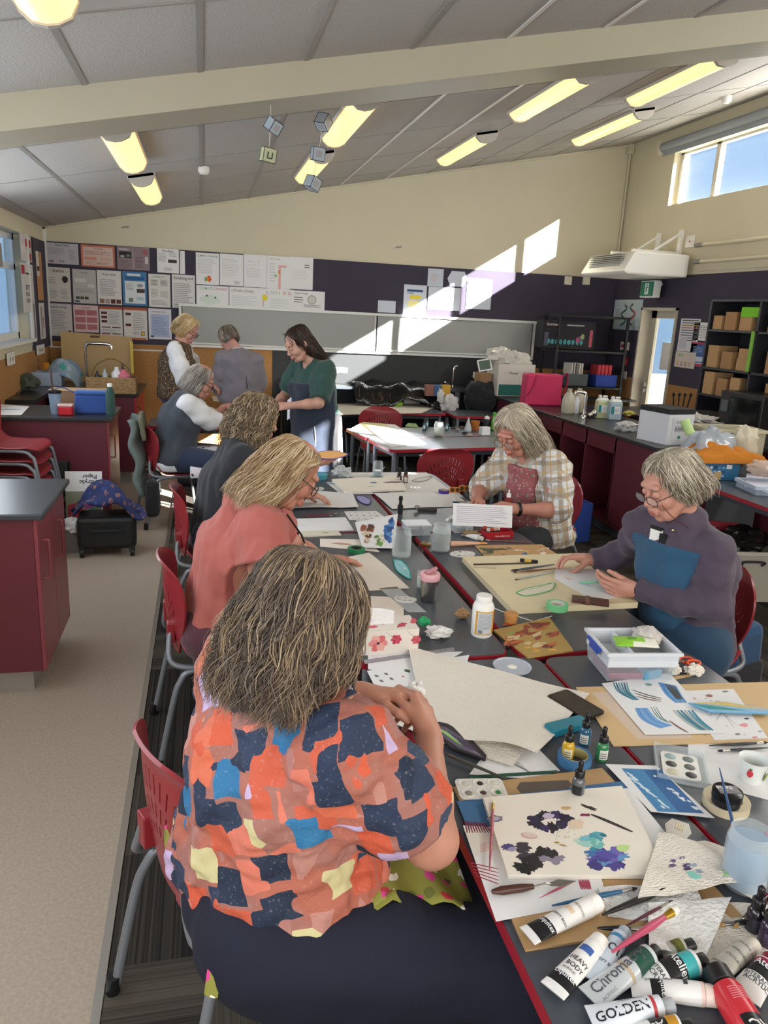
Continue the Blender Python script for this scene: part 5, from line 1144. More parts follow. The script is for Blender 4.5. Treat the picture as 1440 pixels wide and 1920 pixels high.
poster('b',(87,568,137,631),C_('#bcb8b8'),'grey poster headed Rose Gold, bottom left of the back wall',extras(P_text('ROSE GOLD',((.08,.2,.75,.6,12),),size=.09),BL(.88,.14,.05,.05,'#5c3a40')),group=G1)
poster('b',(137,571,186,624),C_('#cbb4b4'),'poster of dusty pink boxes in the bottom row',extras(P_text('',()),TX('OXIDISED',.34,.88,.07,'#5c3438'),*[R(a,b,.42,.2,'#a96a70') for a in (.06,.52) for b in (.62,.36,.10)]),group=G1)
poster('b',(186,574,231,636),C_('#cbc8c4'),'white poster with an orange strip and three brown labels',extras(P_text('',()),R(0,.92,1,.08,'#a55a3c'),*[R(.07,.76-.13*i,.26,.08,'#5a3034') for i in range(3)],LN(.38,.45,.52,.42,9),*[R(a,b,.38,.035,'#6a3c3e') for a in (.07,.53) for b in (.34,.14)],LN(.07,.18,.85,.12,3)),group=G1)
poster('b',(231,576,277,638),C_('#cdcac4'),'white poster with an orange strip and small yellow stamp',extras(P_text('',()),R(0,.92,1,.08,'#a55a3c'),R(0,0,.95,.07,'#b5684a'),*[R(.08,b,.24,.08,'#5a3034') for b in (.76,.42)],LN(.4,.3,.5,.56,10),*[R(.4+.07*i,.16,.03,.1,'#8a9aa0') for i in range(4)],R(.72,.14,.16,.13,'#4a4438'),BL(.80,.205,.06,.05,'#d9b53c')),group=G1)
poster('b',(278,578,322,637),C_('#cdced2'),'white bordered poster with a pale blue panel, lowest beside the blinds',extras(P_text('',()),TX('STAINLESS STEEL',.14,.88,.06),R(.1,.08,.8,.74,'#a5b1cc'),LN(.16,.14,.68,.6,12,'#7f8cae'),R(.08,.06,.14,.06,'#3c4860')),group=G1)
poster('b',(337,470,347,514),paper_w,'narrow white strip of paper between posters near the top row',extras(P_text('',()),R(.2,.1,.1,.8,'#c4c4c6')),group=G1)
G2='hand drawn sheets pinned over the blinds'
poster('b',(367,473,411,535),paper_w,'hand drawn sheet with a green headline and an orange flower',extras(P_text('',()),TX('CLIMATE CHANGE',.04,.88,.11,'#2c6a4c'),LN(.08,.35,.8,.48,9,'#c2c2c2'),BL(.56,.18,.1,.10,'#d9622c'),BL(.5,.16,.06,.06,'#d9902c'),BL(.42,.17,.05,.08,'#6a9a5c')),group=G2)
poster('b',(412,475,456,537),paper_w,'hand drawn sheet with only faint pencil writing',extras(P_text('',()),LN(.1,.3,.78,.55,11,'#c9c9c9'),LN(.62,.05,.25,.12,3,'#8a8a8c')),group=G2)
poster('b',(457,476,500,540),paper_w,'hand drawn sheet with two rows of tiny red dots',extras(P_text('',()),*[BL(.2+.14*i,.78-.1*j,.015,.012,'#a5444c') for i in range(4) for j in range(2)],LN(.12,.3,.7,.3,6,'#c9c9c9')),group=G2)
poster('b',(501,479,543,543),paper_w,'hand drawn sheet with a tall pink and orange giraffe',extras(P_text('',()),LN(.1,.88,.6,.06,1,'#9ab58a'),R(.5,.0,.10,.72,'#e0a5a0'),R(.5,.66,.34,.07,'#e0aaa5'),BL(.53,.52,.05,.05,'#d9863c'),BL(.38,.40,.06,.05,'#8ac07a'),LN(.1,.2,.3,.6,7,'#c9c9c9')),group=G2)
poster('b',(544,481,586,544),paper_w,'blank looking sheet at the right end of the upper drawn row',extras(P_text('',()),LN(.62,.66,.26,.14,2,'#6f6f72'),LN(.1,.3,.7,.3,6,'#cfcfcf')),group=G2)
poster('b',(368,534,429,580),paper_w,'landscape drawn sheet with green and red lettering and a pale map',extras(P_text('',()),TX('CLIMATE',.1,.82,.15,'#7ab58a'),TX('CHANGE',.52,.82,.15,'#c96a6a'),BL(.42,.4,.3,.22,'#cfdcd0'),BL(.32,.55,.03,.04,'#3c4a5c'),BL(.58,.48,.03,.04,'#3c4a5c')),group=G2,off=.003)
poster('b',(430,537,490,584),paper_w,'landscape drawn sheet with a cursive Climate change heading',extras(P_text('',()), lambda s,w,h:s.text('Climate change',w*.05,h*.80,h*.16,C_('#55606a'),0,shear=.3,maxw=w*.8),LN(.08,.15,.84,.5,7,'#c9cfd0')),group=G2,off=.003)
poster('b',(488,540,549,587),paper_w,'landscape drawn sheet with coloured ENVIRO lettering and a yellow sun',extras(P_text('',()),*[TX(ch,.18+.13*i,.76,.2,c) for i,(ch,c) in enumerate(zip('ENVIRO',('#c99ac0','#9ac0a0','#c9a53c','#5c9a6a','#d97a3c','#c0446a')))],BL(.14,.60,.09,.13,'#e0cf3c'),R(.08,.2,.02,.3,'#c98aa0'),LN(.3,.15,.6,.45,5,'#c9cfc9')),group=G2,off=.004)
poster('b',(549,544,608,590),paper_w,'landscape drawn sheet with a circle diagram at the right end',extras(P_text('',()),TX('Climate change',.05,.85,.1,'#5c5c5e'), lambda s,w,h:s.blob(w*.6,h*.62,h*.2,h*.2,C_('#8a8f8c'),j=.02,n=24).blob(w*.6,h*.62,h*.165,h*.165,C_('#cbcbc4'),j=.02,n=24),LN(.04,.45,.34,.3,3,'#77777a'),LN(.35,.28,.6,.14,2,'#77777a')),group=G2,off=.004)
G3='papers pinned on the purple board above the sunlit blinds'
poster('b',(709,563,741,587),C_('#c9cfda'),'small landscape paper lowest on the purple board',P_text('',()),group=G3)
poster('b',(758,533,797,594),C_('#c9cfda'),'paper with a blue strip and yellow highlighting on the purple board',extras(P_text('',()),R(.14,.78,.7,.07,'#2c4a7a'),R(.14,.72,.3,.02,'#3c4a6a'),R(.26,.55,.5,.12,'#e0c93c'),R(.2,.3,.5,.2,'#e5dc9a')),group=G3)
poster('b',(803,503,830,538),C_('#bfc7d2'),'narrow pale blue paper topmost on the purple board',extras(P_text('',()),LN(.2,.3,.5,.4,3,'#c9a0a0')),group=G3)
poster('b',(804,537,861,583),C_('#c9cfda'),'landscape white paper in the middle of the purple board',P_text('',()),group=G3)
poster('b',(877,521,919,581),C_('#c9cfda'),'tall white paper rightmost on the purple board',P_text('',()),group=G3)
q=aty(857,523,YB-.026);s=Sheet(.25,.19,C_('#c9cfda'),.002,outline=[(x+.0,y) for x,y in [(.04,0),(.21,0),(.255,.09),(.22,.18),(.05,.18),(0,.09)]]);s.build('paper_shape','white paper cut like a rounded hexagon on the purple board','paper',Matrix.Translation((q.x-.125,q.y,q.z-.09))@Matrix.Rotation(PI/2,4,'X'),group=G3)
for i,(x,lb) in enumerate(((1064,'left one of two cream wall clips at the top of the purple board'),(1098,'right one of two cream wall clips at the top of the purple board'))):
 s=wallsheet('b',x-5,518,x+6,534,M('cap_cream','#d8d2c0',.5),.02);s.build('wall_clip',lb,'clip',s.T)
# small hooks on the cream wall
for (x,y),lb in (((750,463),'small hook screwed in the cream wall left of the sun patch'),((240,426),'small dark hook in the cream wall above the posters')):
 q=aty(x,y,YB);m=MB(barm);m.tube([q,q+Vector((.0,-.05,.0)),q+Vector((-.06,-.055,-.01))],.008,6);tag(m.build('wall_hook'),lb,'hook')
# left wall papers
G4='papers pinned on the left wall beside the window'
poster('l',(36,436,60,492),C_('#c9c4c6'),'paper with crimson blocks beside the window, top',extras(P_text('',()),R(.45,.55,.5,.3,'#a83240'),R(.6,.05,.35,.28,'#a83240'),R(.1,.3,.3,.3,'#d9cfd0')),group=G4)
poster('l',(38,492,66,585),C_('#cdcbca'),'tall white paper with black sketches beside the window',extras(P_text('',()),R(.02,.78,.28,.18,'#a83240'),R(.35,.78,.5,.04,'#3a3a3c'),*[R(.3+.12*(i%4),.2+.13*(i//4),.06,.09,'#4a4a4e') for i in range(12)],R(.32,.55,.5,.02,'#55555a')),group=G4)
poster('l',(66,470,82,563),C_('#b9855a'),'paper with an orange brown stripe in the corner of the left wall',extras(P_text('',()),R(0,.5,.5,.5,'#cfcbc6'),R(.1,.6,.4,.1,'#35353a')),group=G4)
poster('l',(58,566,70,638),C_('#c9c6c4'),'narrow striped paper low on the left wall',extras(P_text('',()),R(.5,.05,.3,.9,'#6a666e'),R(.1,.4,.15,.4,'#b59a9a')),group=G4)
poster('l',(72,568,86,634),C_('#cac7c6'),'narrow white paper low in the left corner',extras(P_text('',()),R(.3,.05,.2,.85,'#77727a'),R(.6,.3,.2,.3,'#b07a80')),group=G4)
poster('l',(60,444,74,480),C_('#43434a'),'folded dark grey paper in the top of the left corner',P_text('',()),group=G4)
# sockets
def socket(plane,x0,y0,x1,y1,label):
 s=wallsheet(plane,x0,y0,x1,y1,M('socket_white','#e2e2dc',.4),.012);s.rect(s.w*.25,s.h*.3,s.w*.12,s.h*.3,blackp);s.rect(s.w*.62,s.h*.3,s.w*.12,s.h*.3,blackp);s.build('wall_socket',label,'socket',s.T,group='wall sockets')
socket('l',12,662,26,682,'white socket on the cork of the left wall, nearer one');socket('l',68,648,82,662,'white socket with a cable hanging from it in the left corner')
socket('b',617,688,633,700,'white double socket on the dark splashback, left of its pair');socket('b',635,689,651,699,'white double socket on the dark splashback, right of its pair')
socket('b',887,697,903,709,'white socket on the dark splashback behind the brown paper bag');socket('b',905,698,917,708,'narrow white socket on the splashback beside the white box')
s=wallsheet('r',1165,695,1174,711,whitep,.012);s.build('wall_socket','white light switch on the cork beside the door','switch',s.T)
s=wallsheet('r',1168,641,1179,657,C_('#d9cfc9'),.03);s.rect(s.w*.1,s.h*.3,s.w*.5,s.h*.4,C_('#b5222c'));s.build('fire_alarm_point','red and white fire alarm call point beside the door','fire alarm',s.T)
s=wallsheet('r',1168,669,1177,685,C_('#a5222e'),.004);s.lines(.01,.01,s.w*.7,s.h*.7,4,C_('#d9a5a8'));s.build('safety_sign','small red safety sign below the call point','sign',s.T)
s=wallsheet('r',1289,443,1301,463,whitep,.012);s.rect(s.w*.4,s.h*.45,s.w*.2,s.h*.12,C_('#a5444c'));s.build('wall_switch','white switch plate high on the right wall above the air unit pipes','switch',s.T)
poster('r',(1154,562,1199,620),C_('#b5c2c6'),'pale blue poster with red and green curly lines beside the door',extras(P_text('',()), lambda s,w,h:s.stroke([(w*(.38+.09*math.sin(i*.75)),h*(.82-.05*i)) for i in range(15)],.03,C_('#3c5c50'),.9), lambda s,w,h:s.stroke([(w*(.68-.10*math.sin(i*.7)),h*(.86-.05*i)) for i in range(15)],.03,C_('#4a6a58'),.9), lambda s,w,h:s.stroke([(w*(.66+.12*math.sin(i*.5)),h*(.66-.045*i)) for i in range(11)],.022,C_('#b5404a'),.9),LN(.08,.3,.2,.4,5),LN(.45,.7,.2,.12,2), lambda s,w,h:s.text('SILVERS',w*.3,h*.86,h*.09,C_('#c9803c'))))
poster('r',(1278,597,1305,661),C_('#cfcfd4'),'tall timetable with black and yellow bars right of the door',extras(P_text('',()),*[R(.08,.93-.075*i,.84,.03,c) for i,c in enumerate(('#3c3c40','#5c5c60','#a58a3c','#b5606a','#4a4a50','#5a5a60','#6a6a70','#5a5a60','#5a5a60'))],R(.06,.08,.4,.35,'#b9b9c0')),name='notice',cat='notice')
poster('r',(1268,658,1301,692),C_('#c9bfb4'),'site map notice with orange buildings right of the door',extras(P_text('',()),R(.1,.7,.3,.15,'#9ab58a'),*[R(.1+.2*(i%4),.12+.15*(i//4),.12,.08,c) for i,c in enumerate(('#c98a5c','#5c7aa5','#c96a4a','#8a9ab5','#d9a55c','#b5706a','#7a8a9a','#c9904a'))]),name='notice',cat='notice',off=.002)
poster('r',(1303,604,1334,640),paper_w,'white typed notice right of the timetable',extras(P_text('',((.1,.12,.8,.74,8),))),name='notice',cat='notice')
poster('r',(1297,641,1322,690),C_('#3f5f94'),'blue notice with a red footer right of the door',extras(P_text('',()),R(0,.94,1,.06,'#b5404a'),R(0,.03,1,.10,'#b5404a'),R(.0,.14,1,.03,'#d9d9e0'),LN(.15,.55,.7,.3,5,'#8aa0c9'),R(.1,.22,.8,.2,'#c9cfe0')),name='notice',cat='notice')
poster('r',(1324,643,1334,690),C_('#3f5f94'),'narrow blue notice half hidden behind the shelving',extras(P_text('',()),LN(.15,.3,.7,.5,6,'#8aa0c9')),name='notice',cat='notice')
# exit sign box
t=thing('exit_sign','green running figure exit sign in a white box above the door','exit sign',(0,0,0))
c0=atx(1236,530,XR-.02);c1=atx(1273,556,XR-.02);w,h=.31,.17;o=Vector((XR-.17,c0.y-.02,(c0.z+c1.z)/2))
m=MB(whitep);m.box((XR-.135,o.y-.0,o.z),(.09,.30,.19));m.box((XR-.05,o.y,o.z+.06),(.10,.06,.04));m.build('housing',t,bevel=.01)
s=Sheet(.27,.16,C_('#1f7a5c',.4),.003);s.poly([(.095,.02),(.175,.02),(.175,.145),(.095,.145)],C_('#e5efe9'));s.blob(.135,.125,.012,.012,C_('#1f7a5c'),j=.02)
s.stroke([(.135,.11),(.130,.08),(.122,.062)],.022,C_('#1f7a5c'),.9).stroke([(.125,.07),(.142,.055),(.136,.03)],.011,C_('#1f7a5c'),.9).stroke([(.122,.065),(.112,.045),(.100,.035)],.011,C_('#1f7a5c'),.9).stroke([(.135,.105),(.155,.092),(.165,.10)],.009,C_('#1f7a5c'),.9).stroke([(.132,.105),(.112,.092),(.104,.078)],.009,C_('#1f7a5c'),.9)
s.build('sign_face',T=Matrix.Translation((XR-.185,o.y+.13,o.z-.08))@Matrix((Vector((0,-1,0)),Vector((0,0,1)),Vector((-1,0,0)))).transposed().to_4x4(),parent=t)
# air conditioning unit hung from brackets
ya,yb=8.95,7.62;t=thing('air_conditioner','white ceiling air conditioning unit on wall brackets above the exit sign','air conditioner',(0,0,0))
def acw(px,py,x): return atx(px,py,x)
m=MB(whitep);z0,z1=2.33,2.57;x0,x1=XR-.86,XR-.08
m.add([(x0,y,z0+.03) for y in (8.72,7.72)]+[(x0+.12,y,z1) for y in (8.72,7.72)]+[(x1,y,z1) for y in (8.72,7.72)]+[(x1,y,z0) for y in (8.72,7.72)]+[(x0+.05,y,z0) for y in (8.72,7.72)],
   [(0,1,3,2),(2,3,5,4),(4,5,7,6),(6,7,9,8),(8,9,1,0),(0,2,4,6,8),(9,7,5,3,1)]);m.build('casing',t,bevel=.02)
m=MB(M('vent_grey','#8c8c84',.6));  # plain grey grille slats
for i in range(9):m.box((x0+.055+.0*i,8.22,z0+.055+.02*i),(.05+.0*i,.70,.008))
m.T= None;m.build('grille',t)
for y in (8.5,8.05):
 m=MB(whitep);m.b2((XR-.03,y-.03,2.50),(XR,y+.03,2.86));m.b2((XR-.6,y-.02,2.58),(XR,y+.02,2.62));m.tube([(XR-.02,y,2.82),(XR-.34,y,2.61)],.016,6);m.build('bracket',t)
# whiteboard band with two grey roller blinds
t=thing('roller_blinds','pair of grey roller blinds pulled down over the long whiteboard','blind',(0,0,0))
zt,zb=1.755,1.325;bl=M('blind_fabric','#9a9d9a',.55,var=.03,vscale=2,bump=.1,bscale=3)
for a,b,nm in ((-.24,2.03,'blind'),(2.07,4.10,'blind')):
 m=MB(bl);m.grid(20,8, lambda u,v:(a+(b-a)*u,YB-.075+.006*math.sin(9*u+3*v)+.004*math.sin(25*v),zb+.02+(zt-zb-.02)*v));m.build(nm,t,smooth=80)
 m=MB(white_alu);m.cyl((a,YB-.07,zb+.015),(b,YB-.07,zb+.015),.012,n=10);m.build('bottom_rail',t)
m=MB(white_alu);m.b2((-.28,YB-.10,zt),(4.15,YB-.03,zt+.03));m.b2((-.28,YB-.06,zb-.03),(4.15,YB-.03,zb));m.b2((4.12,YB-.08,zb-.03),(4.15,YB-.03,zt));m.b2((2.035,YB-.06,zb),(2.055,YB-.03,zt));m.b2((-.28,YB-.06,zb),(-.25,YB-.03,zt));m.build('frame',t)
# paper cubes hanging from the beam
cp=[('#9aa5ad',513,236,4.35,.062,.5),('#a9ad8a',503,291,4.35,.068,.2),('#98a0a8',606,229,5.3,.075,.9),('#9aa3ac',596,289,5.3,.078,.1),('#98a2a6',586,344,5.3,.075,.6)]
lb=['upper hanging paper cube with a drawn ring, on the string from the beam','cream paper cube with a printed U, below the ringed cube','grey paper cube hanging highest beside the middle strip light','grey paper cube hanging second in the right string','grey patterned paper cube lowest in the right string']
for (c,x,y,Y,sz,r),L in zip(cp,lb):
 q=aty(x,y,Y);m=MB(M('cube_'+c,c,.7));T=Matrix.Translation(q)@Matrix.Rotation(r,4,'Z')@Matrix.Rotation(.5 if sz<.07 and r>.4 else .15,4,'X')@Matrix.Rotation(r*.6,4,'Y')
 m.box((0,0,0),(sz,sz,sz),T=T);m.use(ink);h=sz/2
 for a in (-h,h):
  for b in (-h,h):m.box((a,b,0),(.003,.003,sz*1.01),T=T);m.box((a,0,b),(.003,sz*1.01,.003),T=T);m.box((0,a,b),(sz*1.01,.003,.003),T=T)
 if L.startswith('cream'):m.box((-.012,-h-.001,0),(.006,.002,.03),T=T);m.box((.012,-h-.001,0),(.006,.002,.03),T=T);m.box((0,-h-.001,-.015),(.026,.002,.006),T=T)
 m.use(inkg)
 if not L.startswith('cream'):m.box((0,-h-.001,0),(sz*.5,.002,sz*.5),T=T);m.box((0,0,-h-.001),(sz*.5,sz*.5,.002),T=T)
 tag(m.build('paper_cube'),L,'paper cube','hanging paper cubes')
for pts,L in (([aty(507,168,4.14),aty(508,215,4.35),aty(505,275,4.35)],'thin string holding the two paper cubes from the beam'),([aty(608,205,5.3),aty(600,270,5.3),aty(588,328,5.3)],'thin string holding the three grey paper cubes')):
 m=MB(M('string','#c9c4b5',.8));m.tube(pts,.002,5);tag(m.build('string'),L,'string')
# === THINGS ON THE TABLES (table height Z0)
Z0=.7205
class Flat(Sheet):
 """sheet lying on a table: corners given where they lie on the table plane"""
 def __init__(s,px,z,m,th=.0006,warp=None,n=1):
  P=[at(x,y,z) for x,y in px];s.z0=z;s.o=P[0];X=(P[1]-P[0]).normalized();Y=Vector((-X.y,X.x,0));s.X,s.Y=X,Y
  s.T=Matrix.Translation(s.o)@Matrix((X,Y,Vector((0,0,1)))).transposed().to_4x4()
  q=[((p-s.o).dot(X),(p-s.o).dot(Y)) for p in P];s.q=q
  if warp is None:super().__init__(q[1][0],abs(q[-1][1]),m,th,outline=q if (q[2][1]-q[0][1])>0 else q[::-1])
  else:
   bil= lambda u,v,z:((q[0][0]*(1-u)*(1-v)+q[1][0]*u*(1-v)+q[2][0]*u*v+q[3][0]*(1-u)*v),(q[0][1]*(1-u)*(1-v)+q[1][1]*u*(1-v)+q[2][1]*u*v+q[3][1]*(1-u)*v),z+warp(u,v))
   super().__init__(1,1,m,th,warp=bil,nu=n,nv=n)
 def P(s,x,y):p=at(x,y,s.z0)-s.o; return p.dot(s.X),p.dot(s.Y)
 def bl(s,x,y,rx,ry,c,rot=0,**k):u,v=s.P(x,y); return s.blob(u,v,rx,ry,C_(c,.5),rot,**k)
 def st(s,pts,w,c,taper=.3): return s.stroke([s.P(*p) for p in smooth2(pts)],w,C_(c,.6),taper)
 def tx(s,t,x,y,size,c='#2b2b2f',rot=0,**k):u,v=s.P(x,y); return s.text(t,u,v,size,C_(c),rot=rot,**k)
 def pg(s,pts,c): return s.poly([s.P(*p) for p in pts],C_(c,.6))
 def done(s,name,label,cat,group=None): return s.build(name,label,cat,s.T,group=group)
def smooth2(p): return [(v.x,v.y) for v in smoothpath([(a,b,0) for a,b in p],3)]
def splat(s,x,y,r,cols,n=5,rot=0,asp=.6,seed=1):  # an impasto daub: several overlapping ragged blobs
 rnd=random.Random(seed)
 for i in range(n):s.bl(x+rnd.uniform(-1,1)*r*380*.5,y+rnd.uniform(-1,1)*r*250*.4,r*rnd.uniform(.35,.8),r*asp*rnd.uniform(.3,.8),cols[i%len(cols)],rot+rnd.uniform(-.3,.3),j=.28,n=22,seed=seed*31+i)
def on(px,py,z=Z0): return at(px,py,z)
def orient(a,b,roll=0,up=(0,0,1)):  # frame with x along a->b, z up
 a,b=Vector(a),Vector(b);x=(b-a).normalized();y=Vector(up).cross(x).normalized();z=x.cross(y); return Matrix.Translation(a)@Matrix((x,y,z)).transposed().to_4x4()@Matrix.Rotation(roll,4,'X')
# --- paint tubes
def paint_tube(cap,tail,r,label,body='#dfdedb',capc='#e8e6e0',bands=(),texts=(),z=Z0,capl=.022,capr=.8,glossy=.35,roll=0,metal=0,wide=1.25,extra=None):
 a,b=on(*cap,z=z+r),on(*tail,z=z+.008);L=(b-a).length;T=orient(a,b,roll)
 t=thing('paint_tube',label,'paint tube',a,0,'paint tubes heaped at the near end of the table');t.matrix_world=T
 bm_=M('tube_'+body,body,glossy,metal)
 def surf(u,a_):  # u 0 at the cap shoulder, 1 at the crimp
  k=max(0,(u-.15)/.85);ry=r*(1+(wide-1)*k);rz=r*(1-k**1.4)+.0012; return (u*(L-capl)+capl,ry*math.cos(a_),rz*math.sin(a_)-r*.0)
 def mf(u,v):
  for u0,u1,c in bands:
   if u0<=u<=u1: return M('label_'+c,c,.35)
  return bm_
 m=MB(bm_);m.add([(capl,0,0)]+[(capl,r*.98*math.cos(2*PI*i/24),r*.98*math.sin(2*PI*i/24)) for i in range(24)],[(0,i+1,(i+1)%24+1) for i in range(24)])
 m.grid(40,24, lambda u,v:surf(u,2*PI*v),mfn=mf)
 for tx,u,v0,size,col,rot in texts:  # lettering wrapped on the tube
  vs,fs,w=text2d(tx,size,.012);c,q=math.cos(rot),math.sin(rot)
  m.use(C_(col,.5));L2=[]
  for x,y in vs:
   X,Y=x*c-y*q,x*q+y*c;uu=u+X/(L-capl);aa=PI/2-(v0+Y)/r/1.05;p=surf(min(max(uu,0),1),aa);L2.append((p[0],p[1]*1.012,p[2]*1.012+.0004))
  m.add(L2,fs)
 if extra:
  for u0,u1,v0,v1,col in extra:
   m.use(C_(col,.45));m.grid(6,8, lambda a_,b_:(lambda p:(p[0],p[1]*1.008,p[2]*1.008+.0003))(surf(u0+(u1-u0)*a_,PI/2-(v0+(v1-v0)*b_)/r/1.05)))
 m.build('tube_body',t,smooth=35)
 m=MB(M('cap_'+capc,capc,.35));cr=r*capr;m.lathe([(cr*.94,0),(cr,.002),(cr,capl-.001),(cr*.6,capl+.001)],22,T=Matrix.Rotation(PI/2,4,'Y'));m.build('cap',t,smooth=40)
 return t
W_,K_='#dfdedb','#1d1d1f'
tb=paint_tube
tb((1122,1692),(988,1755),.018,'white acrylic tube with a black band lying on the clipboard beside the blue tape',capc='#efece4',bands=((.66,.90,K_),),texts=(('Liquitex',.72,-.020,.013,'#e5e5e5',PI/2),('HEAVY BODY',.52,-.016,.007,'#4a4a4c',PI/2),('UNBLEACHED',.22,-.012,.006,'#8a7a5c',PI/2)),capr=.97,extra=((.30,.36,-.014,.010,'#d9bfa0'),),z=Z0+.006)
tb((1128,1765),(1035,1858),.019,'white acrylic tube with a blue swatch, leftmost of the tubes on the bare table',capc='#e9e7e1',bands=((.70,.88,K_),),texts=(('Liquitex',.74,-.020,.013,'#e5e5e5',PI/2),('HEAVY',.46,-.014,.012,'#2b2b2f',PI/2),('BODY',.57,-.012,.012,'#2b2b2f',PI/2),('ACRYLIC',.64,-.012,.006,'#55555a',PI/2)),capr=.97,extra=((.16,.27,-.013,.013,'#3c5c9e'),))
tb((1173,1745),(1108,1838),.017,'pale blue grey tube with outlined lettering, second from the left in the heap',body='#c2ccd6',capc='#a9b5c0',bands=((.08,.16,'#3f7fa8'),),texts=(('GOLDEN',.42,-.022,.022,'#2b2b2f',PI/2),('HEAVY BODY',.66,-.018,.008,'#4a4a4c',PI/2)),capr=.7,glossy=.3)
tb((1232,1782),(1105,1872),.020,'silver tube with script lettering and a dark green band',body='#cdd3d6',capc='#1b1c1c',bands=((.06,.30,'#1f4a3c'),(.40,.44,'#b5a58a')),texts=(('Chromacryl',.92,.004,.026,'#55585c',PI),('ACRYLIC',.9,.018,.008,'#8a8a8e',PI)),capr=.62,metal=.3,glossy=.3)
tb((1300,1770),(1240,1790),.016,'olive banded tube lying behind the green banded one',body='#b9b5a8',capc='#1b1c1c',bands=((.1,.45,'#6a6a2c'),),texts=(('ARTISTS',.5,-.01,.01,'#4a4a3c',PI/2),),capr=.7)
tb((1322,1800),(1195,1842),.022,'white tube with a turquoise band and black label in the middle of the heap',capc='#19191b',bands=((.04,.26,'#3fa5a8'),(.26,.56,'#232325')),texts=(('Atelier',.36,-.020,.020,'#e0e0e0',PI/2),('INTERACTIVE',.66,-.020,.010,'#4a4a4c',PI/2),('ACRYLIC',.76,-.016,.012,'#4a4a4c',PI/2)),capr=.6,wide=1.35)
tb((1345,1868),(1182,1848),.018,'white tube with a pale pink cap end lying across the front of the heap',capc='#ead9cf',bands=((.55,.72,K_),(.0,.05,'#e0c4b8')),texts=(('Liquitex',.59,-.018,.014,'#e5e5e5',PI/2),('HEAVY BODY',.42,-.012,.007,'#4a4a4c',0)),capr=.97,extra=((.22,.28,-.014,.002,'#35333a'),))
tb((1262,1886),(1105,1908),.018,'pale tube with boxed black lettering and a red swatch near the front edge',body='#d5dae0',capc='#a9aeb5',bands=((.10,.16,'#b53c44'),),texts=(('GOLDEN',.93,.012,.022,'#1d1d1f',PI),('HEAVY BODY',.55,-.010,.007,'#4a5a7a',PI)),capr=.7)
tb((1298,1925),(1190,1945),.020,'tube with an ochre band at the very bottom edge of the photo',capc='#19191b',bands=((.05,.28,'#c08a2c'),(.28,.6,'#232325')),texts=(('Atelier',.34,-.006,.018,'#e0e0e0',0),),capr=.6)
tb((1415,1770),(1325,1835),.018,'crumpled silver tube covered in fine print, behind the red bottle',body='#c5c2b8',capc='#d9d4c6',bands=((.62,.68,'#8a8a86'),),texts=(('STUDIO ACRYLIC',.12,-.01,.007,'#6a6a68',PI/2),('PERMANENT',.30,-.012,.007,'#6a6a68',PI/2),('COLOUR 75ml',.45,-.012,.007,'#6a6a68',PI/2)),capr=.8,metal=.4)
tb((1448,1800),(1395,1868),.021,'white tube with a black label and crimson band at the right edge',capc='#8c2040',bands=((.02,.14,'#8c2040'),(.14,.46,'#232325')),texts=(('Atelier',.24,-.016,.018,'#e0e0e0',PI/2),('INTERACTIVE',.56,-.020,.010,'#4a4a4c',PI/2),('ACRYLIC',.66,-.016,.011,'#4a4a4c',PI/2)),capr=.8,wide=1.3)
# red squeeze bottle, lying
a,b=on(1340,1822,Z0+.027),on(1408,1935,Z0+.027);T=orient(a,b);t=thing('paint_bottle','red paint bottle with a black cap lying at the front of the heap','paint bottle',a);t.matrix_world=T
m=MB(M('red_bottle','#c8323c',.25));m.lathe([(.014,.030),(.025,.036),(.027,.045),(.027,.16),(.022,.168)],24,T=Matrix.Rotation(PI/2,4,'Y'));
def bw_(x,y,r_=.0275):a_=PI/2-y/r_; return (x,r_*math.cos(a_),r_*math.sin(a_))
for tx,u,v,sz,c,rt in (('ACRYLIC',.118,.026,.026,'#e8e6e2',0),):
 m.use(M('label_'+K_,K_,.4));m.grid(8,10, lambda a_,b_:bw_(.10+.06*a_,-.018+.05*b_,.0273));vs,fs,w=text2d('AC',.030,.01);m.use(C_('#e8e6e2'));m.add([bw_(.112+y,.026-x*.9,.0278) for x,y in vs],[f[::-1] for f in fs])
m.use(C_('#e08a90'));[m.grid(1,4, lambda a_,b_:bw_(.052+.004*i+.0015*a_,-.012+.028*b_,.0273)) for i in range(6)]
m.build('bottle_body',t,smooth=40);m=MB(blackp);m.lathe([(.022,0),(.024,.002),(.024,.03),(.018,.034)],22,T=Matrix.Rotation(PI/2,4,'Y'));m.build('cap',t,smooth=40)
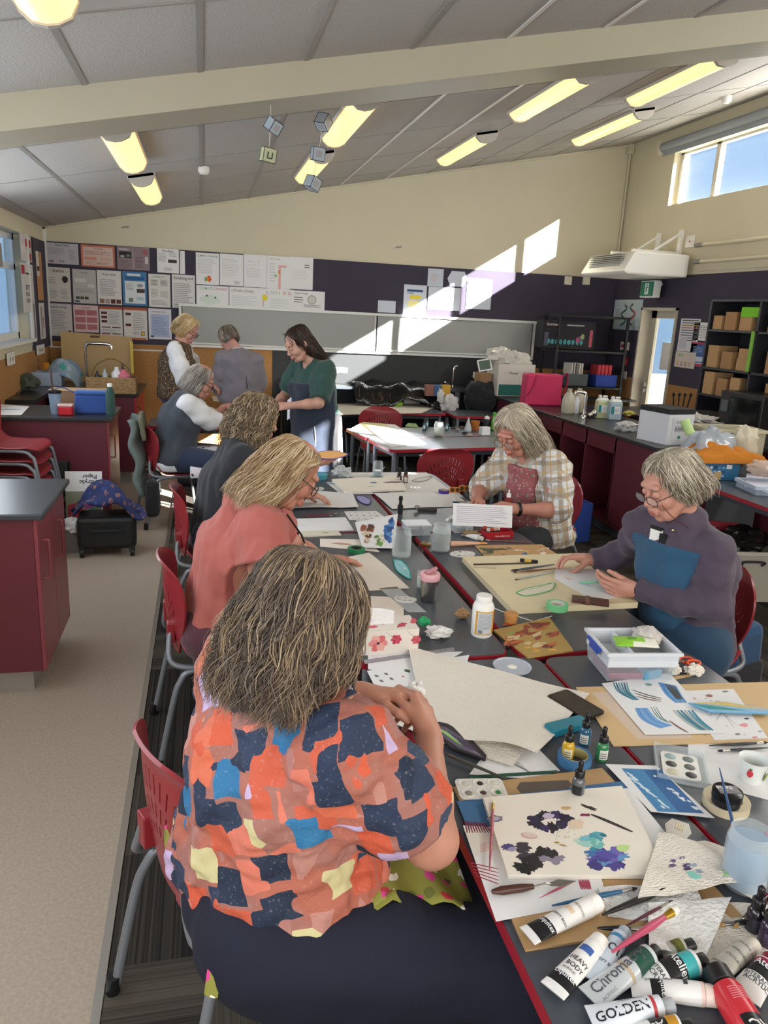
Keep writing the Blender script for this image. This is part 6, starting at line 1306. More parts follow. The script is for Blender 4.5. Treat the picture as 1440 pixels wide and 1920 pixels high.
# --- dropper ink bottles
def dropper(px,py,col,label,z=Z0,h=1.0,dark=False,lab='#d5d5d0',g='dropper ink bottles on the near tables'):
 t=thing('ink_bottle',label,'ink bottle',on(px,py,z),random.uniform(-.5,.5),g);k=h
 m=MB(M('ink_'+col,col,.15,coat=.6));m.lathe([(.0145*k,0),(.0155*k,.003),(.0155*k,.040*k),(.012*k,.048*k),(.0085*k,.051*k),(.0085*k,.055*k)],20);m.build('bottle_body',t,smooth=45)
 m=MB(M('label_'+lab,lab,.6));m.grid(8,1, lambda u,v:(.0158*k*math.cos(-2.6+1.5*u),.0158*k*math.sin(-2.6+1.5*u),(.008+.026*v)*k));m.use(ink);[m.grid(6,1, lambda u,v:(.0160*k*math.cos(-2.5+1.1*u),.0160*k*math.sin(-2.5+1.1*u),(.012+.006*i+.002*v)*k)) for i in range(3)];m.build('label',t)
 m=MB(M('cap_black','#161618',.3));m.lathe([(.0115*k,.052*k),(.0118*k,.066*k),(.0085*k,.070*k),(.006*k,.071*k)],16);m.lathe([(.0055*k,.070*k),(.0062*k,.080*k),(.0065*k,.090*k),(.003*k,.0945*k),(0,.095*k)],12);m.build('dropper',t,smooth=45)
 return t
dropper(1063,1422,'#c9a01c','yellow ink bottle with a dropper, standing inside the blue tape roll',z=Z0+.004,lab='#d9d2b0');dropper(1095,1395,'#1d5a78','deep teal ink bottle with a dropper behind the blue tape roll')
dropper(1127,1424,'#2f7a4a','green and black ink bottle with a dropper right of the blue tape roll');dropper(1082,1492,'#5a5d62','grey ink bottle with a dropper standing on the clipboard edge',z=Z0+.006,lab='#202022')
dropper(1412,1745,'#181620','dark ink bottle, left one of the pair at the right edge',h=1.05,lab='#35303c');dropper(1436,1772,'#2a1c34','dark violet ink bottle, right one of the pair at the right edge',h=1.05,lab='#4a3c55')
def ring(px,py,r0,r1,h,col,label,z=Z0,inner='#c9b48a',name='tape_roll',rz=0):
 t=thing(name,label,'tape',on(px,py,z));m=MB(M('tape_'+col,col,.55));m.lathe([(r0,0),(r1,0),(r1,h),(r0,h),(r0,0)],40,close=True);m.build('tape',t,smooth=40)
 m=MB(M('core_'+inner,inner,.7));m.lathe([(r0-.002,0),(r0,0),(r0,h+.0005),(r0-.002,h+.0005),(r0-.002,0)],36,close=True);m.build('core',t,smooth=40); return t
ring(1076,1430,.033,.043,.024,'#3c6f9c','roll of blue tape standing around the yellow ink bottle',inner='#a9a06a')
ring(1360,1512,.036,.052,.022,'#cbbd9e','thick roll of cream masking tape under the black lidded tub')
ring(1044,1142,.028,.041,.024,'#6fbf85','roll of pale green tape on the wooden drawing board',z=Z0+.026,inner='#c9c4ba')
ring(668,1034,.026,.040,.018,'#1f7a4c','roll of dark green tape in front of the coral top woman',inner='#3a3a34')
ring(832,925,.024,.034,.022,'#4a2f8c','small roll of purple tape on the white paper')
# black tub on the masking tape
t=thing('cosmetic_tub','black lidded tub with white lettering on the cream tape roll','tub',on(1360,1508,Z0+.0225))
m=MB(M('tub_black','#222226',.3));m.lathe([(.024,0),(.031,.004),(.032,.020),(.031,.022)],30);m.build('tub',t,smooth=40)
m=MB(M('lid_black','#141416',.25));m.lathe([(.0335,.021),(.0335,.036),(.031,.038),(0,.038)],32);m.build('lid',t,smooth=40)
s=Sheet(.05,.03,M('lid_black','#141416',.25),.0003);s.text('PURE',.0,.017,.017,C_('#e5e5e5'),.02);s.text('ALL NATURAL',.003,.008,.006,C_('#b5b5b5'));s.text('cream',.012,.0,.006,C_('#a58ab5'));o=s.build('lettering',parent=t,T=None);o.location=(-.026,-.010,.0382);o.rotation_euler=(0,0,-.18)
# --- jars
def jar(px,py,label,r=.038,h=.115,liq='#9fb0b8',fill=.72,z=Z0,neck=.85,g=None,cat='jar',lip=True):
 t=thing('glass_jar',label,cat,on(px,py,z),0,g)
 m=MB(glassy('jar_glass','#e6eeee',.07,.02));m.lathe([(r*.92,0),(r,.006),(r,h*.78),(r*.96,h*.84),(r*neck,h*.89),(r*neck,h*.93),(r*(neck+.05),h*.94),(r*neck,h*.96),(r*(neck+.04),h*.98),(r*neck,h),(r*(neck-.05),h*.99),(r*(neck-.05),h*.90),(r*.93,h*.83),(r*.95,.008),(0,.006)],28);m.build('glass',t,smooth=60)
 if liq:m=MB(M('liquid_'+liq,liq,.15));m.lathe([(r*.90,.007),(r*.945,.010),(r*.945,h*fill*.95),(r*.93,h*fill),(0,h*fill)],28);m.build('water',t,smooth=40)
 return t
jar(1392,1655,'large glass jar of cloudy blue water at the right edge',r=.045,h=.125,liq='#93a9bf',fill=.80)
jar(752,1042,'empty glass jar reflecting a painting, left of the long red table edge',r=.044,h=.130,liq=None)
jar(826,1032,'glass jar of grey painting water beside the round palette',r=.044,h=.130,liq='#8b938f',fill=.70)
jar(789,1102,'small narrow glass jar behind the pink lidded cup',r=.018,h=.075,liq='#b9cfc9',fill=.6)
jar(708,893,'glass jar with a brush in it near the curly haired person',r=.034,h=.105,liq='#8fa0a5',fill=.4)
jar(822,817,'glass jar of clear water on the turned table',r=.045,h=.13,liq='#a9b0a5',fill=.5)
# --- brushes
def brush(a,b,label,col='#1d3f66',r=.0035,z0=.0,z1=.0,fer='#b5b0a5',tip='#3a3230',fl=.022,tl=.014,zt=Z0,flat=False,name='paintbrush'):
 pa=on(*a,z=zt+r+z0);pb=on(*b,z=zt+r+z1);t=thing(name,label,'paintbrush',pa);T=orient(pa,pb);t.matrix_world=T;L=(pb-pa).length
 q=T.inverted();X=Vector((1,0,0));m=MB(M('handle_'+col,col,.3,coat=.4));h=L-fl-tl
 m.tube([(0,0,0),(h*.2,0,0),(h*.75,0,0),(h,0,0)],[r*.35,r*.7,r*1.15,r*.8],10);m.build('handle',t,smooth=60)
 m=MB(M('ferrule_'+fer,fer,.25,.9));m.tube([(h,0,0),(h+fl,0,0)],[r*.85,r*(1.3 if flat else .9)],10,flat=1);m.build('ferrule',t,smooth=60)
 m=MB(M('bristle_'+tip,tip,.8));m.tube([(h+fl,0,0),(h+fl+tl*.5,0,0),(L,0,0)],[r*(1.3 if flat else .85),r*(1.5 if flat else .8),r*(1.2 if flat else .15)],10);m.build('bristles',t,smooth=60)
 return t
# --- the big MDF clipboard with blue tape and its sheets
mdf=M('mdf','#b08e63',.6,var=.04,vscale=20)
s=Flat([(985,1785),(1392,1722),(1128,1443),(850,1478)],Z0,mdf,.005)
s.pg([(938,1712),(1052,1703),(1196,1464),(856,1506)],'#3a6a96');s.pg([(975,1470),(1065,1466),(1072,1475),(1064,1483),(976,1491),(968,1481)],'#5a5048')
for i in range(26):rr=random.Random(i);s.bl(862+8*i*.0+rr.uniform(0,300),1520-rr.uniform(0,1)*30,.006,.003,'#5f7a50',j=.3)
s.done('clipboard','large tan MDF clipboard with blue tape borders and a slotted handle','clipboard')
t=thing('bulldog_clip','steel clip on the right edge of the large clipboard','clip',on(1270,1562,Z0+.006),-.75);m=MB(steel);m.prism([(-.02,-.03),(.02,-.03),(.028,.0),(.018,.03),(-.018,.03),(-.028,0)],.010,.012);m.use(M('clip_gold','#b5a06a',.3,.8));[m.box((-.006+.005*i,.008,.0125),(.0018,.026,.001)) for i in range(4)];m.use(steel);m.box((0,-.03,.006),(.05,.004,.012));m.build('clip_plate',t,bevel=.001);m=MB(M('spring_steel','#5a564e',.4,.8));m.cyl((-.022,-.036,.008),(.022,-.036,.008),.006,n=10);m.build('spring',t)
s=Flat([(930,1728),(1140,1688),(1100,1560),(868,1548)],Z0+.0056,paper_w,.0005)
s.pg([(938,1590),(895,1552),(870,1556),(893,1605)],'#e0dcd0')
for i in range(10):s.st([(872+4*i,1540+i*.3),(876+5*i,1562)],.0035,'#7a2440')
for i in range(5):s.st([(880+3*i,1618+6*i),(935,1630+7*i)],.003,'#a5344c')
for i in range(4):s.st([(900,1585+4*i),(925,1577+5*i)],.002,'#d98a9a')
for i in range(7):s.st([(1085+3*i,1650),(1090+3*i,1668)],.003,'#a52c50');s.st([(1010+5*i,1685-3*i),(1050+4*i,1668-2*i)],.0012,'#c05a74')
s.done('painting_sheet','white practice sheet with crimson brush marks under the sketchbook','painting')
sk=Flat([(952,1648),(1250,1648),(1165,1480),(905,1502)],Z0+.0065,M('sketch_paper','#e6dfd2',.7),.010)
z_=sk;S2= lambda x,y,rx,ry,c,rot=0,**k:z_.bl(x,y,rx,ry,c,rot,**k)
sk.z0=Z0+.0165
for i in range(3):sk.bl(928,1535,.018-.004*i,.011-.003*i,['#6f6a7c','#9a94a8','#b5aec0'][i],.2,seed=40+i)
for i in range(9):a_=2*PI*i/9;sk.bl(1028+32*math.cos(a_)+i*1.2,1534+15*math.sin(a_)+i*1.2,.017,.013,['#241c34','#2c2244','#1c1828','#35285c'][i%4],a_,j=.3,n=20,seed=60+i)
sk.bl(1028,1530,.016,.009,'#c4b5cc',.2,seed=71);sk.bl(1062,1515,.012,.006,'#c9a878',.1);sk.bl(1080,1545,.02,.014,'#ddc9b0',.6);sk.bl(992,1567,.018,.010,'#c8a2a0',-.2,j=.04,n=26);sk.bl(994,1566,.016,.008,'#d9c2ba',-.2,j=.04,n=26)
for i in range(12):rr=random.Random(300+i);sk.bl(1010+rr.uniform(-34,34),1607+rr.uniform(-18,22),rr.uniform(.014,.024),rr.uniform(.009,.016),['#1b191c','#242226','#8a8094','#151416','#3a3440'][i%5],rr.uniform(0,2),j=.35,n=20,seed=310+i)
sk.bl(952,1588,.014,.009,'#4a4478',.4,j=.25);sk.bl(960,1592,.010,.006,'#9a90b5',.4);sk.bl(1044,1580,.006,.003,'#a8823c');sk.bl(1055,1585,.008,.0025,'#a8823c',-.4)
for i in range(9):rr=random.Random(500+i);sk.bl(1120+rr.uniform(-28,10),1570+rr.uniform(-5,16),.014,.009,['#6fb5b0','#9accc4','#4a9aaa','#7ab8c9'][i%4],rr.uniform(0,1),j=.3,seed=510+i)
sk.bl(1090,1577,.016,.010,'#b5d4c6',.2);sk.bl(1122,1564,.016,.008,'#5aa5b5',.1);sk.bl(1132,1566,.007,.006,'#1f6f88')
for i in range(14):rr=random.Random(700+i);sk.bl(1145+rr.uniform(-30,26),1610+rr.uniform(-16,16),rr.uniform(.014,.025),rr.uniform(.009,.016),['#463c8c','#5148a0','#3a3478','#3c6fa8','#5a90c0','#6a5cb0'][i%6],rr.uniform(0,1),j=.3,n=20,seed=710+i)
sk.bl(1168,1590,.016,.010,'#b9d888',.5);sk.bl(1112,1592,.008,.006,'#2c8aa5',.5);sk.bl(1105,1514,.018,.006,'#2b2628',-.5,j=.35);sk.bl(1098,1528,.012,.005,'#7a1f48',.1,j=.3)
sk.st([(1108,1527),(1140,1540),(1186,1560)],.010,'#2c1c28',.3);sk.st([(1098,1602),(1106,1611)],.002,'#5a3a50')
for i in range(16):rr=random.Random(900+i);sk.bl(1060+rr.uniform(-18,18),1562+rr.uniform(-10,10),.0012,.0010,'#6a8a4a',seed=900+i)
sk.done('sketchbook','open cream paper pad with dark violet, blue and turquoise paint daubs','sketchbook')
s=Flat([(1225,1640),(1305,1632),(1180,1478),(1138,1482)],Z0+.0062,paper_w,.0008);s.bl(1166,1506,.004,.004,'#35282c');s.done('paper_sheet','white sheet sticking out on the right of the paint daub pad','paper')
# --- paper towels (quilted, crumpled)
towel=M('paper_towel','#ebe4d8',.95,bump=.8,bscale=120,stretch=(1,2.2,1));tow2=M('paper_towel_white','#e6e6e4',.95,bump=.8,bscale=110)
def crump(amp,f=6,seed=0):
 r_=random.Random(seed);ph=[r_.uniform(0,6) for _ in range(6)]
 return lambda u,v:amp*(1.1+.5*math.sin(f*u+ph[0]+2*math.sin(3*v+ph[1]))+.35*math.sin(f*1.3*v+ph[2]+1.5*u)+.2*math.sin(f*2.6*(u+v)+ph[3]))
s=Flat([(800,1375),(1005,1424),(1105,1305),(765,1218)],Z0+.003,towel,.0008,warp=lambda u,v:crump(.006,5,2)(u,v)+.022*math.exp(-((u-.8)/.25)**2)*(1-v)*.8,n=30);s.done('paper_towel','big quilted paper towel spread in front of the foreground person','paper towel')
s=Flat([(705,1350),(960,1440),(990,1400),(760,1290)],Z0+.002,towel,.0008,warp=crump(.004,6,3),n=20);s.done('paper_towel','lower paper towel under the dark painted leaf','paper towel')
s=Flat([(1195,1690),(1385,1660),(1380,1610),(1235,1565)],Z0+.018,towel,.0008,warp=crump(.006,7,5),n=24)
for i in range(12):rr=random.Random(40+i);q=(.35+rr.uniform(-.1,.1),.5+rr.uniform(-.15,.2));s.blob(q[0]+.1*(i%3),q[1],.04,.03,C_(['#6a5580','#4a3f66','#9aa5b8'][i%3]),j=.4,seed=44+i)
for i in range(5):s.blob(.48+.02*i,.35-.03*i,.05,.03,C_('#8accc0'),j=.3,seed=90+i);s.blob(.86+.02*(i%3),.22+.05*i,.05,.04,C_('#9ac98a'),j=.35,seed=95+i)
s.done('paper_towel','crumpled paper towel stained violet, turquoise and green','paper towel')
s=Flat([(1140,1722),(1335,1738),(1300,1660),(1120,1668)],Z0+.004,tow2,.0008,warp=crump(.005,6,7),n=20);s.done('paper_towel','whiter paper towel sheet lying beneath the stained one','paper towel')
s=Flat([(1215,1790),(1322,1800),(1370,1690),(1215,1700)],Z0+.008,tow2,.0008,warp=crump(.006,5,8),n=20);s.done('paper_towel','white paper towel whose folded edge hangs above the paint tubes','paper towel')
s=Flat([(1225,1590),(1430,1700),(1440,1620),(1320,1580)],Z0+.002,towel,.0008,warp=crump(.003,5,9),n=16);s.done('paper_towel','cream paper towel under the jar of blue water','paper towel')
s=Flat([(1300,1800),(1440,1810),(1440,1700),(1330,1690)],Z0+.002,towel,.0008,warp=crump(.003,5,12),n=16);s.done('paper_towel','paper towel beneath the ink bottles at the right edge','paper towel')
# --- painting things around
s=Flat([(690,1255),(790,1270),(868,1222),(690,1222)],Z0,paper_w,.0006);s.done('paper_sheet','white sheet under the ring binder strip','paper')
s=Flat([(688,1258),(700,1282),(850,1330),(880,1228)],Z0+.001,paper_w,.0006)
for x,y,c,a,b in ((792,1240,'#4a4a60',.012,.006),(818,1235,'#4a2c30',.012,.006),(780,1248,'#c02c44',.005,.004),(812,1245,'#5c2434',.010,.003),(764,1258,'#35562c',.011,.008),(792,1254,'#3c3440',.011,.006),(756,1269,'#a52c44',.005,.004)):s.bl(x,y,a,b,c,.3,j=.3)
for x,y in ((706,1268),(724,1264),(715,1277),(734,1273)):s.bl(x,y,.009,.006,'#77777c',.3,j=.05,n=8)
s.done('painting_sheet','practice sheet with green, crimson and grey swatches and small printed squares','painting')
s=Flat([(682,1238),(684,1245),(853,1220),(850,1214)],Z0+.001,M('clear_strip','#8f8f94',.3),.001);[s.bl(x,y,.0025,.002,'#3a3a3e',j=.02) for x,y in ((705,1235),(730,1232),(738,1230),(768,1228),(786,1225),(800,1223),(813,1221),(826,1219),(834,1218))];s.done('plastic_sleeve','clear punched plastic sleeve edge below the poppy tissue box','plastic sleeve')
def leafshape(s,pts,c):s.pg(pts,c)
s=Flat([(796,1352),(845,1405),(910,1428),(912,1420),(878,1382),(838,1360)],Z0+.006,M('leaf_dark','#2b272e',.4),.006);s.z0+=.006
s.pg([(800,1355),(838,1364),(874,1388),(906,1420),(860,1402),(820,1375)],'#5c5468');s.pg([(802,1356),(828,1372),(856,1392),(868,1398),(838,1372)],'#7ab54a');s.st([(806,1356),(845,1380),(900,1416)],.002,'#c9c4d0',.2);s.pg([(845,1376),(878,1392),(900,1414),(868,1398)],'#443c52')
s.done('painted_leaf','dark violet painted wooden leaf with a lime streak','painted leaf')
# 6-well palette
t=thing('paint_palette','white six well palette with green and brown paint beside the clipboard handle','palette',on(902,1480,Z0+.006),-.12);m=MB(M('palette_white','#d9d7d0',.3));m.prism(rounded(.115,.075,.012),0,.004);
cols=['#4a4038','#2f7a3c','#c9c5b8','#2a2624','#d9d2c0','#8a8478']
for i in range(6):
 x,y=-.035+.035*(i%3),.018-.036*(i//3);m.use(M('palette_white','#d9d7d0',.3));m.lathe([(.0165,.004),(.0155,.0055),(.0135,.0045),(.011,.0043),(0,.0043)],20,T=Matrix.Translation((x,y,0)));m.use(C_(cols[(i+2)%6],.4));m.lathe([(.009-.001*(i%3),.0047),(.006,.006),(0,.0062)],12,T=Matrix.Translation((x+.001,y-.001,0)))
m.build('tray',t,smooth=30)
brush((918,1700-70),(925,1500),'pink brush lying on the left edge of the paint daub pad','#a5505c',.0035,fer='#c9a54a',tip='#e0d9c4',zt=Z0+.0168,z0=-.006)
brush((948,1460),(832,1412),'thin grey brush beside the dark painted leaf','#4a4a44',.0045,fer='#8f8a80',tip='#4a4038',z0=.006,z1=.006)
brush((1035,1698),(1195,1665),'blue brush lying over the bottom of the crimson sheet','#2c6088',.0045,fer='#c5c5c5',tip='#2b2624',zt=Z0+.010)
brush((1130,1715),(1265,1660),'thick black brush with a fat ferrule in front of the towels','#1c1b1b',.0065,fer='#2b2a28',tip='#d9cfa8',zt=Z0+.012,fl=.03)
brush((1148,1785),(1268,1705),'pink brush with a gold ferrule and flat pale bristles','#b54a66',.0065,fer='#c9a23c',tip='#e0dcd0',zt=Z0+.030,flat=True)
brush((1170,1738),(1262,1688),'thin dark red brush behind the pink gold brush','#5a1f30',.003,zt=Z0+.012)
brush((1120,1740),(1218,1742),'short black brush half under the tubes','#1b1b1d',.005,zt=Z0+.010)
brush((1440,1722),(1345,1735),'black brush lying left of the ink bottle pair','#1b1b1d',.0045,zt=Z0+.006,tip='#a5824a',fer='#8a8a8a')
brush((1440,1680),(1375,1740),'short brush with a gold tip behind the stained towel','#35302c',.004,zt=Z0+.006,tip='#a5824a')
# palette knife
pa,pb=on(922,1672,Z0+.013),on(1080,1652,Z0+.018);t=thing('palette_knife','palette knife with a dark wooden handle over the pad corner','palette knife',pa);t.matrix_world=orient(pa,pb);L=(pb-pa).length
m=MB(M('dark_wood','#4a2c24',.35));m.tube([(0,0,0),(.02,0,0),(.06,0,0),(.085,0,0)],[.004,.0085,.008,.005],10);m.build('handle',t,smooth=60);m=MB(steel);m.tube([(.085,0,0),(.11,0,.004),(.12,0,.0)],.002,8);m.prism([(.118,-.004),(.14,-.010),(L,0),(.14,.010),(.118,.004)],-.0005,.0005);m.build('blade',t)
# photo print, packaging, right side
s=Flat([(1220,1522),(1340,1534),(1230,1436),(1135,1433)],Z0+.006,paper_w,.0008)
s.pg([(1233,1522),(1320,1526),(1240,1444),(1165,1441)],'#3c7fb0');s.pg([(1272,1523),(1320,1526),(1240,1444),(1205,1443)],'#265f98')
for i in range(22):rr=random.Random(i);u=rr.random();s.bl(1168+80*u+rr.uniform(-3,6),1444+72*u,.008,.003,'#c9dce5',-.9,j=.4,seed=i+1);
for i in range(14):rr=random.Random(50+i);u=rr.random();s.bl(1250+60*u+rr.uniform(-6,6),1478+40*u,.006,.003,'#dbe4ea',-.8,j=.4,seed=i+80)
s.bl(1228,1456,.004,.004,'#eef4f4',j=.05);s.done('photo_print','printed photograph of a blue beach sky on white paper','photograph')
t=thing('plastic_clamshell','open clear plastic clamshell tray holding a used white palette','plastic tray',on(1275,1440,Z0));
m=MB(glassy('clear_plastic','#dfe6e8',.14));T=Matrix.Rotation(-.5,4,'Z');m.prism(rounded(.12,.15,.012),0,.001,T=T@Matrix.Translation((0,0,.001)));
for sx,sy,w,d in ((-.06,0,.002,.15),(.06,0,.002,.15),(0,-.075,.12,.002),(0,.075,.12,.002)):m.box((sx,sy,.010),(w,d,.018),T=T)
m.build('tray',t);m=MB(M('palette_white','#d9d7d0',.3));m.prism(rounded(.09,.115,.012),.003,.007,T=T);
for i,c in enumerate(('#8aa5a5','#6a7472','#3a3836','#5a5c58','#c9c5a8','#2f2e2e')):m.use(C_(c,.4));m.lathe([(.014,.0075),(.008,.009),(0,.0092)],12,T=T@Matrix.Translation((-.022+.044*(i%2),.036-.036*(i//2),0)))
m.build('palette',t,smooth=30)
t=thing('yoghurt_tub','white yoghurt tub with a strawberry picture at the right edge','tub',on(1408,1462,Z0));m=MB(M('tub_white','#d9dedb',.35));m.lathe([(.024,0),(.026,.003),(.033,.055),(.037,.058),(.037,.060),(.032,.058),(.024,.006),(0,.005)],26);m.use(C_('#7f8f2c'));m.grid(6,2, lambda u,v:((.0300+.006*v)*math.cos(-1.35+.75*u),(.0300+.006*v)*math.sin(-1.35+.75*u),.014+.024*v));m.use(C_('#b5323c'));m.sphere((-.022,-.018,.032),(.009,.006,.011),8);m.use(C_('#3f6f3c'));m.sphere((-.022,-.019,.044),(.006,.004,.003),6);m.build('tub_body',t,smooth=45)
s=Flat([(1290,1460),(1440,1500),(1440,1392),(1290,1395)],Z0,paper_w,.0006);s.done('paper_sheet','white sheet below the strawberry tub at the right','paper')
for a,b,lb in (((1330,1398),(1440,1392),'black brush lying uppermost at the right edge'),((1440,1402),(1345,1408),'dark brush with a silver ferrule lying below it at the right edge')):brush(a,b,lb,'#1d1d1f',.0042,fer='#b9b5aa',tip='#2a2624',zt=Z0+.002)
brush((1349,1440),(1392,1618),'slim blue brush standing in the jar of blue water','#2c4f80',.0035,z0=.105,z1=.03,tip='#2c4f80');brush((1452,1545),(1412,1600),'pink brush standing in the jar of blue water','#b54a76',.0035,z0=.10,z1=.05,tip='#b54a76')
# kraft folder with practice sheets
s=Flat([(1150,1400),(1440,1392),(1440,1280),(1080,1290)],Z0,M('kraft_folder','#cfb083',.7),.003)
s.pg([(1195,1388),(1300,1386),(1220,1300),(1108,1300)],'#cdb9a5');s.done('card_folder','open tan card folder under the blue swatch sheets','folder')
s=Flat([(1340,1388),(1440,1384),(1375,1292),(1275,1296)],Z0+.0032,paper_w,.0008)
for x,y,c,a,b in ((1330,1305,'#8c4a44',.012,.009),(1360,1297,'#7a7a7c',.012,.006),(1345,1316,'#b5b5b5',.01,.005),(1395,1360,'#d98a88',.016,.008),(1383,1377,'#6f6f70',.009,.005),(1400,1348,'#3a3a3c',.008,.004),(1425,1372,'#8f8f90',.008,.004),(1415,1383,'#c97472',.01,.004),(1300,1310,'#c9b0a8',.01,.008)):s.bl(x,y,a,b,c,.2,j=.2)
for i in range(14):rr=random.Random(i);s.st([(1290+rr.uniform(0,110),1300+rr.uniform(0,80)),(1294+rr.uniform(0,110),1306+rr.uniform(0,78))],.0015,'#9a8a88') if i%3==0 else s.bl(1300+rr.uniform(0,100),1302+rr.uniform(0,80),.003,.002,'#a5706c')
s.done('painting_sheet','practice sheet with small red and grey marks on the tan folder','painting')
s=Flat([(1210,1378),(1360,1375),(1255,1262),(1128,1282)],Z0+.005,paper_w,.0008,warp=None);s.z0+=0
for i in range(6):s.st([(1150+5*i,1280),(1160+4*i,1298),(1188+2*i,1313)],.006,['#4a7f98','#2c5f70','#5f9aa8'][i%3],.5)
for i in range(7):s.st([(1236+5*i,1280+i),(1250+4*i,1302),(1268+3*i,1318)],.010,['#5a90c4','#4a80b8','#6aa0cc'][i%3],.6)
for i in range(4):s.st([(1246+5*i,1282+i),(1258+4*i,1298),(1270+3*i,1312)],.007,'#3a3c40',.4)
s.bl(1216,1284,.011,.009,'#7fa39c',.3)
for i in range(3):s.st([(1185+4*i,1294+6*i),(1212,1303+4*i),(1240,1310+3*i)],.006,['#2f2a30','#5a4038','#6a4c40'][i],.3)
for i in range(6):s.st([(1192+4*i,1328),(1206+5*i,1350),(1240+4*i,1366-i)],.009,['#6496cc','#5a8cc4','#74a4d4'][i%3],.6)
for i in range(3):s.st([(1220+5*i,1326),(1234+4*i,1346),(1256,1356)],.003,'#3a7a7a')
for i in range(6):s.st([(1262+7*i,1332),(1284+6*i,1352),(1312+5*i,1370)],.009,['#a8aeac','#3f8290','#2f6f88','#9aa8a8','#4a90a0','#2c7f9a'][i],.5)
s.st([(1255,1352),(1272,1364),(1290,1374)],.008,'#7a5a50');s.done('painting_sheet','large sheet of blue, teal and brown brush strokes on the tan folder','painting')
s=Flat([(1290,1320),(1330,1336),(1440,1340),(1440,1332),(1360,1318)],Z0+.012,M('leaf_blue','#5a9ac0',.4),.004);s.pg([(1295,1320),(1340,1324),(1440,1334),(1360,1318)],'#c9b46a');s.pg([(1298,1322),(1330,1332),(1400,1335),(1340,1326)],'#2f8a8a');s.done('painted_leaf','long blue and yellow painted leaf on the blue swatch sheet','painted leaf')
# phone, blue case, sheet with black strokes
m=MB(M('phone_black','#1b1a1c',.2));T=flatT(on(1078,1328),.35,Z0+.008);m.prism(rounded(.085,.15,.01),0,.009,T=T);tag(m.build('tablet_phone',bevel=.002),'black phone lying under the corner of the big paper towel','phone')
m=MB(M('teal_case','#1f7a90',.25));T=flatT(on(1062,1368),.25,Z0);m.prism(rounded(.13,.045,.01),0,.022,T=T);tag(m.build('pencil_case',bevel=.004),'glossy teal case behind the blue tape roll','case')
s=Flat([(880,1452),(1010,1462),(1050,1445),(1000,1395),(920,1400)],Z0+.001,paper_w,.0008)
for i in range(8):s.st([(945+5*i,1428+2*i),(975+3*i,1430+3*i)],.002,'#3a3838',.1)
s.done('painting_sheet','white sheet with a few thin black strokes near the blue tape','painting')
s=Flat([(880,1462),(1040,1452),(1046,1446),(880,1456)],Z0+.0,M('dark_green','#1f4a3c',.5),.003);s.done('notebook','dark green notebook edge under the sheet of black strokes','notebook')
s=Flat([(698,1300),(735,1355),(755,1335),(725,1295)],Z0+.001,C_('#8a8c90'),.001);s.bl(725,1330,.012,.008,'#3a3c40');s.done('photo_print','grey printed card under the foreground hands','photograph')
# white plastic lid
t=thing('plastic_lid','clear round plastic lid with a daub of white paint','lid',on(960,1252,Z0));m=MB(glassy('milky_plastic','#c9d0dc',.55));m.lathe([(.055,0),(.060,.002),(.062,.008),(.058,.008),(.055,.004),(0,.004)],32);m.build('lid',t,smooth=40);m=MB(C_('#e5e0d4'));m.lathe([(.016,.004),(.010,.007),(0,.008)],14);m.build('paint_daub',t,smooth=60)
# tissue in the hands of the foreground person
def wad(p,r,mat,label,cat='tissue',name='tissue',seed=3,sq=(1,1,.7),group=None,sharp=.35):
 rnd=random.Random(seed);o_=Vector((seed*3.1,seed*1.7,0));m=MB(mat);n=14;P=Vector(p)
 vs=[]
 for j in range(n+1):
  for i in range(2*n):
   d=Vector((math.sin(PI*j/n)*math.cos(PI*i/n),math.sin(PI*j/n)*math.sin(PI*i/n),math.cos(PI*j/n)));k=1+sharp*noise.noise(d*2.6+o_)*1.6+sharp*.6*noise.noise(d*6+o_)
   vs.append(P+Vector((d.x*sq[0],d.y*sq[1],d.z*sq[2]))*r*k)
 m.add(vs,[(j*2*n+i,(j+1)*2*n+i,(j+1)*2*n+(i+1)%(2*n),j*2*n+(i+1)%(2*n)) for j in range(n) for i in range(2*n)]); return tag(m.build(name,smooth=50),label,cat,group)
wad((.478,1.565,.925),.026,tow2,'white paper tissue gripped in the foreground hands',sq=(1,.8,1.2));
wad(on(1080,1072,Z0+.014),.028,tow2,'stained white rag under the hand of the purple jumper person',name='rag',cat='rag',seed=5,sq=(1.1,.8,.6))
# === MIDDLE TABLES
def bx(name,label,cat,p,w,d,h,rz,mat,bevel=.003,group=None,open_=0,taper=1):
 m=MB(mat)
 if not open_:m.box((0,0,h/2),(w,d,h),taper=taper)
 else:
  q=open_;a,b=w/2,d/2;m.box((0,0,q/2),(w,d,q))
  for x in (-a+q/2,a-q/2):m.box((x,0,h/2),(q,d,h))
  for y in (-b+q/2,b-q/2):m.box((0,y,h/2),(w,q,h))
 o=m.build(name,bevel=bevel,loc=p);o.rotation_euler.z=rz; return tag(o,label,cat,group)
def sheet(px,m,label,ops=(),z=Z0,name='paper_sheet',cat='paper',th=.0006,group=None):
 s=Flat(px,z,m,th)
 for o in ops:o(s)
 return s.done(name,label,cat,group)
b_= lambda x,y,a,b,c,r=0,j=.2:(lambda s:s.bl(x,y,a,b,c,r,j=j))
def rnd_blobs(x0,y0,x1,y1,n,cols,a,b,seed=1,rot=.3):
 def f(s):
  rr=random.Random(seed)
  for i in range(n):s.bl(rr.uniform(x0,x1),rr.uniform(y0,y1),a*rr.uniform(.5,1.3),b*rr.uniform(.5,1.3),cols[i%len(cols)],rot+rr.uniform(-.5,.5),j=.3,seed=seed*50+i)
 return f
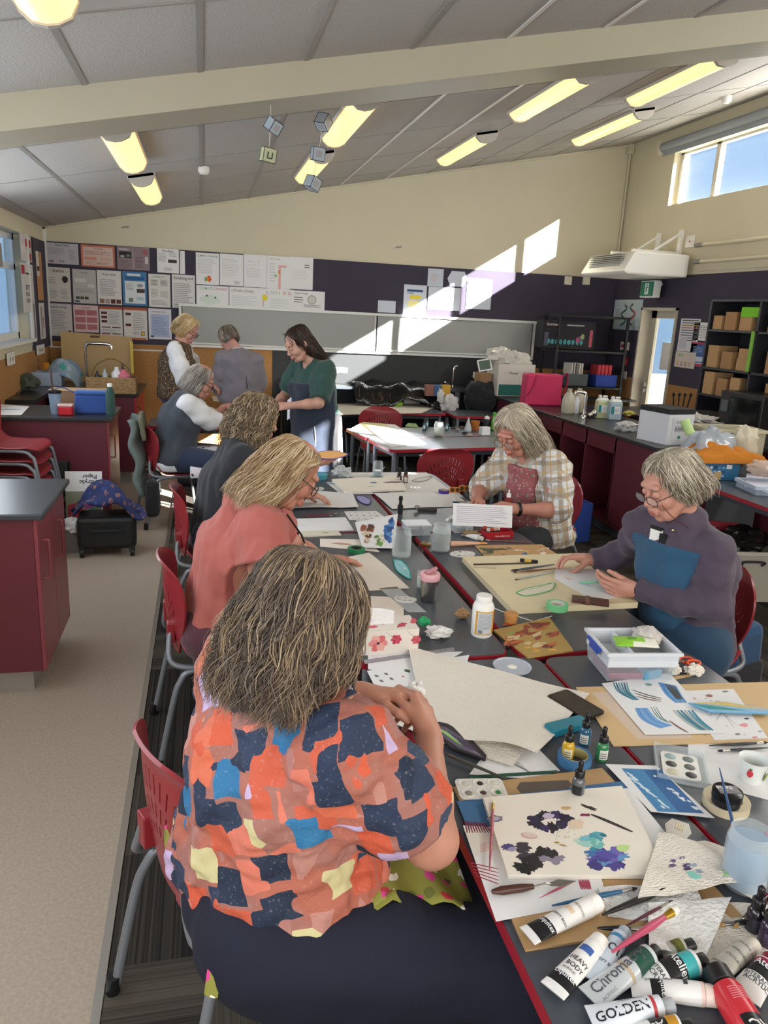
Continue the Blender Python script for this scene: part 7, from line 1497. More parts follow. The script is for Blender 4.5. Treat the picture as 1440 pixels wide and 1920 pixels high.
# tissue box
p0,p1=on(676,1230),on(784,1223);T=orient(p0,p1);L=(p1-p0).length;t=thing('tissue_box','white tissue box printed with pink poppies, a tissue standing out','tissue box',p0);t.matrix_world=T
m=MB(M('box_card','#ddd5cb',.6));m.b2((0,0,0),(L,.115,.085));m.build('carton',t,bevel=.002)
def vface(w,h):s=Sheet(w,h,M('box_card','#ddd5cb',.6),.0004); return s
s=vface(L-.004,.083)
for x,y,r_,cs in ((.055,.040,.026,('#d98a86','#cf6a6c','#e0a59c')),(.115,.050,.015,('#b5344c','#c04a5c')),(L-.012,.045,.014,('#c9606a','#b54a58'))):
 for i in range(6):s.blob(x+r_*.6*math.cos(i*1.05),y+r_*.6*math.sin(i*1.05),r_*.62,r_*.5,C_(cs[i%len(cs)]),i*1.05,j=.15,seed=i+3)
 if r_>.02:s.blob(x,y,.005,.005,C_('#4a3038'))
s.stroke([(.08,.078),(.10,.06),(.112,.05)],.0015,C_('#8a8a5c')).stroke([(.15,.08),(.165,.065),(L-.012,.05)],.0015,C_('#8a8a5c'))
o=s.build('front_print',parent=t);o.location=(.002,-.0006,.001);o.rotation_euler=(PI/2,0,0)
s=vface(L-.004,.110);[s.blob(.04+.05*i,.03+.03*(i%2),.022,.012,C_(['#c95c68','#d98a8c','#b5485a'][i%3]),.4*i,j=.3,seed=i+9) for i in range(4)];o=s.build('top_print',parent=t);o.location=(.002,.002,.0855)
m=MB(tow2);m.grid(8,8, lambda u,v:(.02+.10*u,.05+.02*math.sin(3*u)*v,.085+.055*v*(1-.2*u)));m.build('tissue',t,solid=.001)
# cup with pink lid
t=thing('travel_cup','steel travel cup with a pink lid and spout','cup',on(803,1126));m=MB(steel);m.lathe([(.028,0),(.030,.003),(.036,.085),(.037,.090)],32);m.build('cup_body',t,smooth=40)
m=MB(M('pink_lid','#d9a5ab',.35));m.lathe([(.038,.088),(.040,.092),(.040,.112),(.037,.116),(.026,.115),(.024,.110),(0,.110)],32);m.build('cup_lid',t,smooth=40);m=MB(M('pink_spout','#b57f86',.35));m.tube([(-.015,0,.113),(.0,.0,.120),(.028,.006,.132)],[.006,.008,.006],8,flat=1.3);m.build('spout',t,smooth=60)
# glue bottle
t=thing('glue_bottle','white glue bottle with a striped label and yellow edge','bottle',on(902,1190),0);m=MB(whitep);m.lathe([(.034,0),(.037,.005),(.038,.108),(.032,.122),(.026,.126)],32);m.build('bottle_body',t,smooth=40)
m=MB(whitep);m.lathe([(.027,.124),(.028,.126),(.028,.146),(.026,.149),(0,.149)],30);m.build('cap',t,smooth=40)
arc= lambda r,a0,a1,z0,z1:(lambda u,v:(r*math.cos(a0+(a1-a0)*u),r*math.sin(a0+(a1-a0)*u),z0+(z1-z0)*v))
m=MB(C_('#c98f1f'));m.grid(20,1,arc(.0383,-2.6,.2,.014,.100));m.use(C_('#c2c6c9'));m.grid(16,1,arc(.0386,-2.4,-.95,.018,.096));m.use(C_('#8f9599'));[m.grid(12,1,arc(.0388,-2.3,-1.05,.034+.005*i,.0362+.005*i)) for i in range(12)];m.use(C_('#c9642c'));m.grid(4,1,arc(.0388,-.55,-.25,.05,.095));m.use(ink);[m.grid(1,1,arc(.0388,-2.25+.05*i,-2.22+.05*i,.020,.032)) for i in range(8)];m.build('label',t,smooth=60)
wad(on(868,1150,Z0+.018),.024,M('brown_paper','#a5835c',.8),'crumpled brown paper beside the glue bottle',name='paper_ball',cat='paper',seed=7)
wad(on(822,1185,Z0+.018),.036,tow2,'crumpled white tissue beside the poppy box',seed=9,sq=(1.3,.8,.6));wad(on(795,1165,Z0+.030),.020,M('green_tissue','#2fa065',.8),'crumpled green stained tissue beside the poppy box',seed=11)
m=MB(M('putty_tub','#c08a50',.45));m.lathe([(.021,0),(.022,.002),(.024,.028),(.026,.029),(.026,.038),(.024,.040),(0,.040)],26);tag(m.build('small_tub',smooth=40,loc=on(957,1168)),'small orange brown lidded tub right of the glue bottle','tub')
m=MB(whitep);m.tube([on(922,1138,Z0+.01),on(940,1146,Z0+.012),on(1000,1165,Z0+.004),on(1035,1155,Z0+.004)],.0016,6);tag(m.build('thin_cord'),'thin pale cord running past the small orange tub','cord')
# painted panel
sheet([(990,1235),(1075,1222),(1030,1160),(925,1184)],M('panel_ochre','#a88a4c',.6),'painted panel in rust, orange and olive beside the storage box',(b_(960,1190,.03,.01,'#8a9a5c',.2),rnd_blobs(950,1172,1040,1215,34,['#8c3a28','#a5482c','#6f2c24','#c9b58a','#7a3a2a','#b5602c','#8c3a28'],.028,.012,3),rnd_blobs(985,1205,1040,1225,6,['#d9902c','#e0a53c'],.014,.005,4)),name='oil_painting',cat='painting',th=.006)
# big wooden drawing board
sheet([(958,1152),(1195,1140),(1095,1046),(866,1053)],M('pale_plywood','#d5c8a4',.55,var=.05,vscale=6),'large pale wooden drawing board with thick edges',(),name='drawing_board',cat='board',th=.024)
ZB=Z0+.0245
sheet([(1040,1085),(1110,1125),(1175,1120),(1120,1068),(1040,1068)],paper_w,'white sheet on the drawing board with pale blue and orange wash',(b_(1095,1095,.03,.012,'#a9c9da',.3),b_(1065,1085,.02,.008,'#ddb5a0',.2)),z=ZB)
def leaf(pts,m,rim,label,z,cat='painted leaf',ops=()):
 t=[on(x,y,z+.002) for x,y in smooth2(pts)];s=Flat([(p[0],p[1]) for p in pts],z,m,.002)
 for o in ops:o(s)
 s.mb.use(rim);P=[s.P(*q) for q in smooth2(pts+[pts[0]])];s.mb.tube([(x,y,.002) for x,y in P],.0022,6); return s.done('painted_leaf',label,cat)
leaf([(968,1112),(985,1105),(1010,1100),(1040,1094),(1036,1106),(1015,1113),(985,1118)],C_('#d5cfba'),C_('#5fa56f'),'green rimmed leaf shape lying on the drawing board',ZB,ops=(lambda s:s.st([(970,1111),(1005,1104),(1036,1096)],.0016,'#4a4a44'),))
leaf([(738,1050),(752,1052),(766,1066),(770,1086),(756,1080),(742,1068)],C_('#8fc4c9'),C_('#1f9a8a'),'turquoise and white painted leaf left of the pink lidded cup',Z0,ops=(b_(758,1066,.012,.006,'#cfe0e6',-.8), lambda s:s.st([(740,1052),(755,1066),(768,1083)],.0014,'#4a6a74')))
leaf([(668,930),(682,931),(695,938),(692,946),(680,944),(670,937)],C_('#9a9ac4'),C_('#4a3f8c'),'small violet painted leaf beside the curled white papers',Z0)
for a,b,lb,c in (((888,1058),(998,1056),'dark wooden stick at the far edge of the drawing board','#4a3a30'),((888,1062),(930,1064),'short pale stick below the dark wooden one','#b5aa98')):
 m=MB(C_(c));m.tube([on(*a,z=ZB+.003),on(*b,z=ZB+.003)],.0035,8);tag(m.build('wooden_stick',smooth=60),lb,'stick')
brush((1040,1058),(958,1070),'dark brush highest on the drawing board, bristles to the left','#3a4a5c',.0045,zt=ZB,fer='#2a2624');brush((1045,1066),(962,1073),'brown brush just below the dark one on the drawing board','#6a3f2c',.004,zt=ZB+.002,fer='#b5a58a');brush((1040,1072),(965,1087),'pale grey brush lowest on the drawing board','#8fa0a0',.0035,zt=ZB)
m=MB(C_('#1d1c1c'));T=orient(on(975,1050,ZB+.008),on(1024,1055,ZB+.008));m.lathe([(.007,0),(.008,.002),(.008,.075),(.005,.08)],14,T=T@Matrix.Rotation(PI/2,4,'Y'));m.use(C_('#c9a54a'));m.lathe([(.0082,.02),(.0082,.05)],14,T=T@Matrix.Rotation(PI/2,4,'Y'),close=True);tag(m.build('marker_pen',smooth=40),'black marker with a yellow label on the drawing board','marker')
T=orient(on(1072,1128,ZB),on(1162,1140,ZB));m=MB(M('brown_leather','#4f3028',.4));m.b2((0,-.012,0),(.14,.045,.014));m.use(M('brown_leather2','#6a4438',.4));m.b2((.05,-.02,.0),(.068,.05,.016));m.T= None;o=m.build('brush_case',bevel=.002);o.matrix_world=T;tag(o,'dark brown leather case beside the pale green tape roll','case')
# leaf held by the purple jumper person, by the curly one
def heldleaf(c,d,n,L,w,mat,rim,label):
 c,d,n=Vector(c),Vector(d).normalized(),Vector(n).normalized();y=n.cross(d).normalized();m=MB(mat);P=[(L*(u-.5),w*math.sin(PI*u)**.8) for u in [i/12 for i in range(13)]];poly=P+[(x,-yy) for x,yy in P[-2:0:-1]]
 T=Matrix.Translation(c)@Matrix((d,y,d.cross(y))).transposed().to_4x4();m.prism(poly,-.002,.002,T=T);m.use(rim);m.tube([T@Vector((x,yy,0)) for x,yy in poly+[poly[0]]],.003,6); return tag(m.build('painted_leaf',smooth=30),label,'painted leaf')
heldleaf(on(1112,1092,Z0+.05),(1,-.25,.05),(0,.5,1),.11,.016,C_('#cfe0d0'),C_('#6fbf95'),'pale green leaf shape held by the purple jumper person')
heldleaf(A(.66,4.02,1.035),(1,-.1,.05),(-.1,-.5,.9),.20,.035,C_('#dba86a'),C_('#5c4498'),'purple rimmed orange leaf held up by the curly haired person')
# storage box, clear with blue clips
P3=[on(1058,1268),on(1232,1284),on(1300,1205)];w,d,h=.235,.19,.098;t=thing('storage_box','clear plastic storage box with blue clips, full of supplies, on the right table','storage box',on(1146,1284)+Vector((.035,.10,0)),.0)
t.location=(1.33,2.00,Z0);t.rotation_euler.z=-.12;cl=glassy('box_clear_thin','#dde4ea',.07);k=.0025
m=MB(cl);a0,b0,a1,b1=w/2-.012,d/2-.012,w/2,d/2
for (x0,y0,x1,y1),(X0,Y0,X1,Y1) in (((-a0,-b0,a0,-b0),(-a1,-b1,a1,-b1)),((a0,-b0,a0,b0),(a1,-b1,a1,b1)),((a0,b0,-a0,b0),(a1,b1,-a1,b1)),((-a0,b0,-a0,-b0),(-a1,b1,-a1,-b1))):m.add([(x0,y0,.002),(x1,y1,.002),(X1,Y1,h),(X0,Y0,h)],[(0,1,2,3)])
m.add([(-a0,-b0,.002),(a0,-b0,.002),(a0,b0,.002),(-a0,b0,.002)],[(0,3,2,1)]);m.build('tub',t,solid=.002)
m=MB(M('milky_tray','#cfd3d8',.3));
for x0,y0,x1,y1 in ((-a1-.006,-b1-.006,a1+.006,-b1+.004),(-a1-.006,b1-.004,a1+.006,b1+.006),(-a1-.006,-b1,-a1+.004,b1),(a1-.004,-b1,a1+.006,b1)):m.b2((x0,y0,h-.006),(x1,y1,h+.004))
for y in (-b1+.003,b1-.004):m.b2((-a1+.004,y-.001,h-.045),(a1-.004,y+.001,h))
for x in (-a1+.004,a1-.004,-.03):m.b2((x-.001,-b1+.004,h-.045),(x+.001,b1-.004,h))
m.b2((-a1+.004,-b1+.004,h-.047),(a1-.004,b1-.004,h-.045));m.build('inner_tray',t,bevel=.001)
m=MB(M('blue_clip','#2b4fae',.3));m.b2((-a1-.014,-.055,h-.012),(-a1-.004,.055,h-.002));m.b2((-a1-.012,-.035,h-.03),(-a1-.006,.035,h-.010));m.build('clip',t,bevel=.002)
def inbox(name,label,cat,x,y,z,w_,d_,h_,rz,mat):o=bx(name,label,cat,Matrix.Rotation(-.12,4,'Z')@Vector((x,y,z))+t.location,w_,d_,h_,rz,mat); return o
inbox('plastic_folder','magenta plastic case inside the bottom of the clear storage box','case',-.03,-.01,.004,.14,.14,.022,-.12,M('magenta_case','#8c2c54',.3));inbox('face_mask','light blue mask inside the clear storage box','mask',.04,-.06,.006,.07,.04,.03,.2,C_('#5a95b5'))
m=MB(M('green_packet','#8cc63f',.3));T=Matrix.Translation(t.location+Vector((0,-.01,h-.03)))@Matrix.Rotation(-.35,4,'Z');m.grid(10,8, lambda u,v:(-.06+.13*u,-.035+.075*v,.028+.012*math.sin(PI*u)*math.sin(PI*v)+.008*u),T=T,mfn=lambda u,v:C_('#dfe0d0') if u>.72 or (v<.3 and u>.4) else (C_('#5f9a2c') if .3<u<.5 and .4<v<.6 else None));tag(m.build('wipes_packet',smooth=60,solid=.004),'green and white packet lying in the top of the clear storage box','packet')
wad(t.location+Vector((.075,.035,h+.002)),.038,M('grey_cloth','#c4bfb8',.9),'grey white cloth bundled in the right end of the storage box',name='cloth',cat='cloth',seed=13,sq=(1.1,1.3,.7),sharp=.25)
# scissors, tissue, stick
t=thing('scissors','orange handled scissors beside the storage box','scissors',on(1290,1240,Z0+.03));m=MB(M('orange_handle','#d2502c',.35));
for dx,dy in ((0,.012),(.012,-.012)):m.tube([(dx+.024*math.cos(2*PI*i/16),dy+.011*math.sin(2*PI*i/16),.004*math.sin(2*PI*i/16)) for i in range(17)],.0045,8)
m.build('handles',t,smooth=60);m=MB(steel);m.prism([(-.02,-.004),(-.02,.004),(-.09,.0)],0,.002);m.build('blades',t)
wad(on(1262,1254,Z0+.014),.024,towel,'crumpled tissue left below the orange scissors',seed=15);wad(on(1302,1256,Z0+.014),.026,towel,'crumpled tissue right below the orange scissors',seed=16,sq=(1.2,.8,.7))
sheet([(1262,1275),(1296,1268),(1295,1264),(1260,1270)],C_('#c9a877'),'thin wooden stick below the crumpled tissues',name='wooden_stick',cat='stick',th=.002)
# palettes and the tins
def pal(px,py,r,label,rz=0,cols=('#3a3a3c',),z=Z0,asp=.7):
 s=Sheet(1,1,M('palette_white','#d9d7d0',.3),.005,outline=[(r*(1+.06*math.sin(3*a))*math.cos(a),r*asp*(1-.05*math.cos(2*a))*math.sin(a)) for a in [2*PI*i/28 for i in range(28)] if not .1<a<.35])
 for i in range(7):a=.9+i*.75;s.blob(r*.68*math.cos(a),r*asp*.66*math.sin(a),r*.17,r*.13,C_('#b9b9b6'),j=.04);s.blob(r*.68*math.cos(a)+.002,r*asp*.66*math.sin(a),r*.10,r*.08,C_(cols[i%len(cols)]),j=.3)
 return s.build('paint_palette',label,'palette',flatT(on(px,py,z),rz))
pal(868,1040,.062,'round white palette with black paint spots near the jar of grey water',.1,('#cfcfcb','#2b2b2c','#c4c4c0'));pal(592,917,.055,'round white palette of dark wells beyond the coral top person',.1,('#3c4048','#5a6068','#8a9098'))
pal(680,978,.034,'small white palette below the printed colour chart',0,('#9a9a9a','#c4c4c0'));pal(760,1125,.045,'white well palette behind the poppy tissue box',-.3,('#b5c0c9','#a9998a'),asp=.6);pal(775,915,.05,'white palette with grey paint on the paper covered table',-.2,('#5a7a8a','#3c4a54','#8a9aa0'),asp=.6)
sheet([(915,1052),(1050,1044),(1016,1022),(890,1024)],M('used_board','#b58f60',.6),'board used as a palette with green, blue and white paint',(rnd_blobs(905,1028,955,1046,12,['#4a5c34','#3a4a30','#5a5040','#6a6a50'],.028,.014,31),rnd_blobs(960,1030,1000,1045,8,['#35608c','#4a7aa8','#d5cfc0','#c9a86a'],.020,.010,33),rnd_blobs(1000,1028,1035,1046,6,['#ddd5c9','#2c5a8a','#c9b8a0'],.02,.01,34)),name='painting_board',cat='board',th=.004)
m=MB(M('red_tin','#a8222c',.3));T0=orient(on(912,1012),on(1000,1008));w,d,h=.15,.075,.038
def opentub(m,w,d,h,k=.002):
 m.b2((0,0,0),(w,d,k));m.b2((0,0,0),(w,k,h));m.b2((0,d-k,0),(w,d,h));m.b2((0,0,0),(k,d,h));m.b2((w-k,0,0),(w,d,h)); return m
opentub(m,w,d,h);t=thing('biscuit_tin','open red tin with white script lettering, full of small bottles','tin',(0,0,0));t.matrix_world=T0;m.build('tin',t,bevel=.002)
s=Sheet(.09,.02,M('red_tin','#a8222c',.3),.0002);s.text('Sweet Almonds',.0,.004,.013,C_('#e5ddd5'),0,shear=.35);o=s.build('lettering',parent=t);o.location=(.045,-.0005,.008);o.rotation_euler=(PI/2,0,0)
for i in range(5):
 q=T0@Vector((.016+.020*(i%4),.02+.022*(i//4)+.004*i,.003));m=MB(C_('#3a1c1c'));m.lathe([(.009,0),(.009,.034),(.007,.038)],14);m.use(C_(['#c9bfb5','#b5402c','#c9a08a'][i%3]));m.lathe([(.0095,.037),(.0095,.050),(0,.051)],14);tag(m.build('small_bottle',smooth=40,loc=q),'small dark bottle with a cap standing in the red tin','bottle','bottles in the red tin')
for px,w,d,h,lb,mt in (((762,1005),.125,.10,.05,'clear plastic box of art supplies left of the handwritten page',glassy('box_clear','#dde4ea',.22)),((852,1000),.10,.08,.045,'clear tub of paint tubes in front of the handwritten page',glassy('box_clear2','#d5dce0',.3))):
 m=opentub(MB(mt),w,d,h);m.use(M('milky_lid','#cdd3d6',.3));
 if w>.11:m.b2((-.004,-.004,h),(w+.004,d+.004,h+.006))
 m.use(C_('#4a4a58'));m.b2((.02,.02,.003),(w-.03,d-.02,h*.5));m.use(C_('#d5d5d0'));m.b2((.01,.03,h*.5),(w-.05,d-.03,h*.8));tag(m.build('supply_box',loc=on(*px)),lb,'box')
tb((905,1010),(868,1002),.014,'plump white tube in front of the red tin',z=Z0,capc='#c9c4b8',capr=.8);tb((836,1020),(912,1018),.012,'peach coloured tube with an orange end in front of the red tin',body='#d9a88c',capc='#2b2422',bands=((.8,.95,'#d9902c'),));tb((838,975),(868,958),.010,'white tube leaning in the clear tub',z=Z0+.045);tb((912,982),(880,960),.009,'dark blue pen like tube leaning on the small bottles',body='#2c3c5c',capc='#2c3c5c',z=Z0+.04)
wad(on(882,1000,Z0+.018),.028,M('straw','#8f7a58',.95,bump=.8,bscale=40),'brown natural sponge beside the jar of grey water',name='sponge',cat='sponge',seed=21,sq=(1.5,.8,.5));m=MB(M('gold_lid','#a58a4c',.3,.9));m.lathe([(.026,0),(.027,.008),(.024,.009),(0,.008)],24);tag(m.build('gold_lid_disc',smooth=40,loc=on(798,1022)),'gold jar lid lying left of the jar of grey water','lid')
# handwritten page propped up
a,b=on(848,985,Z0+.045),on(960,990,Z0+.045);s=Sheet((b-a).length,.115,paper_w,.0008);s.lines(.02,.015,(b-a).length-.04,.09,9,C_('#9a8aa8'),.22,seed=5);o=s.build('handwritten_page','handwritten page propped up in front of the plaid shirt person','page',corner_T(a,b,a+Vector((0,.04,.10))))
bx('blue_folder','dark blue card block behind the handwritten page','folder',on(852,985),.03,.03,.13,0,C_('#2c3f54'))
t=thing('orange_tray','orange perforated plastic strip with round holes','tray',on(842,930));m=MB(M('orange_plastic','#d98a2c',.35));
for k in range(2):
 x0=.0+.075*k;m.b2((x0,.04*k,.02),(x0+.07,.04*k+.004,.055));m.use(C_('#5c4030'));[m.cyl((x0+.018+.034*i,.04*k-.001,.038),(x0+.018+.034*i,.04*k+.0045,.038),.013,n=14) for i in range(2)];m.use(M('orange_plastic','#d98a2c',.35))
m.build('strip',t)
m=MB(C_('#7a2c28'));m.lathe([(.016,0),(.017,.05),(.010,.06)],16);m.use(whitep);m.lathe([(.012,.058),(.012,.078),(.004,.082),(.004,.1),(0,.101)],16);tag(m.build('sauce_bottle',smooth=40,loc=Vector((1.63,3.80,.79))),'small white capped bottle held by the plaid shirt person','bottle')
m=MB(steel);m.tube([on(880,1002,Z0+.01),on(915,1002,Z0+.012),on(960,1003,Z0+.006)],.003,6);tag(m.build('metal_tool',smooth=60),'thin metal tool between the white tube and the red tin','tool')
brush((1000,1018),(905,1012),'long brown brush in front of the red tin','#7a4a30',.0035)
# left column of papers
sheet([(690,1108),(768,1103),(722,1060),(692,1036),(650,1045)],M('warm_paper','#e2d9cc',.8),'large blank cream sheet between the two blonde people')
sheet([(690,1165),(757,1158),(757,1120),(690,1118)],M('warm_paper','#e2d9cc',.8),'cream paper lying behind the poppy tissue box')
sheet([(765,1148),(800,1148),(745,1100),(710,1103)],glassy('sheet_clear','#cfd3d6',.35),'clear plastic sheet behind the poppy tissue box',name='plastic_sheet',cat='plastic sheet')
sheet([(600,1025),(712,1035),(690,1012),(600,1010)],M('warm_paper','#e2d9cc',.8),'pinkish sheet under the green tape roll',(b_(640,1020,.05,.015,'#b58a80'),))
s=Flat([(680,1028),(738,1030),(745,982),(665,988)],Z0+.006,paper_w,.0006,warp=lambda u,v:.05*v*v*(.4+.6*u)+.004,n=14)
for i in range(12):rr=random.Random(i);s.blob(.12+.25*rr.random(),.2+.6*rr.random(),.08,.08,C_(['#8c5440','#a5704c','#5c3c30','#c9bfa8'][i%4]),j=.3,seed=i+2);s.blob(.45+.2*rr.random(),.1+.35*rr.random(),.07,.06,C_(['#4f7a3c','#6a9a4c','#c9c4a8'][i%3]),j=.3,seed=i+40);s.blob(.74+.16*rr.random(),.25+.6*rr.random(),.07,.12,C_(['#3c6aa5','#5a8ac0','#2c5088'][i%3]),j=.3,seed=i+70)
s.done('painting_sheet','curling painting of brown, green and blue beside the empty jar','painting')
sheet([(545,997),(664,995),(648,970),(540,973)],paper_w,'white sheet in front of the coral top person',(rnd_blobs(550,975,650,992,10,['#b9b9bb'],.02,.001,3,0),));sheet([(562,1008),(640,1004),(632,996),(560,998)],C_('#cfcab8'),'small notebook page with green paint',(b_(610,1001,.02,.006,'#7a9a4c'),),name='notebook',cat='notebook',th=.006)
sheet([(655,975),(727,973),(705,958),(645,959)],paper_w,'printed chart of small grey squares',tuple(b_(655+12*i+3*j,962+5*j,.008,.006,'#6a6a6e' if (i+j)%2 else '#9a9a9e',0,.03) for i in range(5) for j in range(3)))
s=Flat([(538,955),(672,953),(660,925),(540,922)],Z0+.001,paper_w,.0006,warp=lambda u,v:.004+.006*abs(math.sin(4*u)),n=12);s.done('paper_sheet','curled white sheets beside the small violet leaf','paper')
for a,b,lb in (((562,969),(630,966),'thin pencil beyond the white sheet, nearer one'),((570,967),(638,963),'thin brush beyond the white sheet, farther one')):brush(a,b,lb,'#6a2c38',.003)
for k,(px,m_,lb,ops) in enumerate((([(640,928),(700,926),(690,902),(612,905)],paper_w,'sheet with turquoise wash under the open sketchbook',(b_(625,908,.04,.014,'#3c8aa8',-.3),)),([(645,925),(762,920),(745,896),(622,902)],M('sketch_paper','#ddd6c8',.7),'open sketchbook with a dark red and blue painting',(b_(738,908,.07,.025,'#6a4444',0,.1),b_(700,909,.03,.02,'#3c7096',.3),b_(695,916,.03,.006,'#7a9a6a',.2))))):sheet(px,m_,lb,ops,z=Z0+.002+.004*k,name='sketchbook' if k else 'painting_sheet',cat='sketchbook' if k else 'painting',th=.002+.012*k)
m=MB(C_('#1a1a1c'));m.lathe([(.015,0),(.016,.045),(.009,.055),(.009,.075),(.012,.08),(.010,.10),(0,.10)],16);tag(m.build('ink_bottle',smooth=40,loc=on(750,963)),'single tall black bottle in front of the sketchbook','bottle')
for x,y,lb in ((748,905,'dark dropper bottle left of its pair beyond the sketchbook'),(760,905,'brown dropper bottle right of its pair beyond the sketchbook')):dropper(x,y,'#2a1c1a' if x<750 else '#6a3420',lb,h=1.1)
T=orient(on(783,958),on(838,961));m=MB(C_('#3c3a3c'));m.prism(rounded(.11,.032,.01),0,.014,T=T@Matrix.Translation((.055,.016,0)));tag(m.build('glasses_case',bevel=.002),'dark glasses case on the paper towel near the purple tape','case');wad(on(782,950,Z0+.02),.014,M('grey_fluff','#a5a09a',1),'small grey brush head beside the dark glasses case',name='scrub_brush',cat='brush',seed=23)
s=Flat([(735,955),(860,950),(850,925),(700,925)],Z0+.001,tow2,.0006,warp=crump(.003,5,15),n=14);s.done('paper_towel','white paper towel under the palette near the purple tape','paper towel')
sheet([(770,940),(872,940),(800,886),(640,886)],M('cover_paper','#d5d3cf',.8),'large white paper covering the far end of the tables',z=Z0-.0003)
leaf([(772,902),(790,896),(810,894),(800,901),(785,904)],C_('#c9c9c2'),C_('#77777a'),'pale leaf shape on the white covering paper',Z0+.001);wad(on(640,885,Z0+.03),.05,glassy('bag_film','#dfe3e6',.45),'clear crumpled plastic bag behind the held leaf',name='plastic_bag',cat='bag',seed=25,sq=(1.2,.8,.7));m=MB(C_('#4a98a8'));m.lathe([(.06,0),(.065,.03),(.05,.035),(0,.03)],20);tag(m.build('paint_dish',smooth=40,loc=on(596,897)),'turquoise dish beyond the coral top person','dish')
m=MB(C_('#223a34'));m.prism(rounded(.10,.03,.012),0,.02,T=flatT(on(706,900),0,Z0));tag(m.build('dark_pouch',bevel=.003),'dark green pouch in front of the jar with a brush','pouch');brush((712,862+26),(722,848+26),'blue brush standing in the jar near the curly haired person','#2f6f98',.0035,z0=.05,z1=.14)
# turned table and cream table
sheet([(652,806),(735,838),(800,832),(740,796),(690,793)],paper_w,'sunlit white papers spread on the turned table',(b_(705,822,.04,.02,'#c9a8a0'),b_(700,805,.05,.02,'#b5d0cc')),th=.002);sheet([(660,803),(735,806),(720,795),(680,792)],C_('#d5d3a0'),'yellow edged papers at the far end of the turned table',th=.004,z=Z0+.002);sheet([(760,800),(785,803),(780,796),(765,795)],C_('#8aa56a'),'small green paper left of the clear water jar',th=.01)
for x,y,lb in ((796,806,'teal ink bottle pair left of the water jar, nearer'),(800,801,'teal ink bottle pair left of the water jar, farther'),(838,806,'teal ink bottle right of the water jar')):dropper(x,y,'#1f5a6a',lb,h=1.25)
m=MB(M('cone_grey','#b5bcbc',.4));m.lathe([(.035,0),(.036,.02),(.012,.10),(.006,.13),(0,.131)],18);tag(m.build('nozzle_bottle',smooth=40,loc=on(877,808)),'grey cone nozzled bottle on the turned table','bottle');m=MB(C_('#a5642c'));m.lathe([(.04,0),(.045,.09),(.042,.09),(0,.01)],20);tag(m.build('amber_pot',smooth=40,loc=on(890,806)),'amber pot beside the cone nozzled bottle','pot');bx('small_carton','white printed small carton beside the amber pot','carton',on(908,815),.09,.06,.075,.2,paper_w)
m=MB(blackp);m.lathe([(.035,0),(.036,.07),(.028,.08)],20);m.use(whitep);m.lathe([(.028,.078),(.026,.10),(0,.115)],18);tag(m.build('black_pot',smooth=40,loc=on(912,800)),'black pot with a white dome lid on the turned table','pot');m=MB(M('green_glass','#5aa83c',.15,coat=.5));m.lathe([(.026,0),(.028,.09),(.016,.13),(.015,.15),(.018,.155),(.016,.175),(0,.176)],20);tag(m.build('drink_bottle',smooth=40,loc=on(925,806)),'bright green drink bottle behind the plaid shirt person','bottle')
for i,(x,y) in enumerate(((850,803),(858,806),(866,801),(872,812),(880,815))):wad(on(x,y,Z0+.015),.02,C_(['#3a3436','#8a8488','#5c4a48','#2b2b2e','#a59a90'][i]),['dark paint tube heap beside the ink bottle, left','pale tube in the small heap on the turned table','brown tube in the small heap on the turned table','black tube nearest in the small heap','beige tube rightmost in the small heap'][i],name='paint_tube',cat='paint tube',seed=30+i,sq=(1.4,.6,.5))
sheet([(625,778),(790,775),(812,765),(770,754),(625,758)],M('cream_cover','#d0c9ba',.85),'cream paper sheet over the back table',(b_(660,764,.12,.02,'#b5c4b0'),b_(760,768,.08,.03,'#c0bdb8')),th=.004);bx('food_tub','white rectangular plastic tub on the cream covered table','tub',on(769,756),.22,.14,.09,.1,whitep,open_=.006);m=MB(C_('#8ac03c'));m.tube([on(738,758,Z0+.03),on(752,757,Z0+.03)],.03,12);tag(m.build('green_tube',smooth=50),'bright green tube left of the white tub','tube')
wad(on(842,758,Z0+.07),.10,glassy('bag_white','#dcdcdc',.6),'white plastic shopping bag of shells on the back table',name='shopping_bag',cat='bag',seed=41,sq=(.9,.7,1));wad(on(826,742,Z0+.17),.06,glassy('bag_white','#dcdcdc',.6),'knotted handles of the white shopping bag',name='knotted_bag',cat='bag',seed=42,sq=(.7,.4,1.2));sheet([(800,762),(835,768),(850,762),(800,750)],C_('#5a4a48'),'dark magazine beside the white shopping bag',th=.01)
# === SIDES AND BACK OF THE ROOM
ZC=.9005
def lath(name,label,cat,p,m,prof,n=20,**k):o=MB(m).lathe(prof,n).build(name,smooth=40,loc=p); return tag(o,label,cat,**k)
def tap(p,label,h=.3,reach=.18,ang=0,r=.014):
 t=thing('tap',label,'tap',p,ang);m=MB(chrome);m.tube(smoothpath([(0,0,0),(0,0,h*.85),(.02,0,h*.97),(.05,0,h),(reach*.8,0,h),(reach*.97,0,h*.97),(reach,0,h*.88)],4),r,10);m.lathe([(r*1.8,0),(r*1.8,.02),(r,.03)],14);m.build('spout',t,smooth=60);m=MB(chrome);m.tube([(-.05,0,.03),(-.09,0,.05)],r*1.1,8);m.sphere((-.1,0,.055),r*1.9,6);m.build('tap_handle',t,smooth=60)
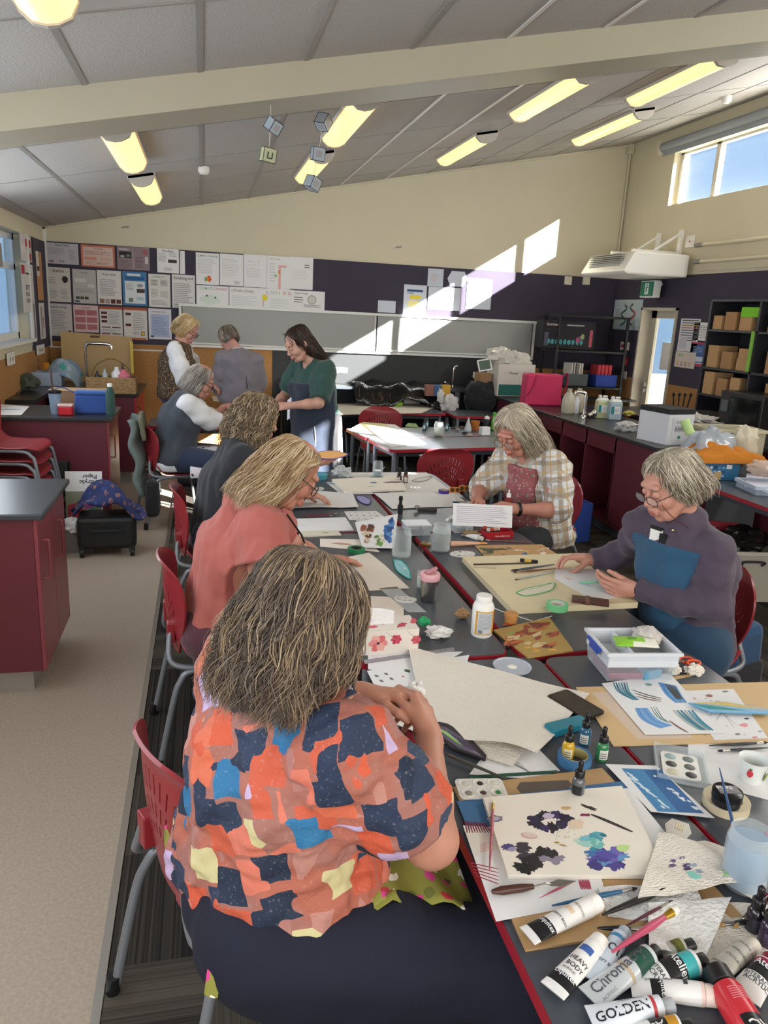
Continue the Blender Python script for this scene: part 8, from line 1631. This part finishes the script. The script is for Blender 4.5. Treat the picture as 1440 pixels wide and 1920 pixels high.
# --- left
q=on(120,700,.0);t=thing('drawing_board','tall tan drawing board leaning behind the sink tap at the left','board',(0,0,0));c=[aty(113,621,9.15),aty(247,632,9.15),aty(249,720,9.0),aty(118,720,9.0)]
m=MB(M('tan_board','#b5996c',.6,var=.03));m.add([c[3],c[2],c[1],c[0]]+[v+Vector((0,.012,0)) for v in (c[3],c[2],c[1],c[0])],[(0,1,2,3),(7,6,5,4),(0,4,5,1),(1,5,6,2),(2,6,7,3),(3,7,4,0)]);m.build('board',t);m=MB(C_('#6a4a30'));m.box(aty(178,631,9.135),(.10,.012,.022));m.build('handle_slot',t,bevel=.004);m=MB(C_('#d5bf5a'));m.add([aty(243,640,9.12),aty(249,640,9.12),aty(251,700,9.0),aty(246,700,9.0)],[(0,3,2,1)]);m.build('tape_strip',t)
tap(Vector((aty(163,712,8.45).x,8.45,ZC)),'chrome swan neck tap on the farthest left bench',.44,.26,-.1,.016)
b0,b1=on(161,738,ZC),on(256,740,ZC);t=thing('cane_basket','woven cane basket of bottles on the farthest left bench','basket',b0);T=orient(b0,b1);t.matrix_world=T;L=(b1-b0).length
def cane():
 m=bpy.data.materials.new('cane_weave');m.use_nodes= True;n=m.node_tree.nodes;l=m.node_tree.links;b=n['Principled BSDF'];tc=n.new('ShaderNodeTexCoord');k=n.new('ShaderNodeTexBrick');mp=n.new('ShaderNodeMapping');mp.inputs['Rotation'].default_value=(PI/2,0,0);l.new(tc.outputs['Object'],mp.inputs[0]);l.new(mp.outputs[0],k.inputs[0]);k.inputs['Scale'].default_value=22;k.inputs['Color1'].default_value=lin('#a98a58');k.inputs['Color2'].default_value=lin('#8c6c40');k.inputs['Mortar'].default_value=lin('#5c4428');l.new(k.outputs[0],b.inputs['Base Color']); return m
m=opentub(MB(cane()),L,.22,.16,.01);m.build('basket_body',t,bevel=.004);m=MB(C_('#7a5c38'));m.tube(smoothpath([(.05,.11,.16),(.1,.11,.27),(L/2,.11,.33),(L-.1,.11,.27),(L-.04,.11,.16)],4),.006,6);m.build('basket_handle',t,smooth=60)
for x,w_,h_,cc,lb in ((.10,.05,.20,'#2b2b30','dark tool in the left end of the cane basket'),(.17,.05,.22,'#a9b4b9','silver tube in the cane basket'),(.28,.10,.24,'#dfe2e4','white jug shaped bottle in the cane basket'),(L-.12,.14,.22,'#d97a8c','pink labelled white tub in the cane basket'),(L-.13,.05,.27,'#3a3436','dark bottle top behind the pink tub in the basket')):
 q=T@Vector((x,.11 if x!=L-.13 else .16,.012));lath('basket_item',lb,'bottle',q,M('bi_'+cc,cc,.4),[(w_/2,0),(w_/2,h_*.75),(w_*.2,h_*.9),(w_*.2,h_),(0,h_)],14)
bx('storage_tub','pale blue tub with a towel over it on the left bench','tub',on(78,722,ZC),.42,.25,.14,.05,M('pale_blue_tub','#9fb0c8',.4),open_=.01)
m=MB(floral('towel_print','#8fa5b5',['#a9bccb','#4aa59a','#6f93c9','#9ab0c0'],12,.45));q=on(118,722,ZC);m.grid(14,14, lambda u,v:q+Vector((-.17+.36*u,-.16+.26*v+.02*math.sin(8*u),.26-.16*(2*abs(u-.5))**2.5-.20*max(0,.45-v)*(1+u)+.012*math.sin(9*u+7*v))));tag(m.build('towel',smooth=70,solid=.012),'blue and aqua patterned towel draped over the pale tub','towel')
wad(on(35,718,ZC+.07),.13,M('olive_pack','#4c5248',.9,bump=.3),'dark olive backpack on the left bench',name='backpack',cat='backpack',seed=51,sq=(1.2,.8,.7));m=MB(C_('#4c5248'));m.tube(smoothpath([on(45,728,ZC+.01),on(33,740,ZC+.0),on(38,765,.80),on(45,772,.78)],4),.012,6,flat=.4);tag(m.build('bag_strap',smooth=60),'olive strap hanging over the bench edge','strap')
bx('floral_tin','pink floral packet at the left edge on the bench','packet',on(0,725,ZC),.12,.08,.24,.2,floral('pink_print','#c9a09a',['#b54a50','#e0d0c0'],30));lath('spread_jar','small orange and yellow jar near the left wall','jar',aty(84,692,9.0),C_('#d9902c'),[(.05,-.02),(.05,.05),(.045,.07),(0,.07)]);bx('dark_screen','dark flat panel standing near the left wall','panel',aty(55,715,8.7),.2,.03,.24,.1,blackp)
Zb=.9005
bx('cardboard_box','brown cardboard box behind the travel mug on the second bench','cardboard box',on(98,766,Zb)+Vector((.19,.12,0)),.42,.22,.145,.0,M('brown_card','#8a6c54',.8));q=on(98,766,Zb)
m=MB(M('box_flap','#b59672',.8));m.box(q+Vector((.19,.12,.147)),(.43,.23,.006));tag(m.build('box_lid_flap'),'lighter folded top of the cardboard box','flap')
t=thing('travel_mug','pale blue travel mug with a black lid and dark straw','mug',on(105,776,Zb));m=MB(M('mug_blue','#8296ad',.35,.2));m.lathe([(.034,0),(.036,.01),(.046,.14),(.047,.165)],24);m.build('mug_body',t,smooth=40);m=MB(blackp);m.lathe([(.049,.162),(.050,.180),(.03,.186),(0,.186)],24);m.build('mug_lid',t,smooth=40);m=MB(C_('#4a3434'));m.tube([(-.015,0,.18),(-.02,0,.34)],.007,8);m.build('straw',t,smooth=60)
t=thing('lunch_box','small red lunch container with a pale lid','container',on(124,778,Zb),0);m=MB(M('red_tub','#b5202c',.3));m.box((0,0,.035),(.105,.08,.07));m.build('container',t,bevel=.012);m=MB(M('clear_lid','#d9b5b0',.3));m.box((0,0,.078),(.11,.085,.018));m.build('container_lid',t,bevel=.005)
t=thing('lunch_bag','blue insulated lunch bag on the second bench','lunch bag',on(172,776,Zb)+Vector((0,.06,0)),.05);m=MB(cloth('lunch_blue','#2b4a8c',.2));m.box((0,0,.075),(.27,.13,.15),taper=.92);m.build('bag_body',t,bevel=.02);m=MB(cloth('lunch_blue_lid','#35599c',.2));m.box((0,0,.165),(.255,.125,.03),taper=.95);m.build('bag_lid',t,bevel=.01);m=MB(C_('#2b4a8c'));m.tube(smoothpath([(-.12,-.03,.16),(-.22,-.02,.20),(-.30,.0,.17),(-.33,.04,.15)],4),.012,6,flat=.3);m.build('strap',t,smooth=60)
t=thing('water_bottle','tall dark green water bottle beside the blue lunch bag','bottle',on(208,777,Zb));m=MB(M('bottle_green','#22302c',.3));m.lathe([(.034,0),(.036,.01),(.036,.17),(.02,.21),(.018,.225)],22);m.build('bottle_body',t,smooth=40);m=MB(whitep);m.lathe([(.019,.22),(.02,.245),(0,.248)],18);m.build('cap',t,smooth=40)
sheet([(0,778),(40,778),(55,762),(0,758)],paper_w,'white sheet with a pale blue picture on the second bench',(b_(18,768,.08,.03,'#8ab5c9'),),z=Zb)
bx('black_crate','black plastic crate in the open bay of the second bench','crate',(-1.18+.0,6.30,.30),.30,.28,.26,0,M('crate_black','#2a2e30',.5),open_=.012);bx('crate_support','grey box under the black crate','box',(-1.18,6.32,.0),.28,.26,.30,0,C_('#4a4c4e'))
# luggage on the floor
t=thing('suitcase','black wheeled suitcase lying beside the left benches','suitcase',(-.70,5.62,0),.06);m=MB(M('suit_black','#1a1b1d',.5,bump=.15,bscale=90));m.box((0,0,.17),(.40,.26,.24));m.build('case_body',t,bevel=.03);m=MB(C_('#232427'));m.tube(smoothpath([(-.10,-.13,.20),(-.08,-.16,.20),(.08,-.16,.20),(.10,-.13,.20)],3),.010,6);m.build('carry_handle',t,smooth=60)
for x in (-.17,.17):m=MB(blackp);m.cyl((x-.015,-.13,.032),(x+.015,-.13,.032),.03,n=16);m.box((x,-.12,.06),(.04,.05,.05));m.build('wheel',t,smooth=40)
m=MB(floral('navy_floral','#1f2c5c',['#6a4a50','#8a6a58','#2c3c78','#7a5a60'],22,.36));m.grid(18,14, lambda u,v:(-.92+.46*u+.04*math.sin(6*v),5.50+.28*v,.30+.20*math.sin(PI*min(1,u*1.15))*(.5+.5*math.sin(PI*v))+.03*math.sin(11*u+5*v)));tag(m.build('floral_bag',smooth=70,solid=.015),'navy bag with a brown floral flap on top of the suitcase','bag')
c0=Vector((-1.10,5.75,0));c0=on(122,1000,0);s=Sheet(.26,.42,paper_w,.012);s.rect(0,0,.25,.27,C_('#8a8f78'));s.blob(.07,.12,.06,.07,C_('#b5404c'));s.blob(.16,.19,.06,.05,C_('#a5509a'));s.blob(.2,.08,.05,.06,C_('#5a9a8c'));s.blob(.12,.03,.05,.04,C_('#d5cfc0'));s.text('Acrylic',.225,.355,.045,ink,.02,rot=PI);s.text('Paper',.225,.395,.045,ink,.02,rot=PI);s.build('paper_pad','acrylic paper pad with a colourful cover standing by the bench','paper pad',corner_T(Vector((-1.02,5.86,.12)),Vector((-.76,5.86,.12)),Vector((-1.02,5.92,.54))))
bx('grey_carton','pale carton of papers under the acrylic pad','carton',(-.92,5.70,0),.22,.2,.16,.1,C_('#77706c'));wad((-.93,5.62,.2),.07,paper_w,'crumpled white and red paper beside the suitcase',name='paper_bundle',cat='paper',seed=61,sq=(1,.8,.8))
# jackets over the grey vest person's chair
m=MB(cloth('sage_jacket','#6f7f7c',.3));m.grid(10,20, lambda u,v:(-.52+.05*math.sin(PI*u)-.06*(1-v)+.02*math.sin(14*v+3*u),6.18+.40*u,.87-.62*v+.02*math.cos(7*u)));tag(m.build('jacket',smooth=70,solid=.03),'sage grey jacket hanging on the chair back of the grey vest person','jacket');m=MB(cloth('black_pack','#1d1f22',.3));m.box((-.42,6.24,.26),(.12,.26,.30),taper=.8);tag(m.build('shoulder_bag',bevel=.04),'black bag hanging low behind the grey vest person','bag')
m=MB(floral('khaki_camo','#6a6a58',['#55584a','#7a7a68'],14));m.grid(6,8, lambda u,v:(-.50+.03*v,6.2+.36*u,.90-.18*v+.03*math.sin(PI*u)));tag(m.build('hat_bundle',smooth=70,solid=.03),'khaki cloth over the top of the same chair back','cloth')
ZT=.7205
for px,mt,lb in (([(400,752),(470,758),(455,742),(395,740)],paper_c,'cream paper on the table behind the grey vest person'),([(470,762),(525,766),(520,748),(465,746)],paper_w,'white sheets between the cardigan wearer and the green top person')):sheet(px,mt,lb,z=ZT,th=.004)
# --- back bench
m=MB(M('black_bag_film','#141417',.12,bump=.9,bscale=9));m.grid(30,10, lambda u,v:(1.72+1.20*u,8.72+.6*v,.955+.02*math.sin(13*u+4*v)+.015*math.sin(29*u)-(.20+.05*math.sin(9*u))*max(0,.3-v)/.3));tag(m.build('black_plastic_sheet',smooth=75,solid=.01),'shiny black plastic sheet spread over the back bench','plastic sheet')
tap(Vector((aty(849,716,9.2).x,9.2,.931)),'thin chrome tap standing on the back bench',.26,.02,0,.010);wad(aty(900,745,8.7),.22,cloth('black_backpack','#1b1d22',.3),'black backpack standing on the back bench',name='backpack',cat='backpack',seed=63,sq=(.9,.6,.95),sharp=.15)
q=aty(960,738,8.6);t=thing('carton','white and green removal box with bag stuffed on top','cardboard box',(q.x+.02,8.75,.90),.05);m=MB(M('carton_white','#c9c4bb',.7));m.box((0,0,.19),(.48,.34,.38));m.build('carton_body',t,bevel=.004)
s=Sheet(.44,.34,M('carton_white','#c9c4bb',.7),.001);s.rect(0,.0,.44,.13,C_('#22635c'));s.blob(.34,.16,.06,.07,C_('#d9d4c9'),j=.03);s.blob(.34,.16,.045,.05,C_('#4a4f50'));s.text('Power',.12,.25,.045,C_('#4a4a4c'),.02,shear=.2);s.text('LINE',.03,.25,.04,C_('#b5b0a8'));o=s.build('carton_print',parent=t);o.location=(-.22,-.172,.01);o.rotation_euler=(PI/2,0,0)
for dx,dz,r_,sd in ((-.12,.50,.15,71),(.10,.45,.13,72)):wad((q.x+dx,8.75,.90+dz-.05),r_,glassy('bag_milky','#dddad2',.7),['crumpled milky plastic bag on the left of the white and green box','crumpled milky plastic bag on the right of the white and green box'][sd-71],name='plastic_bag',cat='bag',seed=sd,sq=(1.2,.8,.75),sharp=.32)
bx('paper_bag','brown paper bag leaning left of the white and green box','bag',(q.x-.34,8.72,.90),.16,.14,.26,.2,M('kraft_bag','#8a6c4c',.8,bump=.4,bscale=20));s=Sheet(.17,.14,paper_w,.004);s.rect(.015,.015,.14,.11,C_('#55685c'));s.build('picture_card','white framed card with a green picture leaning on the brown bag','card',corner_T(Vector((q.x-.42,8.66,1.17)),Vector((q.x-.26,8.66,1.20)),Vector((q.x-.45,8.70,1.30))))
for i in range(3):bx('snack_packet',['striped packet leftmost beside the black plastic','blue packet beside the black plastic','yellow packet nearest the thin tap'][i],'packet',aty(805+14*i,742,8.8),.12,.08,.13,.2*i,C_(['#8a5c50','#3f5f8c','#c9a03c'][i]))
# --- black shelving in the back right corner
t=thing('shelf_unit','black metal shelving in the back right corner','shelving',(4.66,8.95,.88),0);m=MB(M('shelf_black','#1d1e20',.5))
for x in (-.46,.46):
 for y in (-.2,.2):m=MB(M('shelf_black','#1d1e20',.5));m.b2((x-.015,y-.015,0),(x+.015,y+.015,1.0));m.build('post',t)

for z in (.12,.56,.98):m=MB(M('shelf_black','#1d1e20',.5));m.b2((-.48,-.22,z),(.48,.22,z+.025));m.build('shelf',t)
q0,q1=aty(1011,591,8.9),aty(1104,632,8.9);s=Sheet(q1.x-q0.x,.33,C_('#1c1b20'),.20);w=s.w;s.text('Quartzman',w*.06,.27,.04,C_('#c9b5b9'),.02);s.lines(w*.45,.265,.3,.03,1,C_('#9a9a9e'),.5);[s.blob(w*.12+.055*i,.08,.02,.03,C_('#3f8a8c')) for i in range(9)];[s.blob(w*.68+.03*i,.11+.02*i,.025,.03,C_(['#a5406a','#6a4a6a','#8a9a6a'][i])) for i in range(3)];s.rect(w*.04,.03,.05,.16,C_('#4a4a5a'));s.rect(w*.9,.03,.04,.2,C_('#a54a5c'))
s.build('game_box','big dark box with teal bottles pictured, on top of the black shelving','box',corner_T(Vector((q0.x,8.95,1.48)),Vector((q1.x,8.95,1.48)),Vector((q0.x,8.95,1.8))))
for x,cc,lb in ((-.12,'#4a5254','grey crate of magazines on the black shelving'),(.28,'#1f3a8c','blue crate of red books on the black shelving')):bx('crate',lb,'crate',(4.62+x,8.86,1.03),.30,.28,.15,0,C_(cc),open_=.01)
for i in range(5):bx('magazine','pale magazine standing in the grey crate','magazine',(4.42+.035*i,8.84,1.05),.012,.2,.26,.1,C_(['#c9c5bc','#b5b0aa','#8a8a8c','#cfcac0','#d5d0c4'][i]),group='magazines in the grey crate')
for i in range(4):bx('book','red book standing in the blue crate','book',(4.80+.05*i,8.84,1.05),.04,.2,.25,0,C_('#a8303a'),group='red books in the blue crate')
# --- right bench
ZR=.9005
q=on(1022,762,ZR);t=thing('shopping_tote','bright pink fabric shopping bag on the right bench','bag',q+Vector((0,.14,0)),-.1);m=MB(M('pink_bag','#b82454',.6,bump=.2,bscale=12));m.box((0,0,.17),(.42,.20,.34),taper=.96);m.build('bag_body',t,bevel=.02);m=MB(M('pink_bag2','#a01f4a',.6));m.tube(smoothpath([(.2,-.08,.32),(.25,-.06,.36),(.27,-.05,.26),(.24,-.05,.12)],4),.012,6,flat=.4);m.tube(smoothpath([(-.1,-.1,.33),(-.13,-.12,.2),(-.19,-.12,.1)],4),.012,6,flat=.4);m.build('bag_handle',t,smooth=60)
for x,lb in ((1064,'left one of two clear gallon jugs of pale liquid'),(1087,'right one of two clear gallon jugs of pale liquid')):
 t=thing('jug',lb,'jug',on(x,774,ZR)+Vector((0,.05*(x>1070),0)),0,'gallon jugs on the right bench');m=MB(glassy('jug_plastic','#d0cdbb',.55));m.lathe([(.062,0),(.068,.01),(.068,.13),(.05,.18),(.022,.215),(.02,.23)],22);m.build('jug_body',t,smooth=45);m=MB(M('jug_liquid','#b3a578',.4));m.lathe([(.06,.004),(.065,.012),(.065,.10),(0,.10)],20);m.build('liquid',t);m=MB(C_('#b5a58c'));m.lathe([(.024,.228),(.024,.245),(0,.246)],16);m.build('cap',t)
lath('spray_can','white spray can in front of the gallon jugs','spray can',on(1079,775,ZR),M('can_white','#c9ccd2',.35),[(.028,0),(.030,.005),(.030,.13),(.02,.15),(.02,.165),(0,.166)]);tap(Vector((aty(1098,750,6.75).x,6.75,ZR)),'bright chrome tap behind the gallon jugs',.25,.10,PI-.3,.016);wad(on(1104,778,ZR+.02),.04,C_('#6a6468'),'small crumpled dark wrapper on the right bench',name='wrapper',cat='wrapper',seed=81,sq=(1.5,.7,.4))
for x,cc,lb in ((1131,'#b5b890','left square canister with pale yellow fluid and a teal label'),(1155,'#9db0ba','right square canister with pale blue fluid and a teal label')):
 t=thing('canister',lb,'canister',on(x,788-(x<1140)*3,ZR)+Vector((0,.05,0)),-.15,'square fluid canisters');m=MB(M('can_'+cc,cc,.4));m.box((0,0,.085),(.12,.09,.17));m.use(M('milky_can','#cfd2cc',.35));m.box((0,0,.185),(.115,.085,.03),taper=.7);m.cyl((-.03,0,.195),(-.03,0,.225),.018);m.box((.02,0,.212),(.05,.02,.02));m.build('canister_body',t,bevel=.008);s=Sheet(.085,.07,paper_w,.0004);s.rect(0,0,.03,.07,C_('#1f7a85'));s.lines(.035,.01,.045,.05,5,inkg);o=s.build('label',parent=t);o.location=(-.05,-.0465,.06);o.rotation_euler=(PI/2,0,0)
q=on(1232,808,ZR);t=thing('carton','white carton with black lid and barcode like print on the bench end','cardboard box',(3.62,5.42,ZR),.22);m=MB(M('carton_clean','#cdcfd4',.6));m.box((0,0,.12),(.27,.32,.24));m.build('carton_body',t,bevel=.003);m=MB(C_('#232224'));m.box((0,0,.262),(.275,.325,.04));m.build('carton_lid',t,bevel=.003)
s=Sheet(.17,.2,M('carton_clean','#cdcfd4',.6),.0006);s.text('BERGO',.035,.15,.03,C_('#6a6a70'));s.rect(.025,.085,.12,.042,C_('#3a3a40'));s.rect(.028,.088,.114,.036,C_('#cdcfd4'));[s.rect(.032+.012*i,.092,.007,.028,C_('#3a3a40')) for i in range(9)];s.blob(.08,.04,.017,.012,C_('#2f8a5c'));s.text('NATURAL',.055,.015,.01,C_('#8a8a90'));o=s.build('carton_print',parent=t);o.location=(-.09,-.1615,.02);o.rotation_euler=(PI/2,0,0)
wad(on(1175,800,ZR+.04),.09,glassy('bag_film2','#cfcfd0',.5),'clear plastic bag between the canisters and the white carton',name='plastic_bag',cat='bag',seed=83,sq=(1.1,.8,.5));wad(on(1180,775,ZR+.05),.05,C_('#b5ab5c'),'yellow green cloth behind the canisters',name='cloth',cat='cloth',seed=84,sq=(1.3,.8,.5))
for i in range(4):m=MB(C_('#26262a'));p_=Vector((4.95+.05*i,7.3,.9));m.tube([p_,p_+Vector((.02*i-.03,0,.20))],.008,6);m.sphere(p_+Vector((.02*i-.03,0,.2)),.018,6);tag(m.build('scrub_brush',smooth=60),'dark brush handle standing by the glazed door','brush','brushes in a pot by the glazed door')
bx('bay_carton','brown carton lying in the far bay of the right bench','cardboard box',(3.60,7.25,.13),.25,.3,.16,0,M('brown_card','#8a6c54',.8));bx('blue_recycling_box','blue plastic box on the floor behind the plaid shirt chair','box',(3.0,5.75,0),.30,.35,.34,.1,C_('#22408c'),open_=.012);bx('grey_case','grey flat case leaning behind the plaid shirt chair','case',(3.25,6.3,0),.06,.45,.38,.1,C_('#6f7478'))
# --- tall shelf with paper bags, right wall
t=thing('bookcase','tall dark bookcase of brown paper bags against the right wall','bookcase',(XR-.22,6.03,.90));m=MB(M('dark_laminate','#2c2c31',.45));
for y in (-.72,.02,.72):m.b2((-.2,y-.012,0),(.2,y+.012,1.165))
m.b2((.18,-.72,0),(.2,.72,1.165));m.b2((-.2,-.72,1.16),(.2,.72,1.18));m.build('case',t)
for z in (.28,.54,.90):m=MB(M('dark_laminate','#2c2c31',.45));m.b2((-.2,-.72,z-.02),(.18,.72,z));m.build('shelf',t)
kb=M('kraft_bag2','#a07a52',.8,bump=.5,bscale=18);kb2=M('kraft_bag3','#b08c62',.8,bump=.5,bscale=18);i=0
for z,lst in ((.90,((.60,.13,.13),(.42,.15,.165),(.20,.16,.12),(-.2,.2,.16))),(.54,((.60,.15,.21),(.38,.16,.16),(.16,.15,.11),(-.25,.2,.2))),(.28,((.60,.15,.215),(.40,.14,.17),(.22,.12,.19),(-.3,.2,.18)))):
 for y,w_,h_ in lst:
  bx('paper_bag','brown paper bag '+['on the top shelf, farthest','on the top shelf, middle','on the top shelf under the green box','on the top shelf, right of the divider','on the middle shelf, farthest','on the middle shelf, centre','on the middle shelf, low and pleated','on the middle shelf, right of the divider','on the lower shelf, farthest','on the lower shelf, centre','on the lower shelf, tilted','on the lower shelf, right of the divider'][i],'bag',(XR-.30,6.03+y,.90+z+.001),.22,w_,h_,[0,.05,0,0,0,-.05,0,0,0,.05,.12,0][i],kb if i%2 else kb2);i+=1
bx('green_box','lime green box lying on a paper bag on the top shelf','box',(XR-.3,6.21,.90+1.022),.2,.22,.09,.1,C_('#78c030'));bx('pleated_bag','pleated brown bag above the white carton on the middle shelf','bag',(XR-.30,6.19,.90+.652),.2,.15,.09,0,kb2);bx('roll_green','narrow green edged roll standing at the bookcase divider','roll',(XR-.43,6.075,.90+.54),.02,.03,.36,0,C_('#7fb54a'))
t=thing('microwave','black microwave oven on the side bench at the right edge','microwave',(XR-.52,5.72,.98));m=MB(blackp);m.box((0,0,.15),(.4,.55,.30));m.build('oven_body',t,bevel=.006);m=MB(M('oven_glass','#0d0e10',.1));m.box((-.203,-.06,.15),(.006,.36,.22));m.build('oven_door',t);m=MB(C_('#55585c'));m.box((-.204,.20,.17),(.006,.09,.10));m.build('control_panel',t)
bx('microwave_stand','dark board under the microwave','board',(XR-.52,5.75,.9),.62,.9,.08,0,C_('#3a3836'));bx('projector','dark device with a grey panel under the bookcase','projector',(XR-.5,6.35,.9),.25,.40,.13,.1,C_('#232326'));wad((XR-.75,6.2,.96),.12,M('crumple_white','#c9c7c4',.9),'heap of white papers and wrap on the side bench',name='paper_heap',cat='paper',seed=91,sq=(.9,2.2,.5),sharp=.5)
# --- tubs and the fruit box at the right
def tub(name,label,p,w,d,h,rz,col,a=.45,handle=True):
 t=thing(name,label,'storage tub',p,rz);m=opentub(MB(glassy('tub_'+col,col,a)),w,d,h,.006);m.T= None;o=m.build('tub_body',t);o.location=(-w/2,-d/2,0);m=MB(M('rim_'+col,col,.4))
 for x0,y0,x1,y1 in ((-w/2-.012,-d/2-.012,w/2+.012,-d/2),(-w/2-.012,d/2,w/2+.012,d/2+.012),(-w/2-.012,-d/2,-w/2,d/2),(w/2,-d/2,w/2+.012,d/2)):m.b2((x0,y0,h-.02),(x1,y1,h+.004))
 m.build('rim',t)
 if handle:m=MB(C_('#3a3a40'));m.tube(smoothpath([(-.07,-d/2-.01,h-.09),(-.07,-d/2-.035,h-.06),(.07,-d/2-.035,h-.06),(.07,-d/2-.01,h-.09)],3),.008,6);m.build('handle',t,smooth=60)
 return t
tub('storage_tub','large cloudy tub with a dark handle at the right bench end',(4.12,5.30,.78),.46,.30,.26,-.1,'#cfc8ae',.75);bx('tub_stack','grey lower tub supporting the cloudy one','storage tub',(4.12,5.30,0),.5,.32,.775,-.1,C_('#55585c'))
wad((3.72,4.98,.90),.20,glassy('bag_blue_film','#b5c0cb',.6),'big blue grey clear plastic bag in front of the cloudy tub',name='plastic_bag',cat='bag',seed=93,sq=(1.0,.8,.9),sharp=.22);wad((4.02,4.98,.95),.13,M('bag_cream','#c4bda8',.6,bump=.6,bscale=14),'cream bag standing beside the blue fruit box',name='cloth_bag',cat='bag',seed=94,sq=(.8,.8,1.1),sharp=.2);m=MB(C_('#b5cf8a'));m.cyl((3.60,5.05,1.02),(3.56,5.1,1.12),.035);tag(m.build('green_roll',smooth=40),'pale green roll sticking out of the clear plastic bag','roll')
q=on(1375,898,Z0);t=thing('fruit_box','blue printed fruit box on the table at the right','box',(3.70,4.92,Z0),-.25);m=MB(M('fruit_blue','#27648c',.5));m2=opentub(m,.36,.26,.13,.006);o=m.build('carton_body',t,bevel=.002);o.location=(-.18,-.13,0)
s=Sheet(.34,.12,M('fruit_blue','#27648c',.5),.0006);[s.blob(.05+.03*(i%7),.03+.03*(i//7),.012,.010,C_(['#6f9ac0','#8aa0c9','#d5dce0','#1b3f5c','#5a8ab5'][i%5]),seed=i+1) for i in range(21)];s.rect(.02,.085,.04,.03,paper_w);s.rect(.25,.085,.04,.03,paper_w);s.rect(.17,.0,.05,.06,C_('#b59a6a'));s.blob(.09,.05,.03,.025,C_('#c9a878'));o=s.build('box_print',parent=t);o.location=(-.17,-.1315,.004);o.rotation_euler=(PI/2,0,0)
m=MB(M('mustard_knit','#b5701f',.95,bump=.6,bscale=50));m.grid(40,26, lambda u,v:(3.50+.62*u,4.74+.34*v,.855+(.10+.03*math.sin(5*u+2*v)+.022*math.sin(17*u+9*v)+.014*math.sin(31*v+5*u))*(math.sin(PI*u)*math.sin(PI*v))**.35));tag(m.build('jumper',smooth=70),'mustard orange knitted jumper heaped on the blue fruit box','jumper')
tub('clear_tray','low clear tray of white papers at the right edge',(3.82,4.42,Z0),.30,.28,.06,-.2,'#b5c0d0',.5, False);sheet([(1395,912),(1440,925),(1440,898),(1400,892)],C_('#c9cfe0'),'white papers inside the low clear tray',z=Z0+.03,th=.02);wad((3.86,4.55,.86),.10,glassy('bag_film3','#cdb5a5',.6),'clear bag of peach coloured things at the right edge',name='plastic_bag',cat='bag',seed=95,sq=(1,.9,.6),sharp=.2)
tub('floor_tub','cloudy lidless tub of bags on the floor under the right table',(3.62,4.35,0),.52,.36,.36,-.15,'#c9c6b8',.7);wad((3.62,4.35,.40),.17,M('black_film','#1d1b1b',.3,bump=.8,bscale=12),'black plastic bag heaped in the floor tub',name='plastic_bag',cat='bag',seed=97,sq=(1.2,.8,.5),sharp=.5);wad((3.42,4.5,.40),.10,C_('#b5a098'),'pinkish paper heaped in the floor tub',name='paper_bundle',cat='paper',seed=98,sq=(1,.8,.6));bx('red_folder','red folder sticking out of the floor tub','folder',(3.55,4.52,.36),.28,.02,.12,-.4,C_('#8c2430'))
t=thing('backpack','blue and black backpack on the floor at the right edge','backpack',(2.62,3.08,0),.3);m=MB(cloth('blue_pack','#24466a',.2));m.box((0,0,.26),(.28,.22,.24),taper=.9);m.build('upper_pack',t,bevel=.05);m=MB(cloth('black_backpack','#1b1d22',.3));m.box((0,0,.09),(.30,.24,.18));m.build('lower_pack',t,bevel=.04)
